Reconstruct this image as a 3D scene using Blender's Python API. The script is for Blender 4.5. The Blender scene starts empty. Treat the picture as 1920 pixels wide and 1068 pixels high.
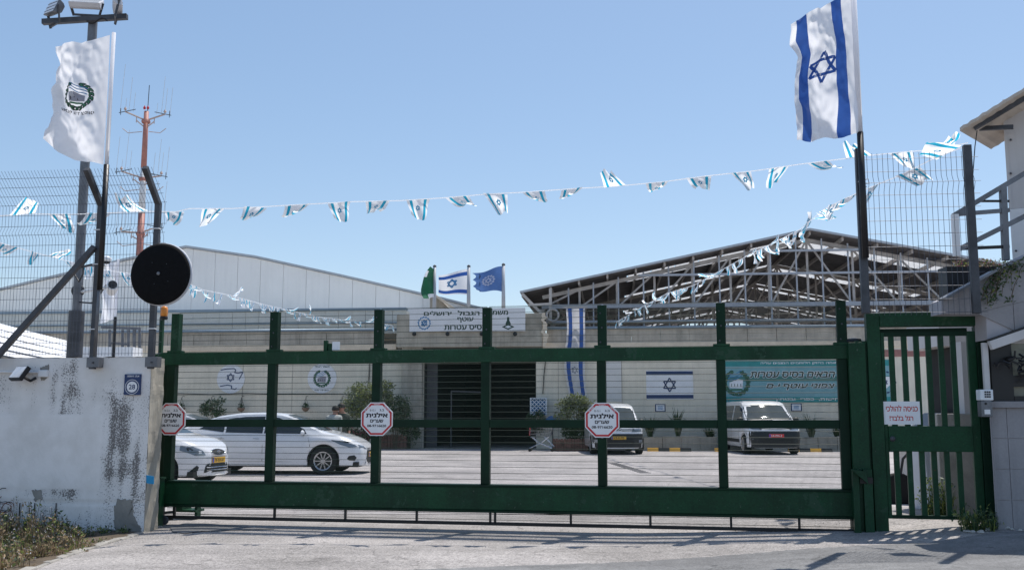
import bpy, math, random
from math import sin, cos, pi, sqrt, atan2, radians as R
from mathutils import Vector, Matrix, noise
SC = bpy.context.scene
COL = SC.collection
random.seed(7)
# ---------------------------------------------------------------- camera, sky, sun, exposure
FPX = 1867.0; CAMZ = 1.45; TH = math.atan(239/1867.0)
cam = bpy.data.cameras.new('camera'); cam.sensor_width = 36; cam.lens = FPX/1920*36
cam.clip_end = 3000; cam.clip_start = 0.05
co = bpy.data.objects.new('camera', cam); COL.objects.link(co)
co.location = (0, 0, CAMZ); co.rotation_euler = (pi/2+TH, 0, 0); SC.camera = co
SUN = Vector((0.27, 0.36, 1.0)).normalized()
SUN_EL = math.asin(SUN.z); SUN_AZ = math.atan2(SUN.x, SUN.y)
w = bpy.data.worlds.new("World"); SC.world = w; w.use_nodes = True
nt = w.node_tree; nt.nodes.clear()
sky = nt.nodes.new('ShaderNodeTexSky'); sky.sky_type = 'NISHITA'; sky.sun_disc = False
sky.sun_elevation = SUN_EL; sky.sun_rotation = SUN_AZ; sky.air_density = 1.0; sky.dust_density = 1.0; sky.ozone_density = 2.0; sky.altitude = 700
bg = nt.nodes.new('ShaderNodeBackground'); bg.inputs['Strength'].default_value = 0.102
wo = nt.nodes.new('ShaderNodeOutputWorld')
hs = nt.nodes.new('ShaderNodeHueSaturation'); hs.inputs['Saturation'].default_value = 1.22
v1 = nt.nodes.new('ShaderNodeVectorMath'); v1.operation = 'SCALE'; v1.inputs['Scale'].default_value = 1/5
gm = nt.nodes.new('ShaderNodeGamma'); gm.inputs[1].default_value = .68
v2 = nt.nodes.new('ShaderNodeVectorMath'); v2.operation = 'SCALE'; v2.inputs['Scale'].default_value = 5   # gamma evens the sky and lifts its darker side as fill light
nt.links.new(sky.outputs[0], v1.inputs[0]); nt.links.new(v1.outputs[0], gm.inputs[0]); nt.links.new(gm.outputs[0], v2.inputs[0]); nt.links.new(v2.outputs[0], hs.inputs['Color'])
nt.links.new(hs.outputs[0], bg.inputs[0]); nt.links.new(bg.outputs[0], wo.inputs[0])
sl = bpy.data.lights.new('sun', 'SUN'); sl.energy = 3.15; sl.angle = R(0.53); sl.color = (1, .955, .89)
so = bpy.data.objects.new('sun', sl); COL.objects.link(so); so.location = (5, 8, 30)
so.rotation_euler = SUN.to_track_quat('Z', 'Y').to_euler()
SC.view_settings.view_transform = 'Standard'; SC.view_settings.look = 'None'
SC.view_settings.gamma = 1; SC.view_settings.use_curve_mapping = False
SC.view_settings.exposure = 0.58
# ---------------------------------------------------------------- geometry of view: pixel of the photo + distance -> point
CT, ST = cos(TH), sin(TH)
def ray(px, py):
    u = (px-960)/FPX; v = (534-py)/FPX
    return Vector((u, CT - v*ST, ST + v*CT))
def at(px, py, D):
    d = ray(px, py); return Vector((0, 0, CAMZ)) + d*(D/d.y)
def onz(px, py, z=0.0):
    d = ray(px, py); return Vector((0, 0, CAMZ)) + d*((z-CAMZ)/d.z)
class Fr:
    def __init__(s, o, yaw):
        s.o = Vector((o[0], o[1], 0)); s.a = yaw
        s.ux = Vector((cos(yaw), sin(yaw), 0)); s.uy = Vector((-sin(yaw), cos(yaw), 0))
    def l(s, px, py, y=0.0):
        d = ray(px, py); c = Vector((0, 0, CAMZ)); t = ((s.o-c).dot(s.uy) + y)/d.dot(s.uy)
        p = c + d*t; return Vector(((p-s.o).dot(s.ux), y, p.z))
    def w(s, x, y, z=0.0): return s.o + s.ux*x + s.uy*y + Vector((0, 0, z))
    def inv(s, p): r = Vector(p)-s.o; return Vector((r.dot(s.ux), r.dot(s.uy), p[2]))
W0 = Fr((0, 0), 0)
# ---------------------------------------------------------------- mesh builder
class MB:
    def __init__(s): s.v = []; s.f = []; s.m = []
    def add(s, vs, fs, mi=0):
        n = len(s.v); s.v += [tuple(p) for p in vs]
        s.f += [tuple(i+n for i in f) for f in fs]; s.m += [mi]*len(fs); return s
    def box(s, x0, x1, y0, y1, z0, z1, mi=0):
        if x0 > x1: x0, x1 = x1, x0
        if y0 > y1: y0, y1 = y1, y0
        if z0 > z1: z0, z1 = z1, z0
        v = [(x0,y0,z0),(x1,y0,z0),(x1,y1,z0),(x0,y1,z0),(x0,y0,z1),(x1,y0,z1),(x1,y1,z1),(x0,y1,z1)]
        return s.add(v, [(0,3,2,1),(4,5,6,7),(0,1,5,4),(1,2,6,5),(2,3,7,6),(3,0,4,7)], mi)
    def bar(s, p, q, a, b=None, mi=0, up=(0,0,1)):
        # rectangular bar from p to q; a = size across, b = size along 'up'
        b = a if b is None else b
        p = Vector(p); q = Vector(q); d = (q-p).normalized(); u = Vector(up)
        if abs(d.dot(u)) > .98: u = Vector((0,1,0)) if abs(d.y) < .9 else Vector((1,0,0))
        x = d.cross(u).normalized()*(a/2); y = x.cross(d).normalized()*(b/2)
        vs = [p-x-y, p+x-y, p+x+y, p-x+y, q-x-y, q+x-y, q+x+y, q-x+y]
        return s.add(vs, [(0,1,2,3),(7,6,5,4),(4,5,1,0),(5,6,2,1),(6,7,3,2),(7,4,0,3)], mi)
    def tube(s, pts, r, n=8, mi=0, cap=True):
        pts = [Vector(p) for p in pts]; rs = r if isinstance(r, (list, tuple)) else [r]*len(pts)
        vs = []; ref = None
        for i, p in enumerate(pts):
            d = (pts[min(i+1, len(pts)-1)] - pts[max(i-1, 0)]).normalized()
            if ref is None: ref = Vector((0,0,1)) if abs(d.z) < .9 else Vector((1,0,0))
            x = d.cross(ref).normalized(); y = x.cross(d).normalized(); ref = y
            for k in range(n):
                a = 2*pi*k/n; vs.append(p + x*(cos(a)*rs[i]) + y*(sin(a)*rs[i]))
        fs = []
        for i in range(len(pts)-1):
            for k in range(n):
                k2 = (k+1) % n; fs.append((i*n+k, i*n+k2, (i+1)*n+k2, (i+1)*n+k))
        if cap and n > 2: fs.append(tuple(range(n-1,-1,-1))); fs.append(tuple((len(pts)-1)*n+k for k in range(n)))
        return s.add(vs, fs, mi)
    def lathe(s, prof, c=(0,0,0), n=20, axis='z', mi=0, cap=True):
        c = Vector(c); vs = []
        for r, h in prof:
            for k in range(n):
                a = 2*pi*k/n; x, y = r*cos(a), r*sin(a)
                vs.append(c + (Vector((x,y,h)) if axis == 'z' else Vector((x,h,y)) if axis == 'y' else Vector((h,x,y))))
        fs = [(i*n+k, i*n+(k+1)%n, (i+1)*n+(k+1)%n, (i+1)*n+k) for i in range(len(prof)-1) for k in range(n)]
        if axis == 'y': fs = [f[::-1] for f in fs]
        if cap and prof[0][0] > 1e-6: fs.append(tuple(range(n-1,-1,-1)) if axis != 'y' else tuple(range(n)))
        if cap and prof[-1][0] > 1e-6:
            b = (len(prof)-1)*n; fs.append(tuple(b+k for k in range(n)) if axis != 'y' else tuple(b+k for k in range(n-1,-1,-1)))
        return s.add(vs, fs, mi)
    def prism(s, poly, y0, y1, mi=0):
        # poly of (x, z), extruded along y
        n = len(poly); ar = sum(poly[i][0]*poly[(i+1)%n][1]-poly[(i+1)%n][0]*poly[i][1] for i in range(n))
        if ar < 0: poly = poly[::-1]
        vs = [(x,y0,z) for x,z in poly]+[(x,y1,z) for x,z in poly]
        fs = [tuple(range(n)), tuple(range(2*n-1,n-1,-1))]+[(i, i+n, (i+1)%n+n, (i+1)%n) for i in range(n)]
        return s.add(vs, fs, mi)
    def xprism(s, poly, x0, x1, mi=0):
        # poly of (y, z), extruded along x
        n = len(poly); vs = [(x0,y,z) for y,z in poly]+[(x1,y,z) for y,z in poly]
        fs = [tuple(range(n)), tuple(range(2*n-1,n-1,-1))]+[(i, i+n, (i+1)%n+n, (i+1)%n) for i in range(n)]
        return s.add(vs, fs, mi)
    def grid(s, fn, nu, nv, mi=0):
        vs = [fn(i/nu, j/nv) for j in range(nv+1) for i in range(nu+1)]
        fs = [(j*(nu+1)+i, j*(nu+1)+i+1, (j+1)*(nu+1)+i+1, (j+1)*(nu+1)+i) for j in range(nv) for i in range(nu)]
        if callable(mi):
            n = len(s.v); s.v += [tuple(p) for p in vs]
            for k, f in enumerate(fs):
                s.f.append(tuple(i+n for i in f)); s.m.append(mi((k % nu+.5)/nu, (k//nu+.5)/nv))
            return s
        return s.add(vs, fs, mi)
    def patch(s, poly, fn, mi=0, rings=3, sub=3):
        # star-shaped 2D polygon mapped through fn(a, b)
        cx = sum(p[0] for p in poly)/len(poly); cy = sum(p[1] for p in poly)/len(poly); e = []
        for i in range(len(poly)):
            a, b = poly[i], poly[(i+1) % len(poly)]
            for k in range(sub): t = k/sub; e.append((a[0]+(b[0]-a[0])*t, a[1]+(b[1]-a[1])*t))
        n = len(e); vs = [fn(cx, cy)]; fs = []
        for r in range(1, rings+1):
            t = r/rings
            vs += [fn(cx+(x-cx)*t, cy+(y-cy)*t) for x, y in e]
        for k in range(n): fs.append((0, 1+k, 1+(k+1) % n))
        for r in range(rings-1):
            o = 1+r*n
            for k in range(n): fs.append((o+k, o+n+k, o+n+(k+1) % n, o+(k+1) % n))
        return s.add(vs, fs, mi)
    def mesh(s, name, mats, smooth=False):
        me = bpy.data.meshes.new(name); me.from_pydata(s.v, [], s.f)
        for m in (mats if isinstance(mats, (list, tuple)) else [mats]): me.materials.append(m)
        me.polygons.foreach_set('material_index', s.m)
        if smooth: me.polygons.foreach_set('use_smooth', [True]*len(s.f))
        me.update(); return me
    def build(s, name, mats, parent=None, smooth=False, bevel=0, kind=None, auto=None):
        o = bpy.data.objects.new(name, s.mesh(name, mats, smooth)); COL.objects.link(o)
        if parent: o.parent = parent
        if bevel:
            b = o.modifiers.new('b', 'BEVEL'); b.width = bevel; b.segments = 2; b.limit_method = 'ANGLE'; b.angle_limit = R(40)
        if auto is not None: o.data.set_sharp_from_angle(angle=R(auto))
        if kind: o['kind'] = kind
        return o
def tag(o, label=None, cat=None, group=None, kind=None):
    if label: o['label'] = label
    if cat: o['category'] = cat
    if group: o['group'] = group
    if kind: o['kind'] = kind
    return o
def thing(name, label, cat, loc=(0,0,0), rz=0, group=None):
    o = bpy.data.objects.new(name, None); COL.objects.link(o); o.location = loc; o.rotation_euler = (0,0,rz)
    o.empty_display_size = .2
    return tag(o, label, cat, group)
def fthing(name, label, cat, fr, group=None): return thing(name, label, cat, (fr.o.x, fr.o.y, 0), fr.a, group)
def inst(me, name, parent=None, loc=(0,0,0), rot=(0,0,0), sc=(1,1,1)):
    o = bpy.data.objects.new(name, me); COL.objects.link(o); o.location = loc; o.rotation_euler = rot; o.scale = sc
    if parent: o.parent = parent
    return o
def copy_tree(o, parent=None):
    c = o.copy(); COL.objects.link(c); c.parent = parent
    for ch in list(o.children): copy_tree(ch, c)
    return c
# ---------------------------------------------------------------- materials
def mat(name, c, rough=.6, metal=0.0, var=.12, scale=3.0, bump=0.0, bscale=60, c2=None, f2=(.55,.75), s2=2.0, coat=0.0, trans=0.0, fine=0.0, spec=.5, streak=0.0, chips=None):
    m = bpy.data.materials.new(name); m.use_nodes = True; t = m.node_tree; N = t.nodes; L = t.links
    p = N['Principled BSDF']; p.inputs['Roughness'].default_value = rough; p.inputs['Metallic'].default_value = metal
    p.inputs['Specular IOR Level'].default_value = spec
    if coat: p.inputs['Coat Weight'].default_value = coat; p.inputs['Coat Roughness'].default_value = .04
    tc = N.new('ShaderNodeTexCoord')
    def nz(sc, det=5, r=.6):
        n = N.new('ShaderNodeTexNoise'); n.inputs['Scale'].default_value = sc; n.inputs['Detail'].default_value = det
        n.inputs['Roughness'].default_value = r; L.new(tc.outputs['Object'], n.inputs['Vector']); return n
    rgb = N.new('ShaderNodeRGB'); rgb.outputs[0].default_value = (*c, 1); out = rgb.outputs[0]
    if c2:
        n = nz(s2, 8, .65); mr = N.new('ShaderNodeMapRange'); mr.inputs[1].default_value = f2[0]; mr.inputs[2].default_value = f2[1]
        L.new(n.outputs[0], mr.inputs[0]); mx = N.new('ShaderNodeMix'); mx.data_type = 'RGBA'
        L.new(mr.outputs[0], mx.inputs[0]); L.new(out, mx.inputs[6]); mx.inputs[7].default_value = (*c2, 1); out = mx.outputs[2]
    def mul(sc, v, det=5):
        nonlocal out
        n = nz(sc, det); mr = N.new('ShaderNodeMapRange'); mr.inputs[1].default_value = .3; mr.inputs[2].default_value = .7
        mr.inputs[3].default_value = 1-v; mr.inputs[4].default_value = 1+v; L.new(n.outputs[0], mr.inputs[0])
        vm = N.new('ShaderNodeVectorMath'); vm.operation = 'SCALE'; L.new(out, vm.inputs[0]); L.new(mr.outputs[0], vm.inputs['Scale']); out = vm.outputs[0]
    if var: mul(scale, var)
    if fine: mul(scale*22, fine, 2)
    if streak:   # dirt washed down the surface
        q = N.new('ShaderNodeMapping'); q.inputs['Scale'].default_value = (5, 5, .35); L.new(tc.outputs['Object'], q.inputs[0])
        n = N.new('ShaderNodeTexNoise'); n.inputs['Scale'].default_value = 1; n.inputs['Detail'].default_value = 6; n.inputs['Roughness'].default_value = .7; L.new(q.outputs[0], n.inputs['Vector'])
        mr = N.new('ShaderNodeMapRange'); mr.inputs[1].default_value = .48; mr.inputs[2].default_value = .75; mr.inputs[3].default_value = 1; mr.inputs[4].default_value = 1-streak; L.new(n.outputs[0], mr.inputs[0])
        vm = N.new('ShaderNodeVectorMath'); vm.operation = 'SCALE'; L.new(out, vm.inputs[0]); L.new(mr.outputs[0], vm.inputs['Scale']); out = vm.outputs[0]
    if chips:    # small chips and dust spots in another colour: (colour, scale, threshold)
        for cc, cs, ct in chips:
            n = nz(cs, 4, .75); mr = N.new('ShaderNodeMapRange'); mr.inputs[1].default_value = ct; mr.inputs[2].default_value = ct+.03; L.new(n.outputs[0], mr.inputs[0])
            mx = N.new('ShaderNodeMix'); mx.data_type = 'RGBA'; L.new(mr.outputs[0], mx.inputs[0]); L.new(out, mx.inputs[6]); mx.inputs[7].default_value = (*cc, 1); out = mx.outputs[2]
    L.new(out, p.inputs['Base Color'])
    if bump:
        n = nz(bscale, 4); b = N.new('ShaderNodeBump'); b.inputs['Strength'].default_value = bump; b.inputs['Distance'].default_value = .01
        L.new(n.outputs[0], b.inputs['Height']); L.new(b.outputs[0], p.inputs['Normal'])
    if trans:   # thin cloth or leaf: part of the light comes through
        tr = N.new('ShaderNodeBsdfTranslucent'); L.new(out, tr.inputs[0]); ms = N.new('ShaderNodeMixShader'); ms.inputs[0].default_value = trans
        L.new(p.outputs[0], ms.inputs[1]); L.new(tr.outputs[0], ms.inputs[2]); L.new(ms.outputs[0], N['Material Output'].inputs[0])
    return m
M = {}
def dm(k, *a, **kw): M[k] = mat(k, *a, **kw)
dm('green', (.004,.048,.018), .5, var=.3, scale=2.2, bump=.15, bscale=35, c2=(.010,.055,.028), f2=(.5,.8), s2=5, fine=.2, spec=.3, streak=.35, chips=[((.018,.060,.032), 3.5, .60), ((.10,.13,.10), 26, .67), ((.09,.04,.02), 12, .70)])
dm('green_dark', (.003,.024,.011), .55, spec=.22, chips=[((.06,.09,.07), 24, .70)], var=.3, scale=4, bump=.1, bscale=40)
dm('green_wire', (.012,.035,.025), .5, var=.1)
dm('galv', (.17,.175,.19), .5, .55, var=.25, scale=5, bump=.05, fine=.1)
dm('galv_dark', (.075,.078,.088), .55, .4, var=.3, scale=5, fine=.15)
dm('wire', (.10,.11,.14), .5, .4, var=.1)
dm('black', (.008,.008,.01), .45, var=.2)
dm('black_matt', (.006,.006,.007), .9, var=.25, scale=20, spec=.2, fine=.3)
dm('white_paint', (.82,.82,.83), .55, var=.06)
dm('white_plastic', (.75,.77,.80), .35, var=.05)
dm('car_white', (.80,.81,.83), .28, var=.02, coat=1.0)
dm('car_silver', (.55,.56,.58), .3, .3, var=.02, coat=1.0)
dm('glass', (.015,.02,.024), .04, var=0.05, spec=.9)
dm('windscreen', (.045,.065,.075), .015, var=.2, scale=2, spec=.35)
dm('tyre', (.012,.012,.013), .85, var=.15)
dm('rim', (.50,.51,.53), .3, .9, var=.05)
dm('rim_dark', (.02,.02,.022), .4, .5, var=.05)
dm('plastic_dark', (.014,.015,.017), .55, var=.15)
dm('lamp_glass', (.22,.25,.28), .08, .3, var=.1, coat=1)
dm('lamp_white', (.85,.87,.90), .12, .0, var=.02, coat=1)
dm('lamp_red', (.25,.01,.012), .15, var=.05, coat=1)
dm('chrome', (.75,.76,.78), .12, 1.0, var=.03)
dm('plate_yellow', (.80,.45,.04), .4, var=.05)
dm('plate_red', (.60,.03,.04), .4, var=.05)
dm('blue_print', (.03,.07,.45), .5, var=.05)
dm('sign_white', (.83,.83,.85), .4, var=.05)
dm('sign_red', (.55,.02,.03), .4, var=.12, scale=8)
dm('ink', (.012,.012,.02), .5, var=.05)
dm('red_ink', (.55,.035,.035), .5, var=.2, scale=30)
dm('flag_white', (.86,.86,.89), .7, var=.03, trans=.5)
dm('flag_blue', (.04,.12,.42), .65, var=.1, trans=.3)
dm('flag_green', (.01,.13,.06), .7, var=.1, trans=.3)
dm('flag_navy', (.09,.18,.42), .7, var=.12, trans=.3)
dm('bunt_white', (.90,.91,.93), .5, var=.03, trans=.8)
dm('bunt_teal', (.03,.40,.58), .5, var=.08, trans=.7)
dm('silver_print', (.45,.48,.62), .6, var=.1)
dm('emblem_green', (.05,.17,.09), .6, var=.3, scale=30)
dm('emblem_dark', (.015,.05,.035), .6, var=.2)
dm('emblem_blue', (.05,.22,.45), .6, var=.1)
dm('emblem_grey', (.32,.31,.36), .6, var=.1)
dm('navy', (.015,.04,.13), .5, var=.1)
dm('facade', (.80,.73,.60), .8, var=.09, scale=1.2, bump=.1, bscale=30, c2=(.72,.65,.52), f2=(.55,.8), s2=1.5, streak=.14)
dm('facade_light', (.72,.70,.68), .75, var=.07, scale=1.0)
dm('facade_band', (.50,.45,.38), .85, var=.16, scale=1.6, bump=.1, c2=(.34,.31,.26), f2=(.52,.75), s2=1.2, streak=.35)
dm('facade_lip', (.75,.64,.50), .8, var=.1, scale=3)
dm('concrete', (.46,.42,.35), .9, var=.2, scale=1.5, bump=.3, bscale=25, c2=(.30,.27,.22), f2=(.5,.75), s2=1.1, streak=.35)
dm('render_bare', (.27,.26,.24), .95, var=.2, scale=4, bump=.5, bscale=30)
dm('cladding_grey', (.66,.68,.66), .5, .0, var=.06, scale=.8)
dm('cladding_white', (.86,.83,.80), .5, var=.05, scale=.4, streak=.07)
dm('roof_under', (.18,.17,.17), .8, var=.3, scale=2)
dm('skylight', (.80,.80,.80), .5, var=.05, trans=.75)
dm('steel', (.50,.46,.43), .55, .25, var=.2, scale=3)
dm('steel_blue', (.42,.44,.48), .5, .1, var=.1)
dm('flash_blue', (.24,.31,.38), .4, .4, var=.1)
dm('roof_metal', (.45,.47,.50), .4, .4, var=.1)
dm('dark_inside', (.022,.022,.022), .9, var=.3)  # near-black: the shade of the interiors is put into the wall colour
dm('jamb_grey', (.10,.10,.11), .7, var=.15)
dm('teal_banner', (.03,.27,.27), .55, var=.08)
dm('teal_light', (.20,.40,.44), .55, var=.08)
dm('mast_red', (.45,.19,.15), .6, var=.15)
dm('mast_white', (.72,.72,.72), .6, var=.1)
dm('antenna', (.50,.38,.33), .6, var=.2)
dm('orange', (.75,.24,.015), .3, var=.1, coat=.5)
dm('tile', (.29,.275,.285), .55, var=.12, scale=1.5, bump=.08, fine=.06, streak=.3)
dm('grout', (.42,.40,.42), .9, var=.1)
dm('wood', (.19,.10,.075), .75, var=.3, scale=6, bump=.3, c2=(.10,.055,.04), f2=(.5,.7), s2=9)
dm('soil', (.10,.075,.05), .95, var=.4, scale=5, bump=.6, bscale=25)
dm('stone', (.42,.40,.37), .9, var=.2, scale=5, bump=.5, bscale=30, fine=.1)
dm('trunk', (.12,.09,.06), .9, var=.3, bump=.4)
dm('leaf_olive', (.19,.215,.14), .6, var=.45, scale=9, trans=.3)
dm('leaf_green', (.05,.095,.035), .55, var=.4, scale=9, trans=.3)
dm('leaf_light', (.22,.26,.07), .6, var=.35, scale=7, trans=.3)
dm('leaf_dry', (.34,.25,.15), .8, var=.35, scale=7, trans=.25)
dm('flower_pink', (.35,.12,.13), .7, var=.3, trans=.25)
dm('terracotta', (.25,.16,.11), .8, var=.2)
dm('skin', (.42,.22,.15), .6, var=.05)
dm('hair', (.015,.012,.01), .7, var=.2)
dm('uniform', (.07,.08,.06), .85, var=.15)
dm('shirt_grey', (.42,.43,.40), .85, var=.1)
dm('trousers', (.05,.055,.06), .85, var=.1)
dm('sheet', (.55,.56,.60), .6, var=.05)
dm('grey_panel', (.15,.155,.165), .5, var=.08)
dm('blue_toy', (.01,.12,.32), .4, var=.05)
dm('hazard_yellow', (.75,.40,.04), .5, var=.1)
dm('roof_cream', (.58,.50,.42), .7, var=.12, scale=3)
dm('hut_wall', (.62,.59,.58), .6, var=.08, scale=1.5, streak=.15)
dm('lattice', (.78,.82,.88), .5, var=.03)
dm('blue_cloth', (.03,.12,.26), .7, var=.1)
# ---------------------------------------------------------------- lettering
def heb(c): return '\u0590' <= c <= '\u05ff'
def rtl(s):
    if not any(heb(c) for c in s): return s
    out = []; num = ''
    for c in s:
        if c.isdigit() or (c in '-' and num): num += c
        else:
            if num: out.append(num); num = ''
            out.append(c)
    if num: out.append(num)
    return ''.join(out[::-1])
TC = {}
def glyphs(s, size=1.0, bold=0.0, shear=0.0):
    """outlines of the lettering, thickened by a union of shifted copies and filled by winding number"""
    k = (s, size, bold, shear)
    if k in TC: return TC[k]
    from mathutils.geometry import delaunay_2d_cdt
    c = bpy.data.curves.new('lettering', 'FONT'); c.body = rtl(s); c.size = size; c.align_x = 'CENTER'; c.align_y = 'CENTER'
    c.shear = shear; c.resolution_u = 3; c.fill_mode = 'NONE'
    o = bpy.data.objects.new('tmp_text', c); COL.objects.link(o)
    dg = bpy.context.evaluated_depsgraph_get(); dg.update()
    me = bpy.data.meshes.new_from_object(o.evaluated_get(dg))
    P = [(v.co.x, v.co.y) for v in me.vertices]; nxt = {}
    for e in me.edges: nxt.setdefault(e.vertices[0], []).append(e.vertices[1]); nxt.setdefault(e.vertices[1], []).append(e.vertices[0])
    bpy.data.objects.remove(o); bpy.data.curves.remove(c); bpy.data.meshes.remove(me)
    loops = []; seen = set()
    for st in sorted(nxt):
        if st in seen: continue
        lp = [st]; seen.add(st); cur = st
        while 1:
            n_ = [q for q in nxt[cur] if q not in seen]
            if not n_: break
            cur = (cur+1) if (cur+1) in n_ else n_[0]; seen.add(cur); lp.append(cur)
        if len(lp) > 2: loops.append([P[i] for i in lp])
    sh = [(0, 0)] if not bold else [(bold*cos(2*pi*i/6)*size, bold*sin(2*pi*i/6)*size) for i in range(6)]
    AV = []; AF = []
    # one glyph cluster at a time keeps the triangulation small
    boxes = [(min(p[0] for p in l), max(p[0] for p in l), l) for l in loops]; boxes.sort(key=lambda t: t[0]); groups = []
    for x0, x1, l in boxes:
        if groups and x0 < groups[-1][0]+2.2*bold*size: groups[-1][1].append(l); groups[-1][0] = max(groups[-1][0], x1)
        else: groups.append([x1, [l]])
    for _, ls in groups:
        V = []; E = []; LL = []
        for dx, dy in sh:
            for l in ls:
                q = [(x+dx, y+dy) for x, y in l]; n0 = len(V); V += [Vector(p) for p in q]; E += [(n0+i, n0+(i+1) % len(q)) for i in range(len(q))]; LL.append(q)
        r = delaunay_2d_cdt(V, E, [], 0, 1e-5)
        rv, rf = r[0], r[2]; n0 = len(AV); keep = []
        for f in rf:
            cx = sum(rv[i].x for i in f)/len(f); cy = sum(rv[i].y for i in f)/len(f); wn = 0
            for q in LL:
                for i in range(len(q)):
                    (xa, ya), (xb, yb) = q[i], q[(i+1) % len(q)]
                    if (ya <= cy) != (yb <= cy):
                        if xa+(cy-ya)/(yb-ya)*(xb-xa) > cx: wn += 1 if yb > ya else -1
            if wn: keep.append(tuple(i+n0 for i in f))
        AV += [(v.x, v.y) for v in rv]; AF += keep
    used = sorted({i for f in AF for i in f}); mp = {u: i for i, u in enumerate(used)}
    TC[k] = ([AV[u] for u in used], [tuple(mp[i] for i in f) for f in AF]); return TC[k]
def put_text(mb, s, fn, cx, cy, h, w=None, bold=0.0, shear=0.0, mi=0):
    """lettering of cap height about h centred on (cx, cy) in the 2D space of fn; w fits the width"""
    vs, fs = glyphs(s, 1.0, bold, shear)
    if not vs: return
    x0 = min(v[0] for v in vs); x1 = max(v[0] for v in vs); y0 = min(v[1] for v in vs); y1 = max(v[1] for v in vs)
    ky = h/(y1-y0); kx = (w/(x1-x0)) if w else ky
    mb.add([fn(cx+(x-(x0+x1)/2)*kx, cy+(y-(y0+y1)/2)*ky) for x, y in vs], fs, mi)
def strip(mb, fn, a, b, wd, mi=0, n=4, ax=1.0):
    dx, dy = b[0]-a[0], b[1]-a[1]; l = sqrt(dx*dx+dy*dy) or 1; nx, ny = -dy/l*wd/2, dx/l*wd/2
    vs = []
    for i in range(n+1):
        t = i/n; x, y = a[0]+dx*t, a[1]+dy*t
        vs += [fn(x-nx*ax, y-ny), fn(x+nx*ax, y+ny)]
    mb.add(vs, [(2*i, 2*i+1, 2*i+3, 2*i+2) for i in range(n)], mi)
def star(mb, fn, cx, cy, r, wd, mi=0, rx=None, n=4):
    rx = r if rx is None else rx
    for s in (1, -1):
        P = [(cx+rx*sin(k*2*pi/3), cy+s*r*cos(k*2*pi/3)) for k in range(3)]
        for k in range(3): strip(mb, fn, P[k], P[(k+1) % 3], wd, mi, n)
def leaf_shape(c, ang, l, wd):
    o = []
    for k in range(10):
        a = 2*pi*k/10; x = cos(a)*l/2; y = sin(a)*wd/2*(1-.35*cos(a))
        o.append((c[0]+x*cos(ang)-y*sin(ang), c[1]+x*sin(ang)+y*cos(ang)))
    return o
def wreath(mb, fn, cx, cy, r, mi_leaf, mi_dark, a0=115, a1=425, n=16):
    """open laurel wreath of leaves drawn in the 2D space of fn"""
    for k in range(n+1):
        a = R(a0+(a1-a0)*k/n)
        for j, rr in ((0, .92), (1, 1.06)):
            c = (cx+r*rr*cos(a), cy+r*rr*sin(a)); d = a+pi/2+(.35 if j else -.35)*(1 if k > n/2 else -1)
            mb.patch(leaf_shape(c, d, r*.42, r*.20), fn, mi_dark, 1, 1)
            mb.patch(leaf_shape(c, d, r*.32, r*.10), lambda x, y: fn(x, y, 2), mi_leaf, 1, 1)
def wall_emblem(mb, fn, cx, cy, r, MI):
    """open wreath round a small waving striped cloth over a city wall; MI = leaf, dark, blue, grey, white"""
    wreath(mb, fn, cx, cy, r, MI[0], MI[1])
    f2 = lambda x, y, o=1: fn(x, y, o)
    mb.patch([(cx-.62*r, cy-.45*r), (cx+.5*r, cy-.5*r), (cx+.55*r, cy+.25*r), (cx+.1*r, cy+.3*r), (cx-.6*r, cy+.02*r)], f2, MI[3], 1, 2)
    for q in range(3):
        y = cy+.12*r+q*.22*r
        pts = [(cx-.75*r+1.2*r*t/6, y+.42*r*t/6+.05*r*sin(t*1.4)) for t in range(7)]
        for a, b in zip(pts, pts[1:]): strip(mb, lambda x, y: fn(x, y, 2), a, b, .07*r, MI[2], 1)
    strip(mb, lambda x, y: fn(x, y, 2), (cx-.55*r, cy-.62*r), (cx+.45*r, cy-.60*r), .14*r, MI[0], 2)
    for q in range(4):
        x = cx-.45*r+q*.27*r; strip(mb, lambda a, b: fn(a, b, 2), (x, cy-.35*r), (x, cy-.1*r), .06*r, MI[1], 1)
# ---------------------------------------------------------------- foliage
def leaves(mb, c, rad, n, size, mi=0, seed=0, flat=.0, shell=.35):
    rnd = random.Random(seed)
    for _ in range(n):
        while 1:
            p = Vector((rnd.uniform(-1,1), rnd.uniform(-1,1), rnd.uniform(-1,1)))
            if p.length < 1 and p.length > shell*rnd.random(): break
        p = Vector((p.x*rad[0], p.y*rad[1], p.z*rad[2]))
        if noise.noise(p*(2.2/max(rad))+Vector((seed*3.1,0,0))) < -.12: continue
        p += Vector(c); s = size*rnd.uniform(.6, 1.4)
        d = Vector((rnd.gauss(0,1), rnd.gauss(0,1), rnd.gauss(0,1)-flat)).normalized()
        e = d.orthogonal().normalized(); e = (Matrix.Rotation(rnd.uniform(0,6.3), 3, d) @ e)*s*.22
        mb.add([p, p+d*s*.5+e, p+d*s, p+d*s*.5-e], [(0,1,2,3)], mi if isinstance(mi, int) else rnd.choice(mi))
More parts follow.
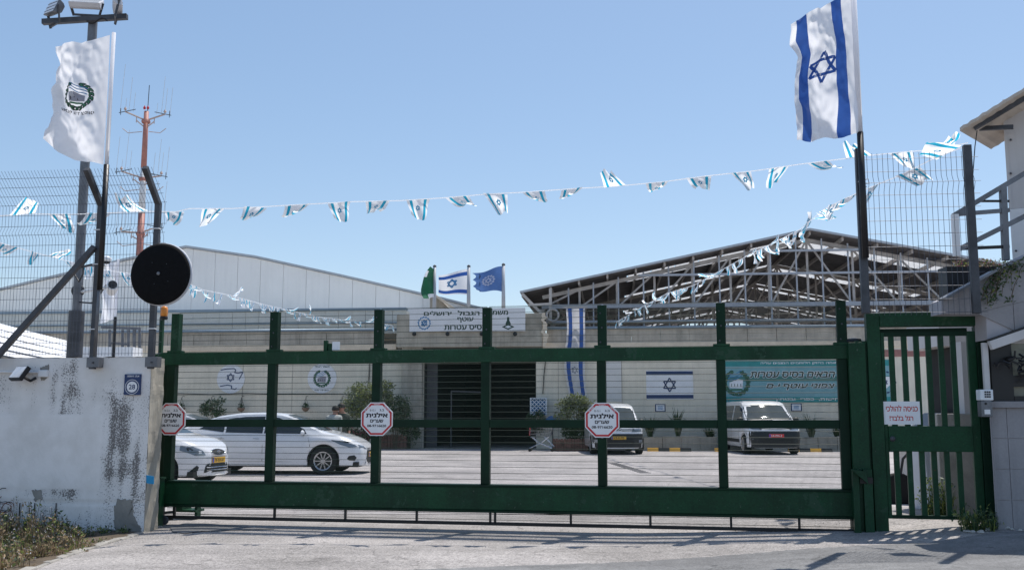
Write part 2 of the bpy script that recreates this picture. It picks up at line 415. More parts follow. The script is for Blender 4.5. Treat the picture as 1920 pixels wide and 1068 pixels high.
def blades(mb, base, n, h, spread, mi=0, seed=0, wd=.012, droop=.5):
    rnd = random.Random(seed)
    for _ in range(n):
        a = rnd.uniform(0, 2*pi); l = h*rnd.uniform(.6, 1.15); out = spread*rnd.uniform(.3, 1)
        d = Vector((cos(a), sin(a), 0)); s = d.cross(Vector((0,0,1)))*wd*rnd.uniform(.6,1.4)
        b = Vector(base) + d*rnd.uniform(0,.04); p1 = b+Vector((0,0,l*.6))+d*out*.35; p2 = b+Vector((0,0,l*(1-droop*rnd.random()*.5)))+d*out
        mb.add([b-s, b+s, p1+s*.8, p1-s*.8, p2], [(0,1,2,3),(3,2,4)], mi if isinstance(mi, int) else rnd.choice(mi))
def sstep(a, b, x):
    t = max(0, min(1, (x-a)/(b-a))); return t*t*(3-2*t)
# ================================================================ SETTING
GF = Fr((-650/FPX*13.5, 13.5), atan2(11.85-13.5, 630/FPX*11.85+650/FPX*13.5))   # sliding gate plane
def gz(x, y):
    return .10*sstep(1, 4.3, x)*sstep(17, 12.5, y) + .09*sstep(4.2, 5.4, x)*sstep(17, 12.5, y) - .15*sstep(-3.8, -6.2, x)*sstep(13.9, 12.9, y) - .02*sstep(11.5, 9, y)
def ground_mat(name, c, c2, speck=.35):
    m = bpy.data.materials.new(name); m.use_nodes = True; t = m.node_tree; N = t.nodes; L = t.links; p = N['Principled BSDF']
    p.inputs['Roughness'].default_value = .9; tc = N.new('ShaderNodeTexCoord')
    def nz(s, d, r=.6, mp=None):
        n = N.new('ShaderNodeTexNoise'); n.inputs['Scale'].default_value = s; n.inputs['Detail'].default_value = d; n.inputs['Roughness'].default_value = r
        if mp:
            q = N.new('ShaderNodeMapping'); q.inputs['Scale'].default_value = mp; L.new(tc.outputs['Object'], q.inputs[0]); L.new(q.outputs[0], n.inputs['Vector'])
        else: L.new(tc.outputs['Object'], n.inputs['Vector'])
        return n
    def mr(n, a, b, c_, d):
        q = N.new('ShaderNodeMapRange'); q.inputs[1].default_value = a; q.inputs[2].default_value = b; q.inputs[3].default_value = c_; q.inputs[4].default_value = d
        L.new(n.outputs[0], q.inputs[0]); return q.outputs[0]
    mx = N.new('ShaderNodeMix'); mx.data_type = 'RGBA'; mx.inputs[6].default_value = (*c, 1); mx.inputs[7].default_value = (*c2, 1)
    L.new(mr(nz(.55, 8, .62), .42, .62, 0, 1), mx.inputs[0]); out = mx.outputs[2]
    for n, a, b, v in ((nz(1.0, 6, .65, (.22, 1.8, 1)), .3, .7, .20), (nz(.35, 5, .6), .35, .65, .14), (nz(7, 4), .3, .7, .14), (nz(42, 3), .34, .66, speck), (nz(130, 2), .35, .65, speck)):
        vm = N.new('ShaderNodeVectorMath'); vm.operation = 'SCALE'; L.new(out, vm.inputs[0]); L.new(mr(n, a, b, 1-v, 1+v), vm.inputs['Scale']); out = vm.outputs[0]
    for sc_, th_, dk in ((1.9, .655, .72), (5.5, .70, .62), (.8, .64, .85)):   # oil spots and old damp patches
        q = nz(sc_, 3, .5); vm = N.new('ShaderNodeVectorMath'); vm.operation = 'SCALE'; L.new(out, vm.inputs[0]); L.new(mr(q, th_, th_+.035, 1, dk), vm.inputs['Scale']); out = vm.outputs[0]
    # hairline cracks in the surface
    vo = N.new('ShaderNodeTexVoronoi'); vo.feature = 'DISTANCE_TO_EDGE'; vo.inputs['Scale'].default_value = .45
    wn = nz(3, 4); vm = N.new('ShaderNodeVectorMath'); vm.operation = 'MULTIPLY_ADD'; L.new(wn.outputs['Color'], vm.inputs[0]); vm.inputs[1].default_value = (.5,.5,.5); L.new(tc.outputs['Object'], vm.inputs[2]); L.new(vm.outputs[0], vo.inputs['Vector'])
    cr = N.new('ShaderNodeMapRange'); cr.inputs[1].default_value = 0; cr.inputs[2].default_value = .006; cr.inputs[3].default_value = .6; cr.inputs[4].default_value = 1; L.new(vo.outputs['Distance'], cr.inputs[0])
    vm = N.new('ShaderNodeVectorMath'); vm.operation = 'SCALE'; L.new(out, vm.inputs[0]); L.new(cr.outputs[0], vm.inputs['Scale']); out = vm.outputs[0]
    L.new(out, p.inputs['Base Color'])
    b = N.new('ShaderNodeBump'); b.inputs['Strength'].default_value = .5; b.inputs['Distance'].default_value = .012
    L.new(nz(70, 4).outputs[0], b.inputs['Height']); L.new(b.outputs[0], p.inputs['Normal'])
    return m
M['ground'] = ground_mat('ground_concrete', (.34,.315,.30), (.27,.25,.235))
M['yard'] = ground_mat('yard_asphalt', (.41,.38,.37), (.32,.30,.295), .22)
M['road'] = ground_mat('road_asphalt', (.19,.187,.185), (.155,.153,.152), .2)
M['kerb'] = mat('kerb', (.33,.31,.28), .9, var=.2, scale=5, bump=.4, c2=(.2,.19,.17), f2=(.5,.7), s2=4)
b = MB()
def axis(lo, hi, near0, near1, step, big): # uneven grid lines: fine near the gate
    r = [lo]
    while r[-1] < hi: r.append(r[-1] + (step if near0 <= r[-1] < near1 else big))
    return r
xs = [-1500, -400, -120, -40] + [-16+.5*i for i in range(65)] + [30, 100, 400, 1500]
ys = [-400, -100, -25, -8, 0, 4] + [6+.4*i for i in range(31)] + [22, 30, 60, 120, 400, 1500]
nx = len(xs)
b.add([(x, y, gz(x, y)) for y in ys for x in xs], [(j*nx+i, j*nx+i+1, (j+1)*nx+i+1, (j+1)*nx+i) for j in range(len(ys)-1) for i in range(nx-1)])
b.build('ground', M['ground'], smooth=True, kind='structure')
b = MB(); yl = [14.6, 17.5, 30, 41.5]
b.add([(x, y, gz(x, y)+.005) for y in yl for x in (-30,-10,0,2,3,4,5,10,30)], [(j*9+i, j*9+i+1, (j+1)*9+i+1, (j+1)*9+i) for j in range(3) for i in range(8)])
b.build('yard_paving', M['yard'], kind='structure')
# darker road along the bottom right: its ragged edge runs from under the camera towards the right
edge = [onz(x, y) for x, y in ((560,1105),(700,1068),(900,1060),(1100,1054),(1240,1049),(1400,1044),(1500,1040),(1660,1038),(1790,1033),(1920,1029),(2100,1020),(2500,1000))]
b = MB(); rows = []
rnd = random.Random(3)
pts = []
for p, q in zip(edge, edge[1:]):
    for k in range(12): t = k/12; pts.append(p.lerp(q, t)+Vector((0, rnd.uniform(-.025,.025), 0)))
top = [(p.x, p.y, gz(p.x, p.y)+.006) for p in pts]; n = len(top); rows = [top]
for yy in (8.4, 7.2, 4, -8): rows.append([(p[0], min(yy, p[1]-.02*(9-yy)), gz(p[0], yy)+.006) for p in top])
vs = [v for r in rows for v in r]
b.add(vs, [(j*n+i, (j+1)*n+i, (j+1)*n+i+1, j*n+i+1) for j in range(4) for i in range(n-1)])
b.build('road', M['road'], kind='structure')
# kerb of single stones round the weedy verge, left
kp = [onz(x, y, -.1) for x, y in ((-60,1110),(60,1075),(130,1048),(200,1027),(255,1011),(298,997))]
kpts = []
for p, q in zip(kp, kp[1:]):
    for k in range(3): kpts.append(p.lerp(q, k/3))
kpts.append(kp[-1])
for i, (p, q) in enumerate(zip(kpts, kpts[1:])):
    b = MB(); d = (q-p)*.97; z = gz(p.x, p.y)
    w_ = .11+rnd.uniform(-.03,.03)
    b.bar((p.x, p.y, z-.02+rnd.uniform(-.02,.012)), (p.x+d.x, p.y+d.y+rnd.uniform(-.02,.02), gz(q.x,q.y)-.02+rnd.uniform(-.02,.012)), w_, .10)
    o = b.build('kerb_stone', M['kerb'], bevel=.018)
    if i == 0: KERB = thing('kerb', None, None); KERB['kind'] = 'structure'
    o.parent = KERB
b = MB(); vp = [(p.x, p.y) for p in kpts]
vs = [(x, y+.02, gz(x, y)+.02) for x, y in vp]+[(x-.6, 13.4+.12*(-4.7-x), gz(x,13)+.03) for x, y in vp]; n = len(vp)
b.add(vs, [(i, i+1, n+i+1, n+i) for i in range(n-1)])
b.add([(-14,6,-.13),(vp[0][0],vp[0][1],-.13),(vp[0][0]-.6,13.9,-.12),(-14,14.5,-.13)], [(0,1,2,3)])
b.build('verge_soil', M['soil'], kind='structure')
# ---------------------------------------------------------------- building across the yard
FB = Fr((0, 41.0), R(-5.7))
def fx(px, y=0, py=720): return FB.l(px, py, y).x
def fz(px, py, y=0): return FB.l(px, py, y).z
zl0, zl1, zb = fz(500, 657), fz(500, 646), fz(500, 622)
X0, XA, XB, X1 = fx(-260), fx(793), fx(1005), fx(2150)
zo = fz(900, 664)
ob = fthing('office_building', 'long beige flat fronted building with dark open gateway across the yard', 'building', FB)
b = MB(); b.box(X0, XA, 0, .3, 0, zl0); b.box(XB, X1, 0, .3, 0, zl0); b.box(XA, XB, 0, .3, zo, zl0); b.build('wall', M['facade'], ob)
b = MB(); b.box(X0, fx(742)-.002, -.05, .35, zl0, zl1, 0); b.box(fx(1018)+.002, X1, -.05, .35, zl0, zl1, 0); b.build('ledge', M['facade_lip'], ob, bevel=.01)
b = MB()
for k in range(46):   # coping panels above the ledge
    xa = X0+(X1-X0)*k/46; xb = X0+(X1-X0)*(k+1)/46-.015
    if xb > fx(742) and xa < fx(1018): continue
    inst(MB().box(xa, xb, 0, .25, zl1, zb+.0).mesh('coping_panel', M['facade_band']), 'coping_panel', ob)
b = MB(); b.tube([(X0, -.08, zb+.05), (fx(745), -.08, zb+.05)], .06, 8); b.tube([(fx(1015), -.08, zb+.05), (X1, -.08, zb+.05)], .06, 8); b.build('roof_pipe', M['flash_blue'], ob, smooth=True)
# facade seams: thin cover strips between the big panels
for px, p0, p1 in ((455,690,835),(548,690,835),(693,690,835),(1047,683,830),(1166,676,850),(1347,680,850),(1133,660,850)):
    b = MB(); x = fx(px); b.box(x-.015, x+.015, -.008, -.001, 0, zl0-.01); b.build('joint_strip', M['facade_band'], ob)
b = MB(); b.box(fx(1137), fx(1165), -.012, -.001, fz(1150,752), fz(1150,676)); b.build('pale_panel', M['facade_light'], ob)
b = MB(); xr = fx(1600); b.box(xr, X1-.1, -.03, -.001, fz(1700,668), fz(1700,655)); b.build('coloured_stripe', mat('stripe_pink', (.36,.17,.15), .8, var=.2, c2=(.2,.14,.1), f2=(.5,.7)), ob)
# gateway block
pz = fz(880, 588, -.4)
b = MB(); xa, xb = fx(742, -.4), fx(1018, -.4)
zs = fz(880, 650, -.4); b.box(xa, xb, -.4, 1.2, zs, pz); b.build('gateway_block', M['concrete'], ob, bevel=.03)
b = MB(); b.box(xa+.2, XA-.001, -.25, -.001, 0, zs-.002); b.build('gateway_pier', M['concrete'], ob, bevel=.02)
b = MB()
rnd = random.Random(5)
vs = []; xk = fx(1018,-.42)
pl = [(xk-.02+rnd.uniform(-.06,.06), zs+(pz-zs)*k/14) for k in range(15)]
pl2 = [(x+.16+rnd.uniform(-.05,.08), z) for x, z in pl]
b.prism(pl+pl2[::-1], -.46, -.401); b.build('torn_plaster_edge', M['facade_lip'], ob)
b = MB()   # inside of the gateway
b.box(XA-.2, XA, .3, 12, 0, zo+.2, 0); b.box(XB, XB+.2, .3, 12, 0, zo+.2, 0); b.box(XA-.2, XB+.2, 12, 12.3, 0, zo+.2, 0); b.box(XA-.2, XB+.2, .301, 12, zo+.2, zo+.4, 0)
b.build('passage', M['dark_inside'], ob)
b = MB(); b.box(XA-.001, XA+.45, .9, 1.0, 0, zo+.1); b.build('lit_jamb_panel', M['jamb_grey'], ob)  # grey panel added for the lit left jamb of the passage
b = MB(); x = fx(835); b.bar((XA+1.0,1.2,2.35),(XA+2.6,1.6,2.3),.06); b.bar((XA+2.6,1.6,0),(XA+2.6,1.6,2.3),.06); b.bar((XA+1.0,1.2,0),(XA+1.0,1.2,2.35),.06); b.build('inner_frame', M['jamb_grey'], ob)
b = MB(); b.tube([(fx(693),-.04,zl0), (fx(692),-.05,2.9),(fx(690),-.04,2.5)], .015, 5); b.build('cable', M['black'], ob)
b = MB(); b.tube([(fx(1026),-.04,zl0), (fx(1020),-.05,2.9),(fx(1018),-.04,2.2)], .018, 5); b.build('cable', M['black'], ob)
# grey metal band of the storey behind, left of the gateway
yb = 1.5; b0, b1 = fz(500, 622, yb)-.1, fz(500, 584, yb)
xa, xb = fx(-260, yb), fx(760, yb); n = 42
me = MB().box(0, (xb-xa)/n-.012, 0, .12, b0, b1).mesh('metal_panel', M['cladding_grey'])
for k in range(n): inst(me, 'metal_panel', ob, (xa+(xb-xa)*k/n, yb, 0))
b = MB(); b.box(xa, xb, yb-.06, yb+.3, b1, b1+.12); b.build('flashing', M['flash_blue'], ob)
b = MB(); b.tube([(xa, yb-.05, b0+.45*(b1-b0)), (xb, yb-.05, b0+.45*(b1-b0))], .03, 6); b.build('gutter_pipe', M['flash_blue'], ob)
b = MB(); b.box(xa, xb, yb+.13, 30, b0, b1-.02); b.build('upper_storey', M['cladding_grey'], ob)
# wall right of the gateway carries on behind the shed
# ---------------------------------------------------------------- white gabled warehouse behind
yw = 5.0
wh = fthing('warehouse', 'tall white panelled warehouse with low pitched roof behind the beige building', 'warehouse', FB)
prof = [(-300,612),(-120,575),(0,545),(235,489),(350,465),(480,484),(640,519),(830,562),(960,595)]
PP = [(FB.l(x, y, yw).x, FB.l(x, y, yw).z) for x, y in prof]
wb = fz(500, 600, yw)-1
def hz(x):
    for (a, za), (c, zc) in zip(PP, PP[1:]):
        if a <= x <= c: return za+(zc-za)*(x-a)/(c-a)
    return PP[0][1] if x < PP[0][0] else PP[-1][1]
x = PP[0][0]; st = 1.13
while x < PP[-1][0]-.01:
    x2 = min(x+st-.014, PP[-1][0])
    ks = [p for p in PP if x < p[0] < x2]
    top = [(x, hz(x))]+ks+[(x2, hz(x2))]
    MB().prism([(x, wb)]+top+[(x2, wb)], yw, yw+.12).build('wall_panel', M['cladding_white'], wh)
    x += st
b = MB(); b.prism([(PP[0][0], wb)]+[(p[0], p[1]-.03) for p in PP]+[(PP[-1][0], wb)], yw+.06, yw+.3); b.build('wall_core', M['cladding_grey'], wh)
b = MB()
for p, q in zip(PP, PP[1:]):
    vs = [(p[0], yw-.12, p[1]+.02), (q[0], yw-.12, q[1]+.02), (q[0], yw+34, q[1]+.02), (p[0], yw+34, p[1]+.02)]
    vs += [(a, c, d+.1) for a, c, d in vs]; b.add(vs, [(0,1,2,3),(7,6,5,4),(0,4,5,1),(2,6,7,3),(0,3,7,4),(1,5,6,2)])
b.build('roof', M['roof_metal'], wh)
# small gable wall seen behind the green flag
gb = fthing('gable_end', 'small rough brown gable wall end beside the green flag on the roof', 'wall', FB)
P = [FB.l(x, y, 3.0) for x, y in ((806,600),(806,556),(816,553),(845,580),(845,600))]
MB().prism([(p.x, p.z) for p in P], 3.0, 3.6).build('brown_wall', M['facade_band'], gb)
MB().bar((P[2].x-.1, 2.9, P[2].z+.06), (P[3].x+.2, 2.9, P[3].z-.0), .5, .1).build('coping', M['facade_lip'], gb)
# ---------------------------------------------------------------- open steel roofed shed, right
sh = fthing('steel_shed', 'large open steel truss shed with dark corrugated roof and white skylight strips', 'shed', FB)
ys0 = 1.0
E = FB.l(975, 549, ys0); RG = FB.l(1518, 431, ys0)
sl_ = (RG.z-E.z)/(RG.x-E.x); halfw = RG.x-E.x; XR = RG.x+halfw*1.15; YE = 40
def rz(x): return RG.z-abs(x-RG.x)*sl_
sky_y = [(ys0+1.9+7.6*k, ys0+4.1+7.6*k) for k in range(5)]
b = MB(); lim = .80
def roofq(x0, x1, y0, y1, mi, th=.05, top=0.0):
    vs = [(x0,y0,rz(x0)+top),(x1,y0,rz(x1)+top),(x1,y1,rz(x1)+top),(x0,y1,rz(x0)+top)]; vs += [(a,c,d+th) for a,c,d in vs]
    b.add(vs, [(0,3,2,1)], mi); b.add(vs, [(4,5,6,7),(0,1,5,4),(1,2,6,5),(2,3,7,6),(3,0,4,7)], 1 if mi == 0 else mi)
yy = ys0
for (a, c) in sky_y+[(YE, YE)]:
    for x0, x1 in ((E.x, RG.x), (RG.x, XR)): roofq(x0, x1, yy, a, 0)
    if a < YE:
        for s in (-1, 1):
            xi = RG.x+s*.25; xo = RG.x+s*halfw*lim*.78
            xe = E.x if s < 0 else XR
            for u0, u1 in (((xe, xo),) if s < 0 else ((xo, xe),)): roofq(u0, u1, a, c, 0)
            roofq(min(xi, RG.x), max(xi, RG.x), a, c, 0)
    yy = c
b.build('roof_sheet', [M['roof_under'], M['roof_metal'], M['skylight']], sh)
for (a, c) in sky_y:
    for s in (-1, 1):
        xi = RG.x+s*.25; xo = RG.x+s*halfw*lim*.78; N_ = 7
        for k in range(N_):
            u = xi+(xo-xi)*k/N_; v = xi+(xo-xi)*(k+1)/N_-s*.05; b = MB(); roofq(min(u,v), max(u,v), a, c, 2, .02, .0)
            b.m = [0]*len(b.m); b.build('skylight', M['skylight'], sh)
n = 10
for s in (-1, 1):   # purlins run back under the roof
    for k in range(n+1):
        x = RG.x+s*(halfw if s < 0 else XR-RG.x)*k/n*.995 - s*.03
        if s > 0 and k == 0: continue
        MB().box(x-.04, x+.04, ys0+.15, YE, rz(x)-.17, rz(x)-.006).build('purlin', M['steel'], sh)
b = MB(); 
for x0, x1 in ((E.x, RG.x), (RG.x, XR)): b.bar((x0, ys0-.04, rz(x0)+.03), (x1, ys0-.04, rz(x1)+.03), .06, .09)
b.build('verge_trim', M['roof_metal'], sh)
zc = fz(1400, 572, ys0+.8); XT0, XT1 = E.x+.9, XR-.9
def truss(y, name='truss'):
    t = MB(); t.bar((XT0, y, zc), (XT1, y, zc), .12, .16)
    for x0, x1 in ((XT0, RG.x), (RG.x, XT1)): t.bar((x0, y, rz(x0)-.3), (x1, y, rz(x1)-.3), .12, .16)
    n = 7
    for s in (-1, 1):
        L_ = (RG.x-XT0) if s < 0 else (XT1-RG.x)
        for k in range(n):
            x = RG.x+s*L_*k/n; x2 = RG.x+s*L_*(k+1)/n
            if s < 0 or k: t.bar((x, y, zc), (x, y, rz(x)-.3), .09)
            t.bar((x, y, rz(x)-.3), (x2-s*.05, y, zc), .075)
    return t.build(name, M['steel'], sh)
for k in range(5): truss(ys0+.8+7.6*k)
for x in (XT0, XT1):
    for k in range(5): MB().bar((x, ys0+.8+7.6*k, 0), (x, ys0+.8+7.6*k, zc-.08), .22).build('column', M['steel'], sh)
yg = ys0+.35
zg1 = fz(1500, 512, yg); zg2 = fz(1600, 468, yg)
for z in (zc-.02, zg1, zg2, fz(1400, 600, yg)):
    hw = (RG.z-.3-z)/sl_; MB().bar((max(RG.x-hw, XT0), yg, z), (min(RG.x+hw, XT1), yg, z), .09, .09 if z != zc-.02 else .17).build('girt', M['steel_blue'], sh)
x = fx(1067, yg); 
while x < XT1:
    if x > XT0: MB().bar((x, yg+.1, zb-.2), (x, yg+.1, rz(x)-.18), .06).build('gable_post', M['steel_blue'], sh)
    x += 1.06
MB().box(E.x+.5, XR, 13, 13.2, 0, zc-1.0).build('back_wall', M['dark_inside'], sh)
# eave end piece at the left tip
P = [FB.l(x, y, ys0-.1) for x, y in ((975,549),(990,572),(1016,604),(1030,604),(1030,545))]
b = MB(); b.bar((E.x+.1, ys0-.1, E.z-.05), (E.x+1.3, ys0-.1, zc-.75), .12); b.bar((E.x+1.3, ys0-.1, zc-.75), (E.x+1.3, ys0-.1, rz(E.x+1.3)-.1), .12); b.bar((E.x+.35,ys0-.1,zc),(E.x+1.3,ys0-.1,zc+.05),.1)
b.tube([(E.x+1.4+.25*cos(a), ys0-.3, zc-.45+.25*sin(a)) for a in [i*pi/8 for i in range(17)]], .05, 6)
b.build('eave_bracket', M['steel'], sh)
# ---------------------------------------------------------------- sign, posters and banner on the building
def board(name, label, cat, fr, x0, x1, z0, z1, y, th, mats, draw=None, names='lettering', bevel=0, shape=None):
    t = fthing(name, label, cat, fr)
    b = MB()
    if shape: b.prism(shape, y-th, y)
    else: b.box(x0, x1, y-th, y, z0, z1)
    b.build('panel', mats[0], t, bevel=bevel)
    if draw:
        b = MB(); draw(b, lambda a, c, k=1: (a, y-th-.002*k, c)); b.build(names, mats, t, kind='stuff')
    return t
def px_board(*a, **k): pass
y = -.45
x0, z0 = FB.l(768, 622, y).x, FB.l(768, 622, y).z; x1, z1 = FB.l(985, 622, y).x, FB.l(985, 577, y).z
def dsign(b, f):
    c = (x0+x1)/2; h = z1-z0
    wz = lambda px: FB.l(px, 600, y).x
    put_text(b, 'ירושלים', f, wz(821), z1-h*.20, h*.20, wz(847)-wz(795), .03, mi=1)
    put_text(b, 'הגבול', f, wz(879), z1-h*.20, h*.22, wz(899)-wz(858), .03, mi=1)
    put_text(b, 'משמר', f, wz(934), z1-h*.20, h*.18, wz(953)-wz(915), .03, mi=1)
    put_text(b, 'עוטף', f, wz(873), z1-h*.50, h*.24, wz(888)-wz(858), .03, mi=1)
    put_text(b, 'בסיס עטרות', f, wz(873), z1-h*.82, h*.22, wz(912)-wz(833), .03, mi=1)
    cx, cz = wz(796), (z0+z1)/2-.12; r = .24
    for k in range(14):
        a = 2*pi*k/14; b.patch(leaf_shape((cx+r*cos(a), cz+r*sin(a)), a+pi/2+.4, .13, .055), f, 2, 1, 1)
    star(b, f, cx, cz, .14, .035, 2, n=1); strip(b, f, (cx-.1, cz-.12), (cx+.1, cz+.12), .05, 2, 1)
    cx = wz(953); s = 1.0
    b.patch([(cx-.05,cz+.22),(cx+.05,cz+.22),(cx+.05,cz+.08),(cx+.12,cz-.08),(cx-.12,cz-.08),(cx-.05,cz+.08)], f, 1, 1, 1)
    b.patch([(cx-.26,cz-.18),(cx,cz-.30),(cx+.26,cz-.18),(cx,cz-.06)], f, 1, 1, 1)
    b.patch([(cx-.14,cz-.18),(cx,cz-.24),(cx+.14,cz-.18),(cx,cz-.12)], lambda a, c: f(a, c, 2), 3, 1, 1)
board('gateway_sign', 'long white sign with green lettering and two emblems above the gateway', 'sign', FB, x0, x1, z0, z1, y, .06, [M['sign_white'], M['emblem_dark'], M['emblem_blue'], M['lattice']], dsign)
for i, px in enumerate((779, 841, 905, 967)):
    p = FB.l(px, 628, -.4); t = thing('spot_lamp', 'small black lamp under the gateway sign, '+['first from the left, below the round blue emblem','second from the left','third from the left, partly behind the gate post','last on the right, below the green emblem'][i], 'lamp', FB.w(p.x, -.4, p.z), FB.a, 'lamps under the gateway sign')
    MB().tube([(0,.0,0),(0,-.25,.03)], .025, 6).build('arm', M['black'], t)
    MB().lathe([(.05,-.32),(.09,-.28),(.07,-.18),(.03,-.14)], (0,0,.03), 10, 'y').build('lamp_head', M['black'], t, smooth=True)
def disc(cx, cz, r, n=28, sx=1): return [(cx+r*sx*cos(2*pi*k/n), cz+r*sin(2*pi*k/n)) for k in range(n)]
y = -.01
p = FB.l(433, 710, y); r = FB.l(433, 683, y).z-p.z
def d1(b, f):
    cx, cz = p.x, p.z
    star(b, f, cx-.02*r, cz+.1*r, .30*r, .06*r, 1, n=1)
    for pts in ([(-.75,.62),(-.3,.70),(.2,.72),(.35,.62),(.25,.45),(.5,.40),(.85,.47)],[(.85,.47),(.75,.25),(.6,-.02)],[(-.75,-.50),(-.2,-.42),(.1,-.48),(.05,-.65),(.35,-.72),(.42,-.62)]):
        for a, c in zip(pts, pts[1:]): strip(b, f, (cx+a[0]*r, cz+a[1]*r), (cx+c[0]*r, cz+c[1]*r), .07*r, 1, 1)
board('round_poster', 'round white poster with thin dark star and waving lines on the beige wall', 'poster', FB, 0,0,0,0, y, .02, [M['sign_white'], M['navy']], d1, 'print', shape=disc(p.x, p.z, r))
p2 = FB.l(604, 709, y); r2 = r*1.02
def d2(b, f):
    wall_emblem(b, f, p2.x, p2.z, .52*r2, (1,2,3,4))
    put_text(b, 'משמר הגבול', f, p2.x, p2.z+.80*r2, .13*r2, 1.0*r2, .02, mi=2); put_text(b, 'עוטף גדר צפוני', f, p2.x, p2.z-.80*r2, .13*r2, 1.0*r2, .02, mi=2)
board('round_poster', 'round white poster with green laurel wreath emblem on the beige wall', 'poster', FB, 0,0,0,0, y, .02, [M['sign_white'], M['emblem_green'], M['emblem_dark'], M['emblem_blue'], M['emblem_grey']], d2, 'print', shape=disc(p2.x, p2.z, r2))
a = FB.l(1212, 748, y); c = FB.l(1299, 694, y)
def d3(b, f):
    h = c.z-a.z
    strip(b, f, (a.x, c.z-.09*h), (c.x, c.z-.09*h), .13*h, 1, 2); strip(b, f, (a.x, a.z+.09*h), (c.x, a.z+.09*h), .13*h, 1, 2)
    star(b, f, (a.x+c.x)/2, (a.z+c.z)/2, .24*h, .045*h, 1, n=1)
board('flag_poster', 'white poster of a flag with two navy stripes and star on the wall', 'poster', FB, a.x, c.x, a.z, c.z, y, .02, [M['sign_white'], M['navy']], d3, 'print')
for px, py, lab in ((1238, 764, 'small white notice with dark frame below the flag poster'), (1493, 763, 'small pale notice with dark frame beside the van with the roof bar')):
    q = FB.l(px, py, y)
    def d4(b, f):
        b.box(q.x-.16, q.x+.16, y-.026, y-.021, q.z-.11, q.z+.11, 0)
        for k in range(3): strip(b, lambda a, c: (a, y-.03, c), (q.x-.1, q.z-.05+.05*k), (q.x+.1, q.z-.05+.05*k), .022, 2, 1)
    board('wall_notice', lab, 'notice', FB, q.x-.21, q.x+.21, q.z-.15, q.z+.15, y, .02, [M['navy'], M['navy'], M['emblem_blue']], None)
    t = MB(); t.box(q.x-.17, q.x+.17, y-.026, y-.0205, q.z-.12, q.z+.12, 0)
    for k in range(3): strip(t, lambda a_, c_: (a_, y-.028, c_), (q.x-.1, q.z-.05+.05*k), (q.x+.1, q.z-.05+.05*k), .022, 1, 1)
    t.build('paper', [M['sign_white'], M['emblem_blue']], [o for o in COL.objects if o.get('label') == lab][0])
# teal banner
y = -.02; a = FB.l(1352, 754, y); c = FB.l(1668, 674, y); hB = c.z-a.z
tb = fthing('welcome_banner', 'wide teal banner with dark slanted lettering and round emblem on the wall', 'banner', FB)
b = MB()
for (t0, t1, mi) in ((0,.13,0),(.13,.36,1),(.36,.50,1),(.50,.62,2),(.62,.86,1),(.86,1,0)):
    b.box(a.x, c.x, y-.02, y, a.z+hB*t0, a.z+hB*t1, mi)
b.build('cloth', [M['teal_banner'], M['teal_light'], mat('teal_mid', (.06,.20,.18), .55, var=.08)], tb)
b = MB(); f = lambda x, z, k=1: (x, y-.022-.002*k, z); wx = lambda px: FB.l(px, 715, y).x
put_text(b, 'חומה בחזק הלוחמים המגנים עליה', f, (wx(1427)+wx(1572))/2, a.z+.93*hB, .075*hB, wx(1572)-wx(1427), .02, mi=1)
for (tx, xa_, xb_, zz_) in (('ברוכים הבאים בסיס עטרות', 1406, 1626, .66), ('גדוד צפוני עוטף י-ם', 1436, 1606, .37)): put_text(b, tx, lambda x, z: f(x, z, .4), (wx(xa_)+wx(xb_))/2, a.z+zz_*hB, .17*hB, wx(xb_)-wx(xa_)+.04, .07, .25, mi=1)
put_text(b, 'ברוכים הבאים בסיס עטרות', f, (wx(1406)+wx(1626))/2, a.z+.66*hB, .15*hB, wx(1626)-wx(1406), .03, .25, mi=0)
put_text(b, 'גדוד צפוני עוטף י-ם', f, (wx(1436)+wx(1606))/2, a.z+.37*hB, .15*hB, wx(1606)-wx(1436), .03, .25, mi=0)
put_text(b, 'מקצועיות  נחישות,  כפרי  ובטחון', f, (wx(1453)+wx(1640))/2, a.z+.065*hB, .075*hB, wx(1640)-wx(1453), .02, mi=1)
b.build('lettering', [M['emblem_dark'], M['sign_white']], tb, kind='stuff')
b = MB(); wall_emblem(b, f, wx(1381), a.z+.47*hB, .22*hB*1.25, (0,1,2,3)); b.build('emblem', [M['emblem_green'], M['emblem_dark'], M['emblem_blue'], M['sign_white']], tb)
b = MB(); cx, cz = wx(1658), a.z+.47*hB
for k in range(20): an = 2*pi*k/20; b.patch(leaf_shape((cx+.42*cos(an), cz+.42*sin(an)), an+pi/2, .12, .07), f, 0, 1, 1)
b.patch([(cx-.25,cz+.22),(cx+.25,cz+.22),(cx+.22,cz-.1),(cx,cz-.3),(cx-.22,cz-.1)], f, 1, 1, 1); star(b, lambda x, z: f(x, z, 2), cx, cz, .13, .03, 0, n=1)
b.build('emblem', [M['navy'], M['sign_white']], tb)
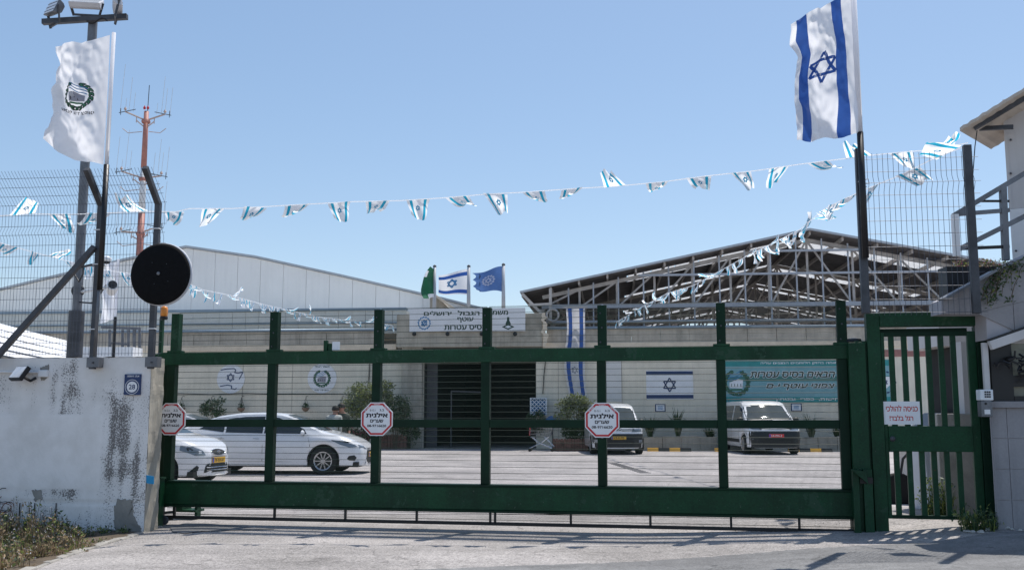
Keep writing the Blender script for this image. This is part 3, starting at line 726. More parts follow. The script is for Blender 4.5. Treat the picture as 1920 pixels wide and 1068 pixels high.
# long narrow flag hanging down the wall
hf = fthing('hanging_flag', 'long narrow white flag with blue edges hanging down beside the gateway', 'flag', FB)
P0 = FB.l(1079, 578, -.3); P1 = FB.l(1080, 765, -.3); wd = .78
def hfn(u, v):
    x = P0.x+(u-.5)*wd*(1-.06*sin(v*9)) + .10*sin(v*7+1)*v; z = P0.z+(P1.z-P0.z)*v
    return (x, -.25-.06*sin(u*8+v*5)-.05*cos(v*11), z)
b = MB(); b.grid(hfn, 10, 60, lambda u, v: 1 if (.12 < u < .3 or .7 < u < .88) else 0); b.build('cloth', [M['flag_white'], M['flag_blue']], hf, smooth=True)
b = MB(); g = lambda x, z: tuple(Vector(hfn(x, z))+Vector((0,-.012,0)))
star(b, g, .5, .62, .035, .007, 0, .16, n=1); b.build('star_print', M['navy'], hf)
MB().bar((P0.x-wd/2-.1,-.3,P0.z+.05),(P0.x+wd/2+.1,-.3,P0.z+.05),.05).build('top_bar', M['steel'], hf)
# ---------------------------------------------------------------- flags on the roof
def cloth_flag(t, fn, nu, nv, mats, mi, name='flag_cloth'):
    b = MB(); b.grid(fn, nu, nv, mi); return b.build(name, mats, t, smooth=True)
def roof_pole(px, py, lab, name='flagpole'):
    p = FB.l(px, py, .5); t = thing(name, lab, 'flag', FB.w(p.x, .5, 0), FB.a, 'flags on the roof above the gateway')
    z0 = pz; MB().tube([(0,0,z0-.3),(0,0,p.z)], [.09,.065], 10).build('pole', M['steel_blue'], t, smooth=True); MB().lathe([(.0,.10),(.07,.05),(.08,0),(.0,-.02)][::-1], (0,0,p.z), 10).build('finial', M['galv_dark'], t, smooth=True)
    return t, p.z
k_ = 41.4/FPX   # metres per photo pixel at that distance
t, z = roof_pole(815, 500, 'green flag seen nearly edge on, left of the three roof flags')
def ff(u, v): return (-(.36*sin(v*pi*.8)+.02)*u**.7*1.0 - .03*sin(v*9)*u, -1.0*u+.1*sin(u*7+v*4), z-.12-v*1.18-.18*u*v)
cloth_flag(t, ff, 16, 16, [M['flag_green'], M['flag_white']], lambda u, v: 1 if (v > .86 and u < .5) or (u > .6 and .12 < v < .3) else 0)
t, z = roof_pole(879, 500, 'white flag with blue stripes and star, middle of the three roof flags')
def ff(u, v): return (-1.27*u, .12*sin(u*7+v*1.5)*u**.5-.2*u, z-.08-v*1.12-.42*u*(1-u*.35)+.50*u*v*.72+.04*sin(u*6))
cloth_flag(t, ff, 20, 20, [M['flag_white'], M['flag_blue']], lambda u, v: 1 if .09 < v < .24 or .78 < v < .93 else 0)
b = MB(); star(b, lambda x, y: tuple(Vector(ff(x, y))+Vector((0,-.02,0))), .54, .5, .2, .045, 0, .17); b.build('star_print', M['emblem_blue'], t)
t, z = roof_pole(944, 497, 'blue flag with pale round emblem and torn edge, right of the three roof flags')
def ff(u, v):
    e = 1-(.12*abs(sin(v*8)) if u > .8 else 0); return (-1.28*u*e, .12*sin(u*6+v*2)*u**.5-.3*u, z-.04-v*1.10-.36*u+.42*u*v+.05*sin(u*7))
cloth_flag(t, ff, 22, 20, [M['flag_navy']], 0)
b = MB(); g = lambda x, y, k=1: tuple(Vector(ff(x, y))+Vector((0,-.02*k,0)))
for k in range(12): an = 2*pi*k/12; b.patch([(.48+.17*cos(an)+px*.05, .5+.2*sin(an)+py*.05) for px, py in ((-1,0),(0,1),(1,0),(0,-1))], g, 0, 1, 1)
star(b, g, .48, .5, .13, .03, 0, .11, n=1); b.build('emblem', M['silver_print'], t)
# ================================================================ SLIDING GATE
def gx(px, py=790, y=0): return GF.l(px, py, y).x
def gzz(px, py, y=0): return GF.l(px, py, y).z
gate = fthing('sliding_gate', 'long green steel sliding gate with mesh bays and heavy bottom beam', 'gate', GF)
zT1, zT0 = gzz(700, 657), gzz(700, 681); zM1, zM0 = gzz(900, 786), gzz(900, 801); zB1, zB0 = gzz(900, 911), gzz(900, 954)
zP = gzz(712, 581); zL = gzz(900, 979)
GXL, GXR = gx(308, 670), gx(1592, 670)
pw = .11
MB().box(GXL-.06, GXR, -.06, .06, zT0, zT1).build('top_rail', M['green'], gate, bevel=.006)
MB().box(GXL-.06, GXR+.04, -.09, .09, zB0, zB1).build('bottom_beam', M['green'], gate, bevel=.008)
MB().box(GXL-.02, GXR+.04, -.10, .10, zB1, zB1+.025).build('beam_flange', M['green_dark'], gate)
MB().box(GXL-.02, GXR+.04, -.11, .10, zB0-.03, zB0-.001).build('beam_flange', M['green_dark'], gate)
cxs = [gx(320.5), gx(509), gx(706), gx(911), gx(1129), gx(1354), gx(1582.5)]
for i in range(6):
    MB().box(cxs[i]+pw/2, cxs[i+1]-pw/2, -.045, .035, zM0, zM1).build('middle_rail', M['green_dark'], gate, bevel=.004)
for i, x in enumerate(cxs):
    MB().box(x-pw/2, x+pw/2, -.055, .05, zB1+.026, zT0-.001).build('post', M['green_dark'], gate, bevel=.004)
    b = MB(); o_ = .015 if i else .03
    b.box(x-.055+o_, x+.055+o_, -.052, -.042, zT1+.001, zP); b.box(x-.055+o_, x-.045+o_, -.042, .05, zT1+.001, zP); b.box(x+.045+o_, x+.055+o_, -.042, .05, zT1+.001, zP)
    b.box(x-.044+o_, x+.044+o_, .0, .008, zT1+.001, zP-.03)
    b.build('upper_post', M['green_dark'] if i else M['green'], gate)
    MB().box(x-.10+o_, x+.10+o_, -.058, .055, zT1+.0015, zT1+.03).build('foot_plate', M['green'], gate, bevel=.004)
    if i:
        for k in range(3): MB().lathe([(.010,-.008),(.012,0)][::1], (x+o_-.02+.02*(k % 2), -.053, zP-.1-.18*k), 6, 'y').build('bolt', M['galv_dark'], gate)
MB().box(GXL-.02, GXR+.10, -.10, -.07, zL-.02, zL+.02).build('bottom_rod', M['black'], gate)
for px in (333, 520, 652, 785, 922, 931, 1072, 1220, 1370, 1497):
    x = gx(px, 965); MB().box(x-.014, x+.014, -.10, -.07, zL, zB0-.03).build('strut', M['black'], gate)
MB().box(GXL+.0, GXL+.06, -.05, .05, zL, zB0).build('strut', M['green_dark'], gate)
# welded wire mesh: 12.7 x 76 mm, too fine to pick apart, one part per bay
def wire_mesh(x0, x1, z0, z1, y, sx=.0127, sz=.0762, wv=.0028, wh=.0058, name='wire_mesh', m='green_wire', par=None):
    b = MB(); n = int((x1-x0)/sx)
    for k in range(n+1):
        x = x0+(x1-x0)*k/n
        b.add([(x-wv/2,y,z0),(x,y-wv/2,z0),(x+wv/2,y,z0),(x-wv/2,y,z1),(x,y-wv/2,z1),(x+wv/2,y,z1)], [(0,1,4,3),(1,2,5,4),(2,0,3,5)])
    n = int((z1-z0)/sz)
    for k in range(n+1):
        z = z1-.012-sz*k
        if z < z0: break
        b.add([(x0,y+.004,z-wh/2),(x0,y+.001,z),(x0,y+.004,z+wh/2),(x1,y+.004,z-wh/2),(x1,y+.001,z),(x1,y+.004,z+wh/2)], [(0,1,4,3),(1,2,5,4),(2,0,3,5)])
    return b.build(name, M[m], par, kind='stuff')
for i in range(6):
    wire_mesh(cxs[i]+.01, cxs[i+1]-.01, zB1+.03, zT0-.002, .052, par=gate)
    wire_mesh(cxs[i]+.03, cxs[i+1]-.0, zT1+.002, zP+.03, .056, par=gate)
wire_mesh(cxs[0]+.05, GXR+.05, zL+.02, zB0-.03, -.085, par=gate)
b = MB(); x = gx(612, 648, .0); z = zT1
b.box(x-.03, x+.02, -.03, .03, z, z+.14); b.box(x+.02, x+.08, -.01, .02, z, z+.10); b.build('latch_bracket', M['green'], gate, bevel=.004)
MB().box(x+.09, x+.19, -.03, .0, z+.01, z+.12).build('white_box', M['white_plastic'], gate, bevel=.004)
# roller and foot bits seen below the left end
b = MB(); x = gx(306, 965)
for k in range(3): b.bar((x-.02, .0, .04+.09*k), (x+.16, .0, .06+.09*k), .05, .035)
b.bar((x, .0, .0), (x, .0, .3), .03); b.build('roller_frame', M['galv'], gate)
MB().lathe([(.05,-.02),(.06,0),(.05,.02)], (x+.08, -.1, .05), 14, 'y').build('roller', M['galv_dark'], gate)
b = MB(); x = gx(345, 950, .5); b.box(x-.14, x+.2, .45, .7, .10, .13); b.box(x-.14, x+.0, .45, .7, .13, .22); b.box(x+.16, x+.2, .5, .6, .0, .25)
tg = fthing('gate_track_foot', 'small green steel foot plate behind the left end of the gate', 'bracket', GF); b.build('plate', M['green'], tg)
# green posts that guide and receive the gate
t = fthing('guide_post', 'short green square post at the end of the white wall', 'post', GF)
x0, x1 = gx(289, 940, -.2), gx(304, 940, -.2); MB().box(x0, x1, -.26, -.15, -.1, gzz(296, 897, -.2)).build('shaft', M['green'], t, bevel=.006); MB().box(x0-.01, x1+.01, -.27, -.14, gzz(296, 897, -.2), gzz(296, 895, -.2)+.01).build('cap', M['green'], t)
t = fthing('guide_post', 'tall dark green double post behind the end of the white wall', 'post', GF)
x0 = gx(302, 800, .2); MB().box(x0, x0+.09, .14, .24, 0, zT1+.02).build('shaft', M['green_dark'], t, bevel=.006); MB().box(x0-.12, x0-.03, .1, .2, 0, zT1).build('shaft', M['green'], t, bevel=.006)
t = fthing('beacon_pole', 'thin green pole with orange warning beacon beside the gate', 'beacon', GF)
p = GF.l(304, 595, .35); MB().bar((p.x, .35, 0), (p.x, .35, p.z), .05).build('pole', M['green'], t)
q = GF.l(308, 578, .35); MB().lathe([(.045,0),(.05,.02),(.052,.10),(.045,.13),(.015,.145)], (q.x, .35, p.z+.015), 16).build('lamp', M['orange'], t, smooth=True)
MB().lathe([(.05,-.03),(.055,.0),(.05,.015)], (q.x, .35, p.z), 14).build('lamp_base', M['black'], t)
t = fthing('gate_column', 'broad green steel column that receives the right end of the gate', 'post', GF)
def col_x(px, y): return gx(px, 800, y)
zc_ = gzz(1605, 642, -.1)
MB().box(col_x(1596,-.12), col_x(1628,-.12), -.16, .14, 0, zc_).build('shaft', M['green'], t, bevel=.008)
b = MB(); b.box(col_x(1588,.1), col_x(1596,.1)-.002, -.02, .16, 0, zc_+.05); b.build('guide_channel', M['green_dark'], t)
zr = gzz(1610, 879, -.25)
b = MB(); xa, xb = col_x(1594,-.25), col_x(1632,-.25)
b.box(xa, xa+.07, -.28, -.17, .08, zr); b.box(xb-.10, xb, -.24, -.17, .08, zr); b.box(xa+.07, xb-.10, -.185, -.165, .08, zr)
b.build('receiver', M['green'], t, bevel=.004)
MB().prism([(xa-.02, zr), (xa+.14, zr-.02), (xa+.16, zr-.16)], -.34, -.28).build('catch_plate', M['green'], t)
MB().box(xb-.14, xb+.0, -.26, -.245, zr-.16, zr-.09).build('slot', M['black'], t)
MB().lathe([(.09,0),(.10,.02),(.09,.05),(.03,.06)], (col_x(1607,0), 0, zc_), 12).build('cap', M['black'], t)
# ---------------------------------------------------------------- octagonal company signs on the gate
def octo(cx, cz, r):
    return [(cx+r*cos(R(22.5+45*k)), cz+r*sin(R(22.5+45*k))) for k in range(8)]
for i, (px, py, lab) in enumerate(((321, 785, 'octagonal white sign with red border at the wall end of the gate'), (707, 785, 'octagonal white sign with red border in front of the bush beside the white car'), (1129, 787, 'octagonal white sign with red border in front of the parked van'))):
    y = -.075; q = GF.l(px, py, y); t = fthing('octagon_sign', lab, 'sign', GF, 'octagonal company signs on the gate')
    r = .228
    MB().prism(octo(q.x, q.z, r), y-.012, y).build('plate', M['sign_white'], t)
    f = lambda x, z, k=1: (x, y-.012-.0015*k, z)
    b = MB(); o1, o2 = octo(q.x, q.z, r*.94), octo(q.x, q.z, r*.83)
    for k in range(8): b.add([f(*o1[k]), f(*o1[(k+1)%8]), f(*o2[(k+1)%8]), f(*o2[k])], [(0,1,2,3)])
    b.build('border', M['sign_red'], t)
    for k, word in ((3, 'שערים'), (2, 'חשמל'), (1, 'גדרות')):
        b = MB(); a = R(45*k); c0 = (q.x+r*.817*cos(a), q.z+r*.817*sin(a)); ta = a-pi/2
        g = lambda x, z: f(c0[0]+x*cos(ta)-z*sin(ta), c0[1]+x*sin(ta)+z*cos(ta), 2)
        put_text(b, word, g, 0, 0, .018, .085, .02); b.build('border_print', M['sign_white'], t, kind='stuff')
    b = MB()
    put_text(b, 'B.G.I.', f, q.x-.052, q.z+.112, .024, .080, .0); put_text(b, 'ב.ג', f, q.x+.066, q.z+.114, .026, .062, .02)
    put_text(b, 'אילנית', f, q.x+.0, q.z+.052, .062, .29, .045)
    put_text(b, 'שערים', f, q.x, q.z-.024, .040, .175, .035); put_text(b, '08-9716620', f, q.x, q.z-.085, .032, .255, .03)
    b.build('lettering', M['ink'], t, kind='stuff')
    MB().box(q.x-.012, q.x+.012, y-.0165, y-.012, q.z-r*.97, q.z-r*.93).build('screw', M['galv'], t)
# ================================================================ WHITE WALL, LEFT, WITH FENCE
dW = 12.72; WF = Fr((-675/FPX*dW, dW), R(-6.5))
wtop = WF.l(200, 670, 0).z
wall = fthing('white_wall', 'white painted roadside wall with black mould stains and bare patches', 'wall', WF)
WT = .36; xe = 0.0; xL = -7.5
def blob(x, z, cx, cz, rx, rz): d = ((x-cx)/rx)**2+((z-cz)/rz)**2; return math.exp(-d*1.2)
def wpt(px, py): q = WF.l(px, py, 0); return q.x, q.z
DB = [] # stained areas of the photographed wall: centre, size, strength
for px, py, rx, ry, s in ((122,745,24,70,1.0),(62,735,10,40,.45),(186,735,12,60,.55),(5,730,20,60,.7),(118,800,30,18,.35),(225,780,24,70,.9),(222,850,42,70,1.0),(262,760,16,60,.55),(258,880,26,60,.6),(228,905,34,35,.8),(205,835,14,90,.5),
        (283,800,9,110,.75),(276,935,16,50,.9),(205,895,30,22,.5),(120,920,22,20,1.0),(60,925,40,10,.6),(20,960,40,40,.6),(85,965,28,30,.7),(170,970,26,28,.6),(175,985,14,18,1.0),(110,985,20,14,.6),(238,700,22,12,.3),(248,760,10,30,.6),(30,690,60,8,.35),(205,670,110,4,.4),(180,940,120,6,.35)):
    x, z = wpt(px, py); DB.append((x, z, rx/147, ry/147, s))
clean = [wpt(-200, 915), wpt(192, 778)]; clean2 = [wpt(80, 905), wpt(140, 830)]
def dirt(x, z):
    s = .05+.22*sstep(.12, 0, wtop-z)*(.5+noise.noise(Vector((x*5,1,0))))+.25*max(0, noise.noise(Vector((x*1.2, 0, z*.6))))+.04
    for cx, cz, rx, rz_, k in DB: s = max(s, k*1.15*blob(x, z, cx, cz, rx*1.6, rz_*1.3))
    s *= .72+.9*noise.noise(Vector((x*11, 3, z*1.2)))+.6*noise.noise(Vector((x*3, 9, z*5)))
    if x > clean[1][0]-.02 and z < clean[1][1]+.3: s = max(s, .42+.35*noise.noise(Vector((x*6, 1, z*1.5))))
    if x < clean[1][0] and clean[0][1] < z < clean[1][1]: s *= .10
    return max(0, min(1, s))
b = MB(); NX, NZ = 250, 84; zbot = -.45
def wf(u, v):
    x = xL+(xe-xL)*u; z = zbot+(wtop-zbot)*v
    y = .006*noise.noise(Vector((x*1.5, 0, z*1.5)))
    if x < clean[1][0] and clean[0][1] < z < clean[1][1]: y -= .004
    zj = wpt(100, 940)[1]
    if abs(z-zj) < .014: y += .012
    return (x, y-.0, z)
b.grid(wf, NX, NZ)
n = len(b.v)
b.add([(xL,WT,zbot),(xe,WT,zbot),(xe,WT,wtop),(xL,WT,wtop),(xe,.0,zbot),(xe,.0,wtop),(xL,0,wtop),(xL,0,zbot)], [(1,0,3,2),(4,1,2,5),(6,5,2,3),(0,7,6,3)], 1)
m = bpy.data.materials.new('stained_white_wall'); m.use_nodes = True; nt = m.node_tree; N = nt.nodes; L = nt.links; P_ = N['Principled BSDF']; P_.inputs['Roughness'].default_value = .85
at_ = N.new('ShaderNodeAttribute'); at_.attribute_name = 'dirt'; tc = N.new('ShaderNodeTexCoord')
def nzz(sc, det=3, r=.6, vec=None):
    q = N.new('ShaderNodeTexNoise'); q.inputs['Scale'].default_value = sc; q.inputs['Detail'].default_value = det; q.inputs['Roughness'].default_value = r; L.new(tc.outputs['Object'], q.inputs['Vector']); return q
def mth(op, a, b_=None, c_=None):
    q = N.new('ShaderNodeMath'); q.operation = op
    for i, v in enumerate((a, b_, c_)):
        if v is None: continue
        if isinstance(v, (int, float)): q.inputs[i].default_value = v
        else: L.new(v, q.inputs[i])
    return q.outputs[0]
def mrr(v, a, b_, c_=0, d=1):
    q = N.new('ShaderNodeMapRange'); q.inputs[1].default_value = a; q.inputs[2].default_value = b_; q.inputs[3].default_value = c_; q.inputs[4].default_value = d; L.new(v, q.inputs[0]); return q.outputs[0]
fine = nzz(48, 4, .75).outputs[0]
th = mth('MULTIPLY_ADD', at_.outputs['Fac'], -.30, .715)           # speckle threshold falls where the wall is stained
spk = mrr(mth('SUBTRACT', fine, th), -.01, .045)
soft = mth('MULTIPLY', at_.outputs['Fac'], .27)
base = N.new('ShaderNodeMix'); base.data_type = 'RGBA'; base.inputs[6].default_value = (.88,.86,.85,1); base.inputs[7].default_value = (.77,.75,.73,1); L.new(mrr(nzz(2.2, 7).outputs[0], .42, .62), base.inputs[0])
g1 = N.new('ShaderNodeMix'); g1.data_type = 'RGBA'; g1.inputs[7].default_value = (.33,.32,.32,1); L.new(base.outputs[2], g1.inputs[6]); L.new(soft, g1.inputs[0])
g2 = N.new('ShaderNodeMix'); g2.data_type = 'RGBA'; g2.inputs[7].default_value = (.14,.13,.125,1); L.new(g1.outputs[2], g2.inputs[6]); L.new(mth('MULTIPLY', spk, .93), g2.inputs[0])
L.new(g2.outputs[2], P_.inputs['Base Color'])
bm = N.new('ShaderNodeBump'); bm.inputs['Strength'].default_value = .35; bm.inputs['Distance'].default_value = .01; L.new(nzz(18, 6).outputs[0], bm.inputs['Height']); L.new(bm.outputs[0], P_.inputs['Normal'])
M['stained'] = m
me = b.mesh('wall_body', [m, M['concrete']]); a_ = me.attributes.new('dirt', 'FLOAT', 'POINT')
a_.data.foreach_set('value', [dirt(v[0], v[2]) if i < n else .35 for i, v in enumerate(b.v)])
for p_ in me.polygons:
    if p_.material_index == 0: p_.use_smooth = True
inst(me, 'wall_body', wall)
def blotch(pts, seed, th=.012, mm='render_bare', name='bare_patch'):
    rnd = random.Random(seed); q = [wpt(*p) for p in pts]; o = []
    for i in range(len(q)):
        a, c = q[i], q[(i+1) % len(q)]
        for k in range(6):
            t = k/6; o.append((a[0]+(c[0]-a[0])*t+rnd.uniform(-.014,.014), a[1]+(c[1]-a[1])*t+rnd.uniform(-.014,.014)))
    b = MB(); cx = sum(p[0] for p in o)/len(o); cz = sum(p[1] for p in o)/len(o); n_ = len(o)
    b.add([(cx,-th,cz)]+[(x,-th,z) for x, z in o]+[(x,.01,z) for x, z in o], [(0,1+i,1+(i+1)%n_) for i in range(n_)]+[(1+i,1+n_+i,1+n_+(i+1)%n_,1+(i+1)%n_) for i in range(n_)])
    return b.build(name, M[mm], wall)
blotch([(222,935),(248,935),(250,960),(262,985),(268,1002),(240,1010),(218,1008),(215,985),(213,955)], 1)
blotch([(75,690),(92,682),(88,710),(76,712)], 2); blotch([(61,918),(76,917),(80,935),(66,938)], 3)
blotch([(150,1002),(200,990),(268,1000),(268,1030),(150,1030)], 5)
# thin vertical joints between blocks of the lowest course
for px in (38, 66, 106):
    x, z1_ = wpt(px, 942); z0_ = wpt(px, 992)[1]
    MB().box(x-.006, x+.006, -.010, -.004, z0_, z1_).build('block_joint', M['black'], wall)
# end strip of the wall (rough concrete edge)
b = MB()
b.grid(lambda u, v: (.004+.018*noise.noise(Vector((u*3, v*14, 0))), WT*u, zbot+(wtop-zbot)*v), 8, 50); b.build('rough_end', M['concrete'], wall)
b = MB(); b.grid(lambda u, v: (xL+(xe-xL)*u, WT*v, wtop+.006+.012*noise.noise(Vector((u*60, v*3, 2)))), 160, 5); b.build('mortar_top', M['concrete'], wall)
q = WF.l(281, 898, -.01); MB().prism([wpt(275,890), wpt(289,892), wpt(289,907), wpt(275,905)], -.012, -.003).build('blue_paint', mat('blue_paint', (.02,.28,.55), .7, var=.2), wall)
# things on the wall
t = fthing('house_number', 'dark blue number plate with white 28 on the white wall', 'sign', WF)
a, c = WF.l(234, 740), WF.l(266, 701); y = -.02
MB().box(a.x, c.x, y-.012, 0, a.z, c.z).build('plate', M['navy'], t, bevel=.003)
b = MB(); f = lambda x, z, k=1: (x, y-.012-.0012*k, z); cx, cz = (a.x+c.x)/2, (a.z+c.z)/2-.03; r = .085
for (r0, r1, mi) in ((.088,.094,0),):
    for k in range(24): A, B = 2*pi*k/24, 2*pi*(k+1)/24; b.add([f(cx+r0*cos(A),cz+r0*sin(A)), f(cx+r1*cos(A),cz+r1*sin(A)), f(cx+r1*cos(B),cz+r1*sin(B)), f(cx+r0*cos(B),cz+r0*sin(B))], [(0,1,2,3)])
b.patch([(cx+.07*cos(2*pi*k/20), cz+.07*sin(2*pi*k/20)) for k in range(20)], f, 0, 1, 1)
put_text(b, '28', lambda x, z: f(x, z, 2), cx, cz, .062, .085, .02, mi=1)
put_text(b, 'א.ת. היוזמה', f, (a.x+c.x)/2+.01, c.z-.026, .022, .16, .02); 
b.build('print', [M['sign_white'], M['navy']], t, kind='stuff')
t = fthing('wall_floodlight', 'small square LED floodlight fixed to the white wall', 'floodlight', WF)
q = WF.l(38, 700, -.15)
b = MB(); b.box(-.12,.12,-.03,.03,-.10,.10); o = b.build('housing', M['black'], t, bevel=.01); o.location = (q.x, -.16, q.z); o.rotation_euler = (R(-35), 0, R(-25))
b = MB(); b.box(-.105,.105,-.036,-.031,-.085,.085); o2 = b.build('glass', M['lamp_white'], t); o2.location = o.location; o2.rotation_euler = o.rotation_euler
b = MB(); b.tube([(q.x+.05,-.13,q.z-.05),(q.x+.10,-.08,q.z-.09),(q.x+.14,-.03,q.z-.05)], .02, 6); b.build('bracket', M['black'], t)
MB().tube([(q.x-.5,-.02,q.z+.03),(q.x+.18,-.02,q.z+.02)], .015, 6).build('conduit', M['white_paint'], t); MB().box(q.x+.18, q.x+.30, -.06, 0, q.z-.04, q.z+.05).build('junction_box', M['white_paint'], t, bevel=.01)
t = fthing('wire_coil', 'loose rusty wires hanging on the white wall above the weeds', 'wire', WF)
rnd = random.Random(2)
for k in range(5):
    q = WF.l(rnd.uniform(2,12), rnd.uniform(925,950), -.05); b = MB()
    b.tube([(q.x+.09*cos(a_+k)*(1+.15*k), -.03-.02*k, q.z-.03*a_+.10*sin(a_+k)) for a_ in [i*.5 for i in range(12)]], .005, 4); b.build('wire', M['black'] if k % 2 else mat('rust', (.15,.05,.03), .9), t)
# ---------------------------------------------------------------- mesh fence with cranked posts on the wall
fence = fthing('wire_fence', 'grey welded wire fence with cranked top standing on the white wall', 'fence', WF)
yF = -.03
zc1 = WF.l(295, 382, yF).z; top_y = yF-.42; zf = WF.l(270, 318, top_y).z
for px in (176, 285):
    q = WF.l(px, 668, yF-.04); s = .07; b = MB(); yy = yF-.06
    b.bar((q.x, yy, wtop-.15), (q.x, yy, zc1), s, s, up=(0,1,0)); b.bar((q.x, yy+.005, zc1-.02), (q.x, yy-.40, zf+.02), s*.98, s, up=(1,0,0))
    b.build('post', M['galv_dark'], fence, bevel=.006)
    MB().box(q.x-.06, q.x+.10, yF-.105, -.006, wtop-.13, wtop+.0).build('bracket', M['galv'], fence, bevel=.004)
    MB().lathe([(.012,-.015),(.012,0)], (q.x+.03, yF-.106, wtop-.07), 6, 'y').build('bolt', M['galv_dark'], fence)
    for z in (zc1-.35, zc1-.8, wtop+.35): MB().box(q.x-.05, q.x+.05, yy-.05, yy+.01, z, z+.012).build('clamp', M['white_paint'], fence)
a, c = WF.l(-25, 690, yF-.13), WF.l(176, 462, yF-.13)
MB().bar((a.x, yF-.13, a.z), (c.x, yF-.11, c.z), .07, .07, up=(0,1,0)).build('brace', M['galv_dark'], fence, bevel=.006)
def fence_profile():   # (y, z) going up: two pressed folds, then the crank
    P = []
    for z0 in (WF.l(100, 560, yF).z,): pass
    folds = [WF.l(100, 437, yF).z]
    z = wtop+.02; P.append((yF, z))
    for fz_ in folds: P += [(yF, fz_-.08), (yF-.05, fz_-.0), (yF, fz_+.08)]
    P += [(yF, zc1), (top_y, zf+.03)]
    return P
FP = fence_profile()
def along(P, d):
    for (y0, z0), (y1, z1) in zip(P, P[1:]):
        l = sqrt((y1-y0)**2+(z1-z0)**2)
        if d <= l: return (y0+(y1-y0)*d/l, z0+(z1-z0)*d/l)
        d -= l
    return P[-1]
plen = sum(sqrt((a[0]-c[0])**2+(a[1]-c[1])**2) for a, c in zip(FP, FP[1:]))
x1 = WF.l(300, 600, yF).x
def fence_wires(par, x0, x1, sx, FP, plen, sz, r, m, ext=.03, off=0):
    n = int((x1-x0)/sx); me = MB()
    me.tube([(0, y, z) for y, z in FP], r, 4, cap=False); vm = me.mesh('upright_wire', M[m])
    for k in range(n+1): inst(vm, 'upright_wire', par, (x0+sx*k, off, 0))
    hm = MB().tube([(x0-ext, 0, 0), (x1+ext, 0, 0)], r*1.1, 4).mesh('cross_wire', M[m]); d = .03
    ds = []
    while d < plen: ds.append(d); d += sz
    for d in ds: y, z = along(FP, d); inst(hm, 'cross_wire', par, (0, y+off-r, z))
fence_wires(fence, x1-.0449*int((x1+5.6)/.0449), x1, .0449, FP, plen, .142, .0024, 'wire')
# ---------------------------------------------------------------- traffic mirror seen from behind
t = fthing('traffic_mirror', 'round black back of a convex traffic mirror on the fence post', 'mirror', WF)
q = WF.l(299, 513, yF-.25)
MB().lathe([(.0,.02),(.37,.02),(.385,.0),(.392,-.03),(.36,-.055),(.20,-.075),(.0,-.08)][::-1], (q.x, yF-.2, q.z), 48, 'y').build('back_shell', M['black_matt'], t, smooth=True)
MB().lathe([(.393,.0),(.402,.012),(.402,.03),(.39,.035)], (q.x, yF-.2, q.z), 48, 'y').build('rim', M['sheet'], t, smooth=True)
MB().lathe([(.014,-.095),(.022,-.088),(.022,-.078)], (q.x, yF-.2, q.z), 12, 'y').build('centre_bolt', M['galv'], t)
for dx, dz in ((-.09,-.0+.14),(.10,.12),(-.05,-.13),(.13,-.1)): MB().lathe([(.005,-.082),(.006,-.07)], (q.x+dx, yF-.2, q.z+dz), 6, 'y').build('rivet', M['galv_dark'], t)
MB().bar((q.x, yF-.12, q.z), (WF.l(290,513,yF-.06).x, yF-.09, q.z), .05).build('arm', M['galv_dark'], t)
# ================================================================ FLAGS ON POLES BY THE GATE
tf = fthing('flagpole', 'tall thin pole with white flag, wreath emblem and lettering above the wall', 'flag', WF)
q = WF.l(178, 655, yF-.16); yP = yF-.16; zt = WF.l(206, 62, yP).z; zm = WF.l(195, 309, yP).z; zk = WF.l(188, 500, yP).z
MB().tube([(q.x-.0, yP, wtop+.0), (q.x+.02, yP, zk)], .022, 8).build('lower_tube', M['galv'], tf, smooth=True)
MB().tube([(q.x+.02, yP, zk-.3), (q.x+.025, yP, zm)], .036, 10).build('black_tube', M['black'], tf, smooth=True)
MB().tube([(q.x+.025, yP, zm), (q.x+.03, yP, zt)], .026, 10).build('flag_sleeve', M['flag_white'], tf, smooth=True)
def lerp2(a, b_, t): return (a[0]+(b_[0]-a[0])*t, a[1]+(b_[1]-a[1])*t)
def polyl(P, t):
    t = max(0, min(1, t))*(len(P)-1); i = min(int(t), len(P)-2); return lerp2(P[i], P[i+1], t-i)
LE = [(111,92),(111,125),(112,160),(112,200),(109,232),(97,266)]      # free edge, top to bottom
PE = [(206,66),(204.5,115),(202,165),(199.5,214),(196.5,262),(194,309)]
TE = [(206,66),(180,74),(155,83),(130,90),(111,92)]
BE = [(194,309),(170,303),(140,300),(120,290),(104,277),(97,266)]
def coons(u, v):
    a = polyl(PE, v); c = polyl(LE, v); t = polyl(TE, u); b_ = polyl(BE, u)
    cc = [(1-u)*(1-v)*PE[0][i]+u*(1-v)*LE[0][i]+(1-u)*v*PE[-1][i]+u*v*LE[-1][i] for i in (0,1)]
    return [(1-u)*a[i]+u*c[i]+(1-v)*t[i]+v*b_[i]-cc[i] for i in (0,1)]
def fold(u, v, s=1.0):
    e = u**.8
    return s*1.35*(e*(.05*sin(7*u+5*v)+.030*sin(15*u-11*v+1)+.022*noise.noise(Vector((u*6, v*9, 4)))*2) + .02*noise.noise(Vector((u*11+v*9, v*12-u*6, 7)))*min(1, u*4) + .05*sin(pi*u)*sstep(.55,.9,v)*sin(12*v+9*u))
def fl(u, v, k=0):
    p = coons(u, v); y = yP+fold(u, v)-.004*k-.12*u; q = WF.l(p[0], p[1], yP); return (q.x, y, q.z)
cloth_flag(tf, fl, 60, 80, [M['flag_white']], 0)
b = MB(); fe = lambda x, z, k=1: fl(x, z, k)
ar = .092/.24*1.0   # flag units: u over 0.66 m, v over 1.6 m
def fe2(x, z, k=1): return fl(.5+x, .475-z*.40, k*.8)      # x, z in flag widths, z up
wall_emblem(b, fe2, -.01, .02, .25, (0,1,2,3))
put_text(b, 'עוטף גדר צפוני', fe2, -.01, -.335, .085, .62, .02, .15, mi=1)
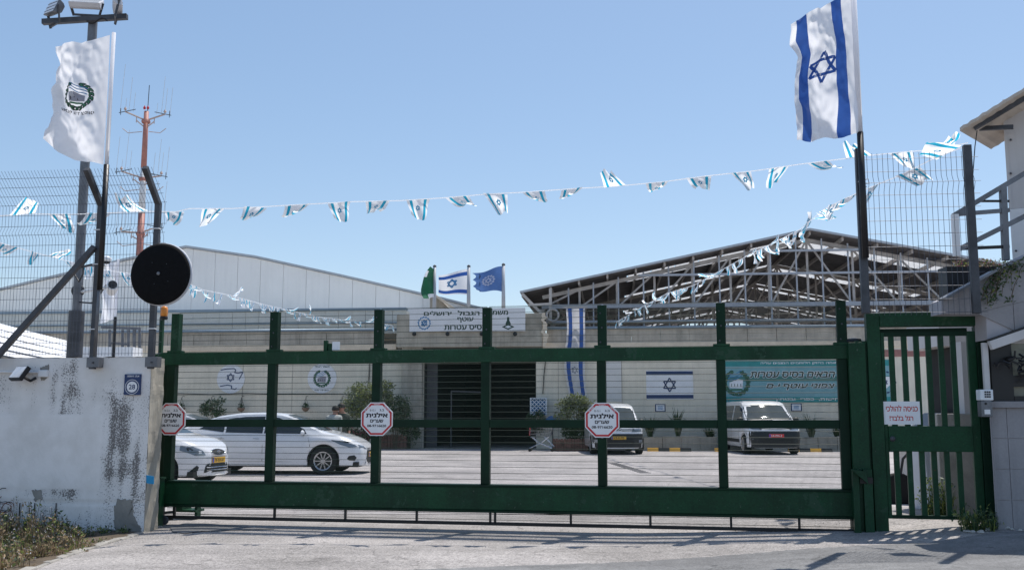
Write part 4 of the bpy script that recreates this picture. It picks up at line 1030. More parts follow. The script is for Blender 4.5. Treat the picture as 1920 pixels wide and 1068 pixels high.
b.build('emblem', [M['emblem_green'], M['ink'], M['emblem_blue'], M['emblem_grey']], tf, kind='stuff')
# right: flag with two stripes and star
PFy = 11.45
RF = Fr((0, PFy), R(-6))
tr_ = fthing('flagpole', 'tall pole with large white flag, two blue stripes and blue star', 'flag', RF)
q = RF.l(1624, 500, -.12); yP2 = -.12; zt = RF.l(1598, -60, yP2).z; zm = RF.l(1617, 248, yP2).z
MB().tube([(q.x, yP2, RF.l(1625,483,yP2).z), (q.x, yP2, zm)], .036, 10).build('black_tube', M['black'], tr_, smooth=True)
MB().tube([(q.x, yP2, zm), (q.x, yP2, zt)], .030, 10).build('flag_sleeve', M['flag_white'], tr_, smooth=True)
PE2 = [(1594,-30),(1600,40),(1606,110),(1611,180),(1617,248)]
LE2 = [(1480,52),(1483,80),(1494,112),(1486,150),(1486,190),(1489,230),(1489,271)]
TE2 = [(1594,-30),(1566,0),(1538,17),(1510,33),(1480,52)]; BE2 = [(1617,248),(1585,255),(1548,262),(1520,270),(1489,271)]
def fl2(u, v, k=0):
    a = polyl(PE2, v); c = polyl(LE2, v); t = polyl(TE2, u); b_ = polyl(BE2, u)
    p = [(1-u)*a[i]+u*c[i]+(1-v)*t[i]+v*b_[i]-((1-u)*(1-v)*PE2[0][i]+u*(1-v)*LE2[0][i]+(1-u)*v*PE2[-1][i]+u*v*LE2[-1][i]) for i in (0,1)]
    g = RF.l(p[0], p[1], yP2); return (g.x, yP2+fold(u, v, 1.1)*1.0-.10*u-.004*k+.035*sin(3+8*u+16*v)*u*(1-v), g.z)
cloth_flag(tr_, fl2, 60, 80, [M['flag_white'], M['flag_blue']], lambda u, v: 1 if .165 < u < .33 or .76 < u < .915 else 0)
b = MB(); star(b, lambda x, z: fl2(.545+x, .475-z*.44, 1), 0, 0, .235, .045, 0, .235, n=6); b.build('star_print', M['flag_blue'], tr_)
# upper fence between the two tall posts, right
fr2 = fthing('upper_fence', 'tall dark wire fence panel between two steel posts above the small gate', 'fence', RF)
zbf = RF.l(1700, 590, 0).z; ztf = RF.l(1700, 285, 0).z
for px0, ptop in ((1622, 279), (1829, 272)):
    g = RF.l(px0, 580, 0); z1_ = RF.l(px0-10, ptop, -.03).z
    MB().bar((g.x, -.03, RF.l(px0,588,0).z), (g.x, -.03, z1_), .085, .07, up=(0,1,0)).build('post', M['galv_dark'], fr2, bevel=.006)
z340 = RF.l(1700, 344, 0).z
FP2 = [(.03, zbf), (.03, z340-.09), (.03-.05, z340), (.03, z340+.09), (.03, ztf)]
pl2_ = sum(sqrt((a[0]-c[0])**2+(a[1]-c[1])**2) for a, c in zip(FP2, FP2[1:]))
fence_wires(fr2, RF.l(1632, 420, 0).x, RF.l(1838, 420, 0).x, .0575, FP2[::1], pl2_, .148, .0026, 'wire')
b = MB(); g = RF.l(1620, 340, -.1)
b.tube([(g.x-.06,-.08,g.z),(g.x+.05,-.09,g.z+.03),(g.x+.06,-.09,g.z-.02),(g.x-.05,-.08,g.z-.03),(g.x+.03,-.09,g.z-.06)], .006, 5); b.build('tie_wire', M['sheet'], fr2)
# ================================================================ PEDESTRIAN GATE, RIGHT
pf = fthing('pedestrian_gateway', 'dark green steel surround of the narrow pedestrian gate beside the sliding gate', 'gateway', GF)
yp = -.10
def pg(px, py, y=yp): q = GF.l(px, py, y); return q.x, q.z
xl0, xl1 = pg(1632, 800)[0], pg(1657, 800)[0]; zt1, zt0 = pg(1730, 586)[1], pg(1730, 612)[1]
xr0, xr1 = pg(1815, 700)[0], pg(1858, 700)[0]
MB().box(xl0, xl1, yp-.05, yp+.12, .06, zt1).build('jamb', M['green'], pf, bevel=.006)
MB().box(xl1+.001, xr1+.02, yp-.06, yp+.10, zt0, zt1+.01).build('top_beam', M['green'], pf, bevel=.006)
MB().box(xr0+.10, xr1, yp-.05, yp+.14, .12, zt0-.001).build('jamb', M['green_dark'], pf, bevel=.006)  # darker green than the other jamb: its shade is in the colour
MB().box(xr1-.03, pg(1872, 800)[0], yp+.02, yp+.05, .14, zt0-.001).build('shade_filler', M['green_dark'], pf)  # dark sheet added to carry the jamb's shade across the gap
MB().box(xl1-.02, xr0+.02, yp+.02, yp+.06, zt0-.06, zt0-.02).build('stop_bar', M['green_dark'], pf)
MB().box(xl0-.14, xl0-.002, yp-.0, yp+.1, .06, zt1-.32).build('side_plate', M['green'], pf)
lf = fthing('pedestrian_gate', 'narrow green barred steel gate standing closed beside the sliding gate', 'gate', GF)
yl = yp-.0
ztop = pg(1730, 622)[1]; zb_ = pg(1730, 972)[1]; zp1, zp0 = pg(1740, 798)[1], pg(1740, 846)[1]
xa, xb = xl1+.004, xr0+.095
MB().box(xa, xa+.04, yl-.03, yl+.03, zb_, ztop).build('leaf_stile', M['green'], lf, bevel=.004)
MB().box(xb-.09, xb, yl-.03, yl+.03, zb_, ztop).build('leaf_stile', M['green'], lf, bevel=.004)
MB().box(xa+.04, xb-.09, yl-.028, yl+.028, ztop-.05, ztop).build('leaf_rail', M['green_dark'], lf)
MB().box(xa+.04, xb-.09, yl-.028, yl+.028, zb_, zb_+.04).build('leaf_rail', M['green_dark'], lf)
MB().box(xa+.04, xb-.09, yl-.05, yl+.04, zp0, zp1).build('lock_panel', M['green'], lf, bevel=.005)
tops = [1669,1693,1716,1738.5,1762,1785]; bots = [1680.5,1703.5,1726.5,1751,1774.5,1798.5]
bw = .085*.9
for px in tops:
    x = pg(px, 700)[0]+.025; MB().box(x-.030, x+.030, yl-.02, yl+.02, zp1, ztop-.05).build('bar', M['green'], lf)
for px in tops:
    x = pg(px, 700)[0]+.025; MB().box(x-.030, x+.030, yl-.02, yl+.02, zb_+.04, zp0).build('bar', M['green'], lf)
MB().lathe([(.0,-.07),(.028,-.065),(.032,-.05),(.015,-.03),(.015,.0)], (xa+.07, yl-.05, (zp0+zp1)/2), 12, 'y').build('knob', M['galv_dark'], lf, smooth=True)
# white notice in red lettering tied to the bars
t = fthing('pedestrian_notice', 'small white notice with red lettering tied to the pedestrian gate bars', 'sign', GF)
a = GF.l(1655, 795, yl-.03); c = GF.l(1724, 752, yl-.03)
MB().box(a.x, c.x, yl-.035, yl-.026, a.z, c.z).build('board', M['sign_white'], t); f = lambda x, z: (x, yl-.037, z); hh = c.z-a.z; cx = (a.x+c.x)/2
b = MB(); put_text(b, 'כניסה להולכי', f, cx+.01, a.z+.70*hh, .27*hh, .84*(c.x-a.x), .02); put_text(b, 'רגל בלבד!', f, cx+.0, a.z+.28*hh, .24*hh, .62*(c.x-a.x), .02)
b.build('lettering', M['red_ink'], t, kind='stuff')
# intercom
HF = Fr((0, 11.15), 0)
t = fthing('intercom', 'pale grey intercom with keypad mounted beside the pedestrian gate', 'intercom', HF)
a = HF.l(1835, 750, -.12); c = HF.l(1858, 730, -.12)
MB().box(a.x, c.x, -.17, -.06, a.z, c.z).build('keypad_box', M['white_plastic'], t, bevel=.008)
b = MB()
for i in range(3):
    for j in range(3): b.box(a.x+.045+i*.024, a.x+.062+i*.024, -.176, -.17, a.z+.03+j*.026, a.z+.047+j*.026)
b.build('keys', M['ink'], t, kind='stuff')
a2 = HF.l(1838, 781, -.12); c2_ = HF.l(1857, 751, -.12)
MB().box(a2.x, c2_.x, -.16, -.06, a2.z, c2_.z).build('speaker_box', M['galv'], t, bevel=.008); MB().box(a2.x+.03, c2_.x-.03, -.166, -.16, a2.z+.03, a2.z+.08).build('call_button', M['sign_white'], t)
MB().lathe([(.012,-.168),(.014,-.16)], ((a2.x+c2_.x)/2-.01, 0, c2_.z-.03), 10, 'y').build('lens', M['black'], t)
# ================================================================ GUARD HOUSE WITH TILED WALLS
gh = fthing('guard_house', 'grey tiled guard house wall with window and sloping stair parapet', 'guard house', HF)
def hp(px, py, y=0.0): q = HF.l(px, py, y); return q.x, q.z
xw0 = hp(1866, 900)[0]; xw1 = xw0+4.0
zsill = hp(1870, 752)[1]; zbase = .05
# tiles: 30 cm squares on a mortar wall
MB().box(xw0, xw1, .012, .04, zbase-.3, zsill-.07).build('wall_core', M['grout'], gh)
rnd = random.Random(11); tw = .335
zg = [zsill-.07]
while zg[-1] > zbase-.1: zg.append(zg[-1]-.335)
xg = hp(1890.5, 830)[0]-tw
x = xg; me_t = None
while x < xw1-.1:
    for k in range(len(zg)-1):
        x0_, x1_ = max(x+.003, xw0), x+tw-.003
        MB().box(x0_, x1_, rnd.uniform(-.001,.002), .011, zg[k+1]+.003, zg[k]-.003).build('tile', M['tile'], gh)
    x += tw
MB().box(xw0-.005, xw1, -.04, .10, zsill-.07, zsill+.0).build('window_sill', M['tile'], gh, bevel=.004)
# window opening with frame and dark room behind
zh = hp(1870, 642)[1]
MB().box(xw0-.05, xw0+.01, .0, .04, zsill+.001, zh).build('window_jamb', M['hut_wall'], gh)
b = MB(); b.box(xw0+.06, xw0+.30, .06, .1, zsill, zh); b.build('window_frame', M['black'], gh)
b = MB(); zz = hp(1900, 712)[1]; b.box(xw0+.30, xw1, .06, .1, zz-.07, zz+.05); b.box(xw0+.30, xw1, .055, .11, zsill, zsill+.06); b.build('window_bar', M['black'], gh)
MB().box(xw0+.011, xw1, .11, .115, zsill, zh-.0).build('window_pane', mat('pane', (.20,.20,.16), .25, var=.3, scale=2), gh)
MB().box(xw0-.5, xw1, .36, .5, zbase, zh+.3).build('inner_wall', M['dark_inside'], gh) if 0 else None
rnd = random.Random(4); b = MB(); g0 = hp(1900, 668)
for k in range(14):
    p_ = Vector((g0[0]+rnd.uniform(-.15,.4), -.02+rnd.uniform(-.03,.05), g0[1]+rnd.uniform(-.12,.12))); pts = [p_]
    for j in range(6): pts.append(pts[-1]+Vector((rnd.uniform(-.10,.10), rnd.uniform(-.03,.03), rnd.uniform(-.07,.06))))
    b.tube(pts, .012, 5)
tc_ = fthing('cable_bundle', 'tangle of black cables hanging under the guard house ledge', 'cables', HF); b.build('cable', M['black'], tc_, kind='stuff')
# sloping parapet of the outside stair, tiled
A = [hp(1766, 563), hp(1862, 511), hp(1925, 478), hp(2040, 425)]; B = [hp(1766, 588), hp(1850, 588), hp(1852, 637), hp(1925, 611), hp(2040, 570)]
MB().prism(A+B[::-1], .015, .3).build('parapet_core', M['grout'], gh)
def zline(P, x):
    for (a_, za), (c_, zc2) in zip(P, P[1:]):
        if a_ <= x <= c_: return za+(zc2-za)*(x-a_)/(c_-a_)
    return P[-1][1] if x > P[-1][0] else P[0][1]
A_ = A; Bx = [B[0], B[1], (B[1][0]+.004, B[2][1]), B[3], B[4]]
rows = 3; x = A[0][0]; colw = .40
while x < A[-1][0]-.05:
    x2 = min(x+colw, A[-1][0])
    for r in range(6):
        def zj(xx, rr): return hp(1850, 644)[1]+ (xx-hp(1850,644)[0])*.235 + rr*.37
        q = []
        for xx in (x+.003, x2-.003):
            lo = max(zj(xx, r)+.003, zline(Bx, xx)); hi = min(zj(xx, r+1)-.003, zline(A_, xx)); q.append((xx, lo, hi))
        if q[0][2]-q[0][1] > .02 or q[1][2]-q[1][1] > .02:
            pts = [(q[0][0], q[0][1]), (q[1][0], q[1][1]), (q[1][0], max(q[1][2], q[1][1]+.001)), (q[0][0], max(q[0][2], q[0][1]+.001))]
            MB().prism(pts, 0, .014).build('tile', M['tile'], gh)
    x = x2
b = MB(); b.bar((A[0][0], .0, A[0][1]+.012), (A[1][0]+.0, .0, A[1][1]+.015), .2, .025); b.build('parapet_cap', M['galv'], gh)
b = MB()
pA, pB = hp(1852, 648), hp(2040, 583); b.bar((pA[0], -.05, pA[1]), (pB[0], -.05, pB[1]), .06, .10); b.build('ledge_beam', M['hut_wall'], gh, bevel=.004)
pA, pB = hp(1850, 638), hp(2040, 572); MB().bar((pA[0], -.03, pA[1]), (pB[0], -.03, pB[1]), .10, .02).build('ledge_gap', M['black'], gh)
# upstairs hut and its roof: turned a little towards the road
yh = .9
pv = HF.l(1890, 350, yh); H2 = Fr((HF.w(pv.x, yh).x, HF.w(pv.x, yh).y), R(-30))
hg = fthing('hut', 'white upstairs hut with shallow overhanging cream roof above the stair', 'hut', H2)
def h2(px, py, y=0.0): q = H2.l(px, py, y); return q.x, q.z
zh0, zsp = h2(1893, 500)[1], h2(1893, 392)[1]; zh1 = h2(1893, 222)[1]+.25
MB().box(0, 3, 0, 2.5, zsp, zh1).build('hut_wall', M['hut_wall'], hg)
MB().box(.0, 3, -.012, 2.5, zh0-.6, zsp-.005).build('hut_base', M['white_paint'], hg)
MB().box(-.006, .03, -.012, .0, zsp, zh1-.15).build('corner_strip', M['hut_wall'], hg)
for px, py in ((1895,262),(1895,325),(1905,470)):
    q = h2(px, py, -.02); MB().lathe([(.012,-.03),(.014,-.012)], (q[0], 0, q[1]), 8, 'y').build('rivet', M['galv_dark'], hg)
ye = -.55
q0, q1 = h2(1800, 246, ye), h2(1990, 128, ye)
n = 26; b = MB(); rnd = random.Random(8)
def eave(u): return (q0[0]+(q1[0]-q0[0])*u, q0[1]+(q1[1]-q0[1])*u + .005*sin(u*60))
vs = []
for k in range(n+1):
    x_, z_ = eave(k/n); j = .03*rnd.random(); dp = 1.2
    vs += [(x_, ye-j, z_), (x_+.25, ye+dp, z_+.02), (x_+.25, ye+dp, z_+.07), (x_, ye-j, z_+.04)]
b.add(vs, [f for k in range(n) for f in ((4*k,4*k+1,4*k+5,4*k+4),(4*k+1,4*k+2,4*k+6,4*k+5),(4*k+2,4*k+3,4*k+7,4*k+6),(4*k+3,4*k,4*k+4,4*k+7))]); b.build('roof', M['roof_cream'], hg)
b = MB(); s0, s1 = h2(1826, 238, -.4), h2(1990, 140, -.4); b.bar((s0[0], -.4, s0[1]-.02), (s1[0], -.4, s1[1]-.02), .05, .06, up=(0,1,0)); b.build('rafter', M['galv_dark'], hg)
b = MB(); s0, s1 = h2(1828, 242, -.2), h2(1900, 238, -.2); b.bar((s0[0], -.2, s0[1]), (s1[0], -.2, s1[1]), .05, .05, up=(0,1,0)); b.build('tie_beam', M['galv_dark'], hg)
MB().tube([(h2(1832,245,ye)[0], ye, h2(1832,245,ye)[1]), (h2(1828,275,ye)[0], ye, h2(1828,275,ye)[1]), (h2(1824,330,ye)[0], ye, h2(1824,330,ye)[1])], .006, 4).build('loose_wire', M['black'], hg)
# stair railing
rl = fthing('stair_railing', 'pale grey steel railing climbing the outside stair of the guard house', 'railing', HF)
yr = .25
def rp(px, py): q = hp(px, py, yr); return (q[0], yr, q[1])
def rail(a_, c_, w_=.055, m='galv'): MB().bar(rp(*a_), rp(*c_), w_, w_).build('rail', M[m], rl)
rail((1788,404),(1960,302)); rail((1792,470),(1960,386)); rail((1790,402),(1892,394), .045); rail((1832,377),(1892,377), .025, 'black'); rail((1800,466),(1892,462), .035, 'black')
for a_, c_, m in (((1880,348),(1886,488),'galv'),((1790,402),(1794,480),'white_paint'),((1955,305),(1958,470),'galv')): MB().bar(rp(*a_), rp(*c_), .07, .06, up=(0,1,0)).build('baluster', M[m], rl)
# planting on the stair wall
t = fthing('trailing_plant', 'trailing plant with yellow green shoots hanging over the tiled parapet', 'plant', HF)
b = MB(); rnd = random.Random(21)
g = hp(1905, 520, -.1)
for k in range(9):
    s_ = hp(1880+rnd.uniform(-8,40), 495+rnd.uniform(-8,6), -.05); p_ = Vector((s_[0], -.06, s_[1])); pts = [p_]
    for j in range(7): pts.append(pts[-1]+Vector((-.035+rnd.uniform(-.03,.03), rnd.uniform(-.03,.02), -.02-.012*j+rnd.uniform(-.02,.02))))
    b.tube(pts, .005, 4, 0)
    for q in pts[2:]: leaves(b, q, (.05,.05,.05), 9, .045, [1,1,2], seed=k*10+int(q.z*50))
leaves(b, (g[0]+.16, -.05, g[1]+.14), (.22,.1,.09), 120, .05, [1,1,1,2], 5)
b.build('foliage', [M['trunk'], M['leaf_green'], M['leaf_light']], t, kind='stuff')
t = fthing('hedge_planter', 'low reddish green hedge growing in a dark trough behind the stair', 'hedge', HF)
g0, g1 = hp(1798, 497, 1.0), hp(1890, 497, 1.0)
b = MB(); leaves(b, ((g0[0]+g1[0])/2, 1.0, g0[1]), ((g1[0]-g0[0])/2+.1, .15, .09), 900, .035, [0,1,2,3], 6, shell=.1); b.build('foliage', [M['leaf_green'], M['flower_pink'], M['leaf_dry'], M['leaf_light']], t, kind='stuff')
MB().box(g0[0]-.2, g1[0]+.3, .9, 1.15, g0[1]-.42, g0[1]-.03).build('trough', M['black'], t)
# what stands behind the pedestrian gate
t = thing('stone_pier', 'pale rendered pier standing behind the pedestrian gate', 'pier', (0,0,0))
a = at(1768, 980, 12.9); c = at(1828, 775, 12.9); MB().box(a.x, c.x, 12.9, 13.2, .1, c.z).build('shaft', M['stone'], t, bevel=.01)
MB().box(at(1805,700,12.95).x, at(1822,700,12.95).x, 12.95, 13.1, c.z+.001, at(1810,640,12.95).z).build('drain_pipe', M['hut_wall'], t)
t = thing('hut_corner', 'grey box of the guard house corner seen through the gate bars', 'wall', (0,0,0))
a = at(1762, 640, 13.4); c = at(1870, 600, 13.4); MB().box(a.x, c.x+1, 13.4, 14.5, at(1780,648,13.4).z, at(1780,600,13.4).z).build('soffit_box', M['hut_wall'], t)
MB().box(at(1792,700,13.5).x, c.x+1, 13.5, 14.4, .1, at(1780,650,13.5).z).build('dark_block', M['dark_inside'], t)  # solid near-black block: darkness behind the bars put into its colour
t = thing('dustbin', 'tall pale grey wheeled bin with dark lid behind the pedestrian gate', 'bin', (0,0,0))
D = 13.9; a = at(1724, 955, D); c = at(1766, 757, D); xm = (a.x+c.x)/2+.05
MB().prism([(a.x+.04, .03), (c.x-.04, .03), (c.x+.02, 1.08), (a.x-.03, 1.08)], D-.3, D+.3).build('body', M['sheet'], t, bevel=.02)
MB().prism([(a.x+.02, 1.09), (c.x+.04, 1.09), (c.x+.02, 1.26), (c.x-.05, 1.44), (a.x+.25, 1.45), (a.x+.0, 1.2)], D-.33, D+.33).build('lid', M['grey_panel'], t, bevel=.03)
MB().lathe([(.10,-.03),(.10,.03)], (a.x-.02, D-.25, .1), 16, 'x').build('wheel', M['tyre'], t)
t = thing('covered_scooter', 'scooter under a pale sheet with dark tyre showing behind the gate bars', 'scooter', (0,0,0))
D = 15.6; a = at(1668, 940, D); c = at(1745, 770, D)
b = MB(); 
def cov(u, v):
    x = a.x+.25+(c.x-a.x-.2)*u; h = .55+.75*sin(pi*min(1, u*.75+.15))**.7; y = D+(v-.5)*(.55+.5*abs(v-.5))
    return (x+.03*sin(v*20), y+.02*sin(u*14), .28*0+max(.22+.04*sin(u*25), h*(1-abs(2*v-1)**3*.8))+.02*sin(u*9+v*11))
b.grid(cov, 24, 18); b.build('cover', M['white_paint'], t, smooth=True)
for x_ in (a.x+.1, a.x+.95): MB().lathe([(.17,-.05),(.24,-.05),(.27,-.02),(.27,.02),(.24,.05),(.17,.05)], (x_, D-.1, .27), 20, 'y').build('tyre', M['tyre'], t, smooth=True); MB().lathe([(.02,-.04),(.17,-.03),(.17,.03),(.02,.04)], (x_, D-.1, .27), 16, 'y').build('rim', M['rim'], t)
MB().tube([(a.x+.1,D-.1,.27),(a.x+.2,D-.1,.75),(a.x+.35,D-.3,.98)], .02, 6).build('fork', M['plastic_dark'], t)
# weeds by the pedestrian gate and stones
t = thing('weed_clump', 'dark leafy weeds at the foot of the tiled guard house wall', 'weeds', (0,0,0)); b = MB()
for k in range(13):
    px = 1806+k*4.6; p_ = at(px, 968, 11.2+.15*sin(k)); blades(b, (p_.x, p_.y, .14), 12, .26, .16, [0,0,1], k, .006); leaves(b, (p_.x, p_.y, .28), (.11,.1,.16), 34, .05, [0,0,0,1], k+50)
b.build('foliage', [M['leaf_green'], M['leaf_light']], t, kind='stuff')
t = thing('weed_clump', 'sunlit yellow green weeds growing behind the pedestrian gate bars', 'weeds', (0,0,0)); b = MB()
for k in range(10):
    px = 1735+k*5; p_ = at(px, 930, 12.6+.1*sin(k*2)); blades(b, (p_.x, p_.y, .1), 14, .45, .2, [0,1], k+5, .007); leaves(b, (p_.x, p_.y, .38), (.1,.1,.3), 90, .045, [0,1,1], k+80)
b.build('foliage', [M['leaf_green'], M['leaf_light']], t, kind='stuff')
rnd = random.Random(6)
rub = thing('rubble', 'loose stones and plaster crumbs along the foot of the guard house wall', 'rubble', (0,0,0))
for k in range(34):
    px = rnd.uniform(1790, 1925); p_ = onz(px, 985+rnd.uniform(-6,10)-.04*(px-1850)*0, .19); s_ = rnd.uniform(.012,.04)
    b = MB(); b.lathe([(s_*.5,-s_*.4),(s_,0),(s_*.55,s_*.5)], (0,0,0), 5); b.v = [(x+rnd.uniform(-.3,.3)*s_, y+rnd.uniform(-.3,.3)*s_, z) for x, y, z in b.v]
    o = b.build('stone', M['stone'], rub); o.location = (p_.x, p_.y, gz(p_.x, p_.y)+s_*.3)
rub['kind'] = 'stuff'
# ================================================================ VEHICLES
def lerp_tab(T, x):
    if x <= T[0][0]: return T[0][1]
    for (a, va), (b_, vb) in zip(T, T[1:]):
        if x <= b_: t = (x-a)/(b_-a); return va+(vb-va)*t
    return T[-1][1]
def smooth_tab(T, x, w=.05): return (lerp_tab(T, x-w)+2*lerp_tab(T, x)+lerp_tab(T, x+w))/4
class Car:
    """body lofted from cross sections; +x is forward, y to the left side, z up"""
    def __init__(s, top, belt, half, wheels, r, low=.20, tumble=.40): s.top, s.belt, s.half, s.wh, s.r, s.low, s.tb = top, belt, half, wheels, r, low, tumble
    def sec(s, x):
        w = smooth_tab(s.half, x, .03); t = smooth_tab(s.top, x, .05); b_ = min(smooth_tab(s.belt, x), t-.02); zl = s.low
        for xw in s.wh:
            ra = s.r+.055
            if abs(x-xw) < ra: zl = max(zl, s.r*.98+sqrt(ra*ra-(x-xw)**2))
        h = t-b_; zl = min(zl, b_-.06)
        k = min(1, h/.25); rw = (w*.955-s.tb*h)*k + (w*.86)*(1-k); cr = min(.10, h*.45)
        P = [(w*.90, zl-.0), (w*.972, zl+.02), (w*.992, zl+.30*(b_-zl)), (w*1.0, zl+.55*(b_-zl)), (w*.992, zl+.82*(b_-zl)), (w*.955, b_)]
        P += [(w*.955+(rw-w*.955)*.45, b_+(h-cr)*.45), (w*.955+(rw-w*.955)*.9, b_+(h-cr)*.9), (rw-.02, t-cr*.55), (rw-.09, t-cr*.22), (rw*.5, t-.006), (0, t)]
        return P
    def side(s, x, z, off=.004):
        P = s.sec(x)[:10]
        for (ya, za), (yb, zb_) in zip(P[1:], P[2:]):
            if za <= z <= zb_: return ya+(yb-ya)*(z-za)/max(1e-6, zb_-za)+off
        return (P[1][0] if z < P[1][1] else P[-1][0])+off
    def topz(s, x, y, off=.004):
        P = s.sec(x)[::-1]
        for (ya, za), (yb, zb_) in zip(P, P[1:]):
            if ya <= abs(y) <= yb: return za+(zb_-za)*(abs(y)-ya)/max(1e-6, yb-ya)+off
        return P[0][1]+off
    def front(s, y, z, off=.006):
        x = s.half[-1][0]
        for _ in range(160):
            P = s.sec(x)
            if z <= P[-1][1]-.0 and abs(y) <= s.side(x, z, 0) and z <= s.topz(x, y, 0): break
            x -= .008
        return x+off
    def body(s, par, mm):
        x0, x1 = s.half[0][0], s.half[-1][0]; xs = set([x0+.001, x1-.001])
        n = 56
        for k in range(n+1): xs.add(x0+(x1-x0)*k/n)
        for xw in s.wh:
            ra = s.r+.055
            for q in (1.001, .985, .93, .85, .7, .5, .25, 0): xs.add(xw-q*ra); xs.add(xw+q*ra)
        for q in (.004, .012, .03, .05, .08): xs.add(x1-q); xs.add(x0+q)
        xs = sorted(x for x in xs if x0 <= x <= x1); vs = []; fs = []
        for x in xs:
            P = s.sec(x); row = [(x, y, z) for y, z in P]+[(x, -y, z) for y, z in P[-2::-1]]; vs += row
        m_ = len(row)
        for i in range(len(xs)-1):
            for k in range(m_-1): fs.append((i*m_+k, (i+1)*m_+k, (i+1)*m_+k+1, i*m_+k+1))
        fs.append(tuple(range(m_-1,-1,-1))); o = (len(xs)-1)*m_; fs.append(tuple(o+k for k in range(m_)))
        fs = [f[::-1] for f in fs]
        b = MB(); b.add(vs, fs); ob_ = b.build('body', M[mm], par, smooth=True, auto=38)
        b = MB(); w_ = s.half[len(s.half)//2][1]
        b.box(x0+.12, x1-.12, -w_*.86, w_*.86, s.low-.02, s.low+.10); 
        for xw in s.wh: b.box(xw-s.r-.04, xw+s.r+.04, -w_*.80, w_*.80, s.low, s.r*2+.06)
        b.build('underbody', M['black'], par); return ob_
    def sidep(s, par, name, poly, mm, sides=(1,-1), off=.005, sub=4, rings=3):
        for sg in sides:
            b = MB(); pl = poly if sg > 0 else poly
            b.patch(pl, lambda x, z: (x, sg*s.side(x, z, off), z), 0, rings, sub); b.build(name, M[mm], par, smooth=True)
    def frontp(s, par, name, poly, mm, off=.008, sub=3, rings=3, both=False):
        for sg in ((1, -1) if both else (1,)):
            b = MB(); b.patch(poly, lambda y, z: (s.front(sg*y, z, off), sg*y, z), 0, rings, sub); b.build(name, M[mm], par, smooth=True)
    def topp(s, par, name, poly, mm, off=.006, rings=4, sub=4):
        b = MB(); b.patch(poly, lambda x, y: (x, y, s.topz(x, y, off)), 0, rings, sub); return b.build(name, M[mm], par, smooth=True)
    def wheels(s, par, ys, spokes=10, rimr=None, style='alloy'):
        rr = rimr or s.r*.66
        for xw in s.wh:
            for sg in (1, -1):
                w_ = thing_part('wheel', par, (xw, sg*(ys-.10), s.r))
                MB().lathe([(rr,-.10),(s.r-.03,-.105),(s.r,-.07),(s.r,.07),(s.r-.03,.105),(rr,.10)], (0,0,0), 32, 'y', cap=False).build('tyre', M['tyre'], w_, smooth=True, auto=40)
                b = MB(); b.lathe([(rr-.02,-.095),(rr+.004,-.105),(rr+.006,.105),(rr-.02,.095),(rr-.02,-.095)], (0,0,0), 32, 'y', 0, cap=False); yo = sg*.085
                b.lathe([(0,-.012),(.05,-.012),(.05,.012),(0,.012)], (0,yo,0), 14, 'y', 0)
                if style == 'alloy':
                    for k in range(spokes):
                        a = 2*pi*k/spokes; d = Vector((cos(a),0,sin(a))); b.bar(d*.03+Vector((0,yo,0)), d*(rr-.005)+Vector((0,yo*1.05,0)), .022, .016, 0, up=(0,1,0))
                else:
                    b.lathe([(.05,-.006),(rr*.9,-.006),(rr*.9,.006),(.05,.006)], (0,yo,0), 20, 'y', 0)
                b.lathe([(0,-.01),(rr-.01,-.01),(rr-.01,.01),(0,.01)], (0,yo*.45,0), 24, 'y', 1)
                b.build('rim', [M['rim'], M['rim_dark']], w_, smooth=True, auto=30)
                MB().lathe([(0,-s.r*.0),(s.r*.97,0),(s.r*.97,.02),(0,.02)][1:3]+[(.0,.02)], (0,-sg*.12,0), 20, 'y').build('brake_disc', M['black'], w_)
def thing_part(name, par, loc=(0,0,0)):
    o = bpy.data.objects.new(name, None); COL.objects.link(o); o.location = loc; o.parent = par; o.empty_display_size = .1; return o
def plate(car, par, z, mm, txt, w_=.52, h=.11, y0=0, ink='ink', off=.02):
    x = car.front(y0, z, off)
    MB().box(x-.015, x, y0-w_/2, y0+w_/2, z-h/2, z+h/2).build('number_plate', M[mm], par, bevel=.003)
    f = lambda a, c: (x+.003, a, c); b = MB()
    put_text(b, txt, lambda a, c: f(y0+a, c), 0, z, h*.55, w_*.72, .012); b.build('plate_print', M[ink], par, kind='stuff')
    MB().box(x-.001, x+.002, y0-w_/2+.005, y0-w_/2+.05, z-h/2+.006, z+h/2-.006).build('plate_band', M['blue_print'], par)
def mirror(car, par, x, z, mm, sg, w_=.20, h=.13):
    y = car.side(x, z, 0); m_ = thing_part('door_mirror', par, (x, sg*(y+.09), z+.05))
    b = MB(); n_ = 8
    b.lathe([(.0,-w_/2),(h*.35,-w_*.42),(h*.5,-.0),(h*.42,w_*.38),(.0,w_/2)], (0,0,0), 12, 'y'); b.v = [(x_*.8 if x_ > 0 else x_*.35, y_, z_) for x_, y_, z_ in b.v]; b.build('mirror_shell', M[mm], m_, smooth=True)
    MB().bar((0,-sg*.12,-.06),(0,-sg*.02,-.04),.05,.03).build('mirror_foot', M['plastic_dark'], m_)
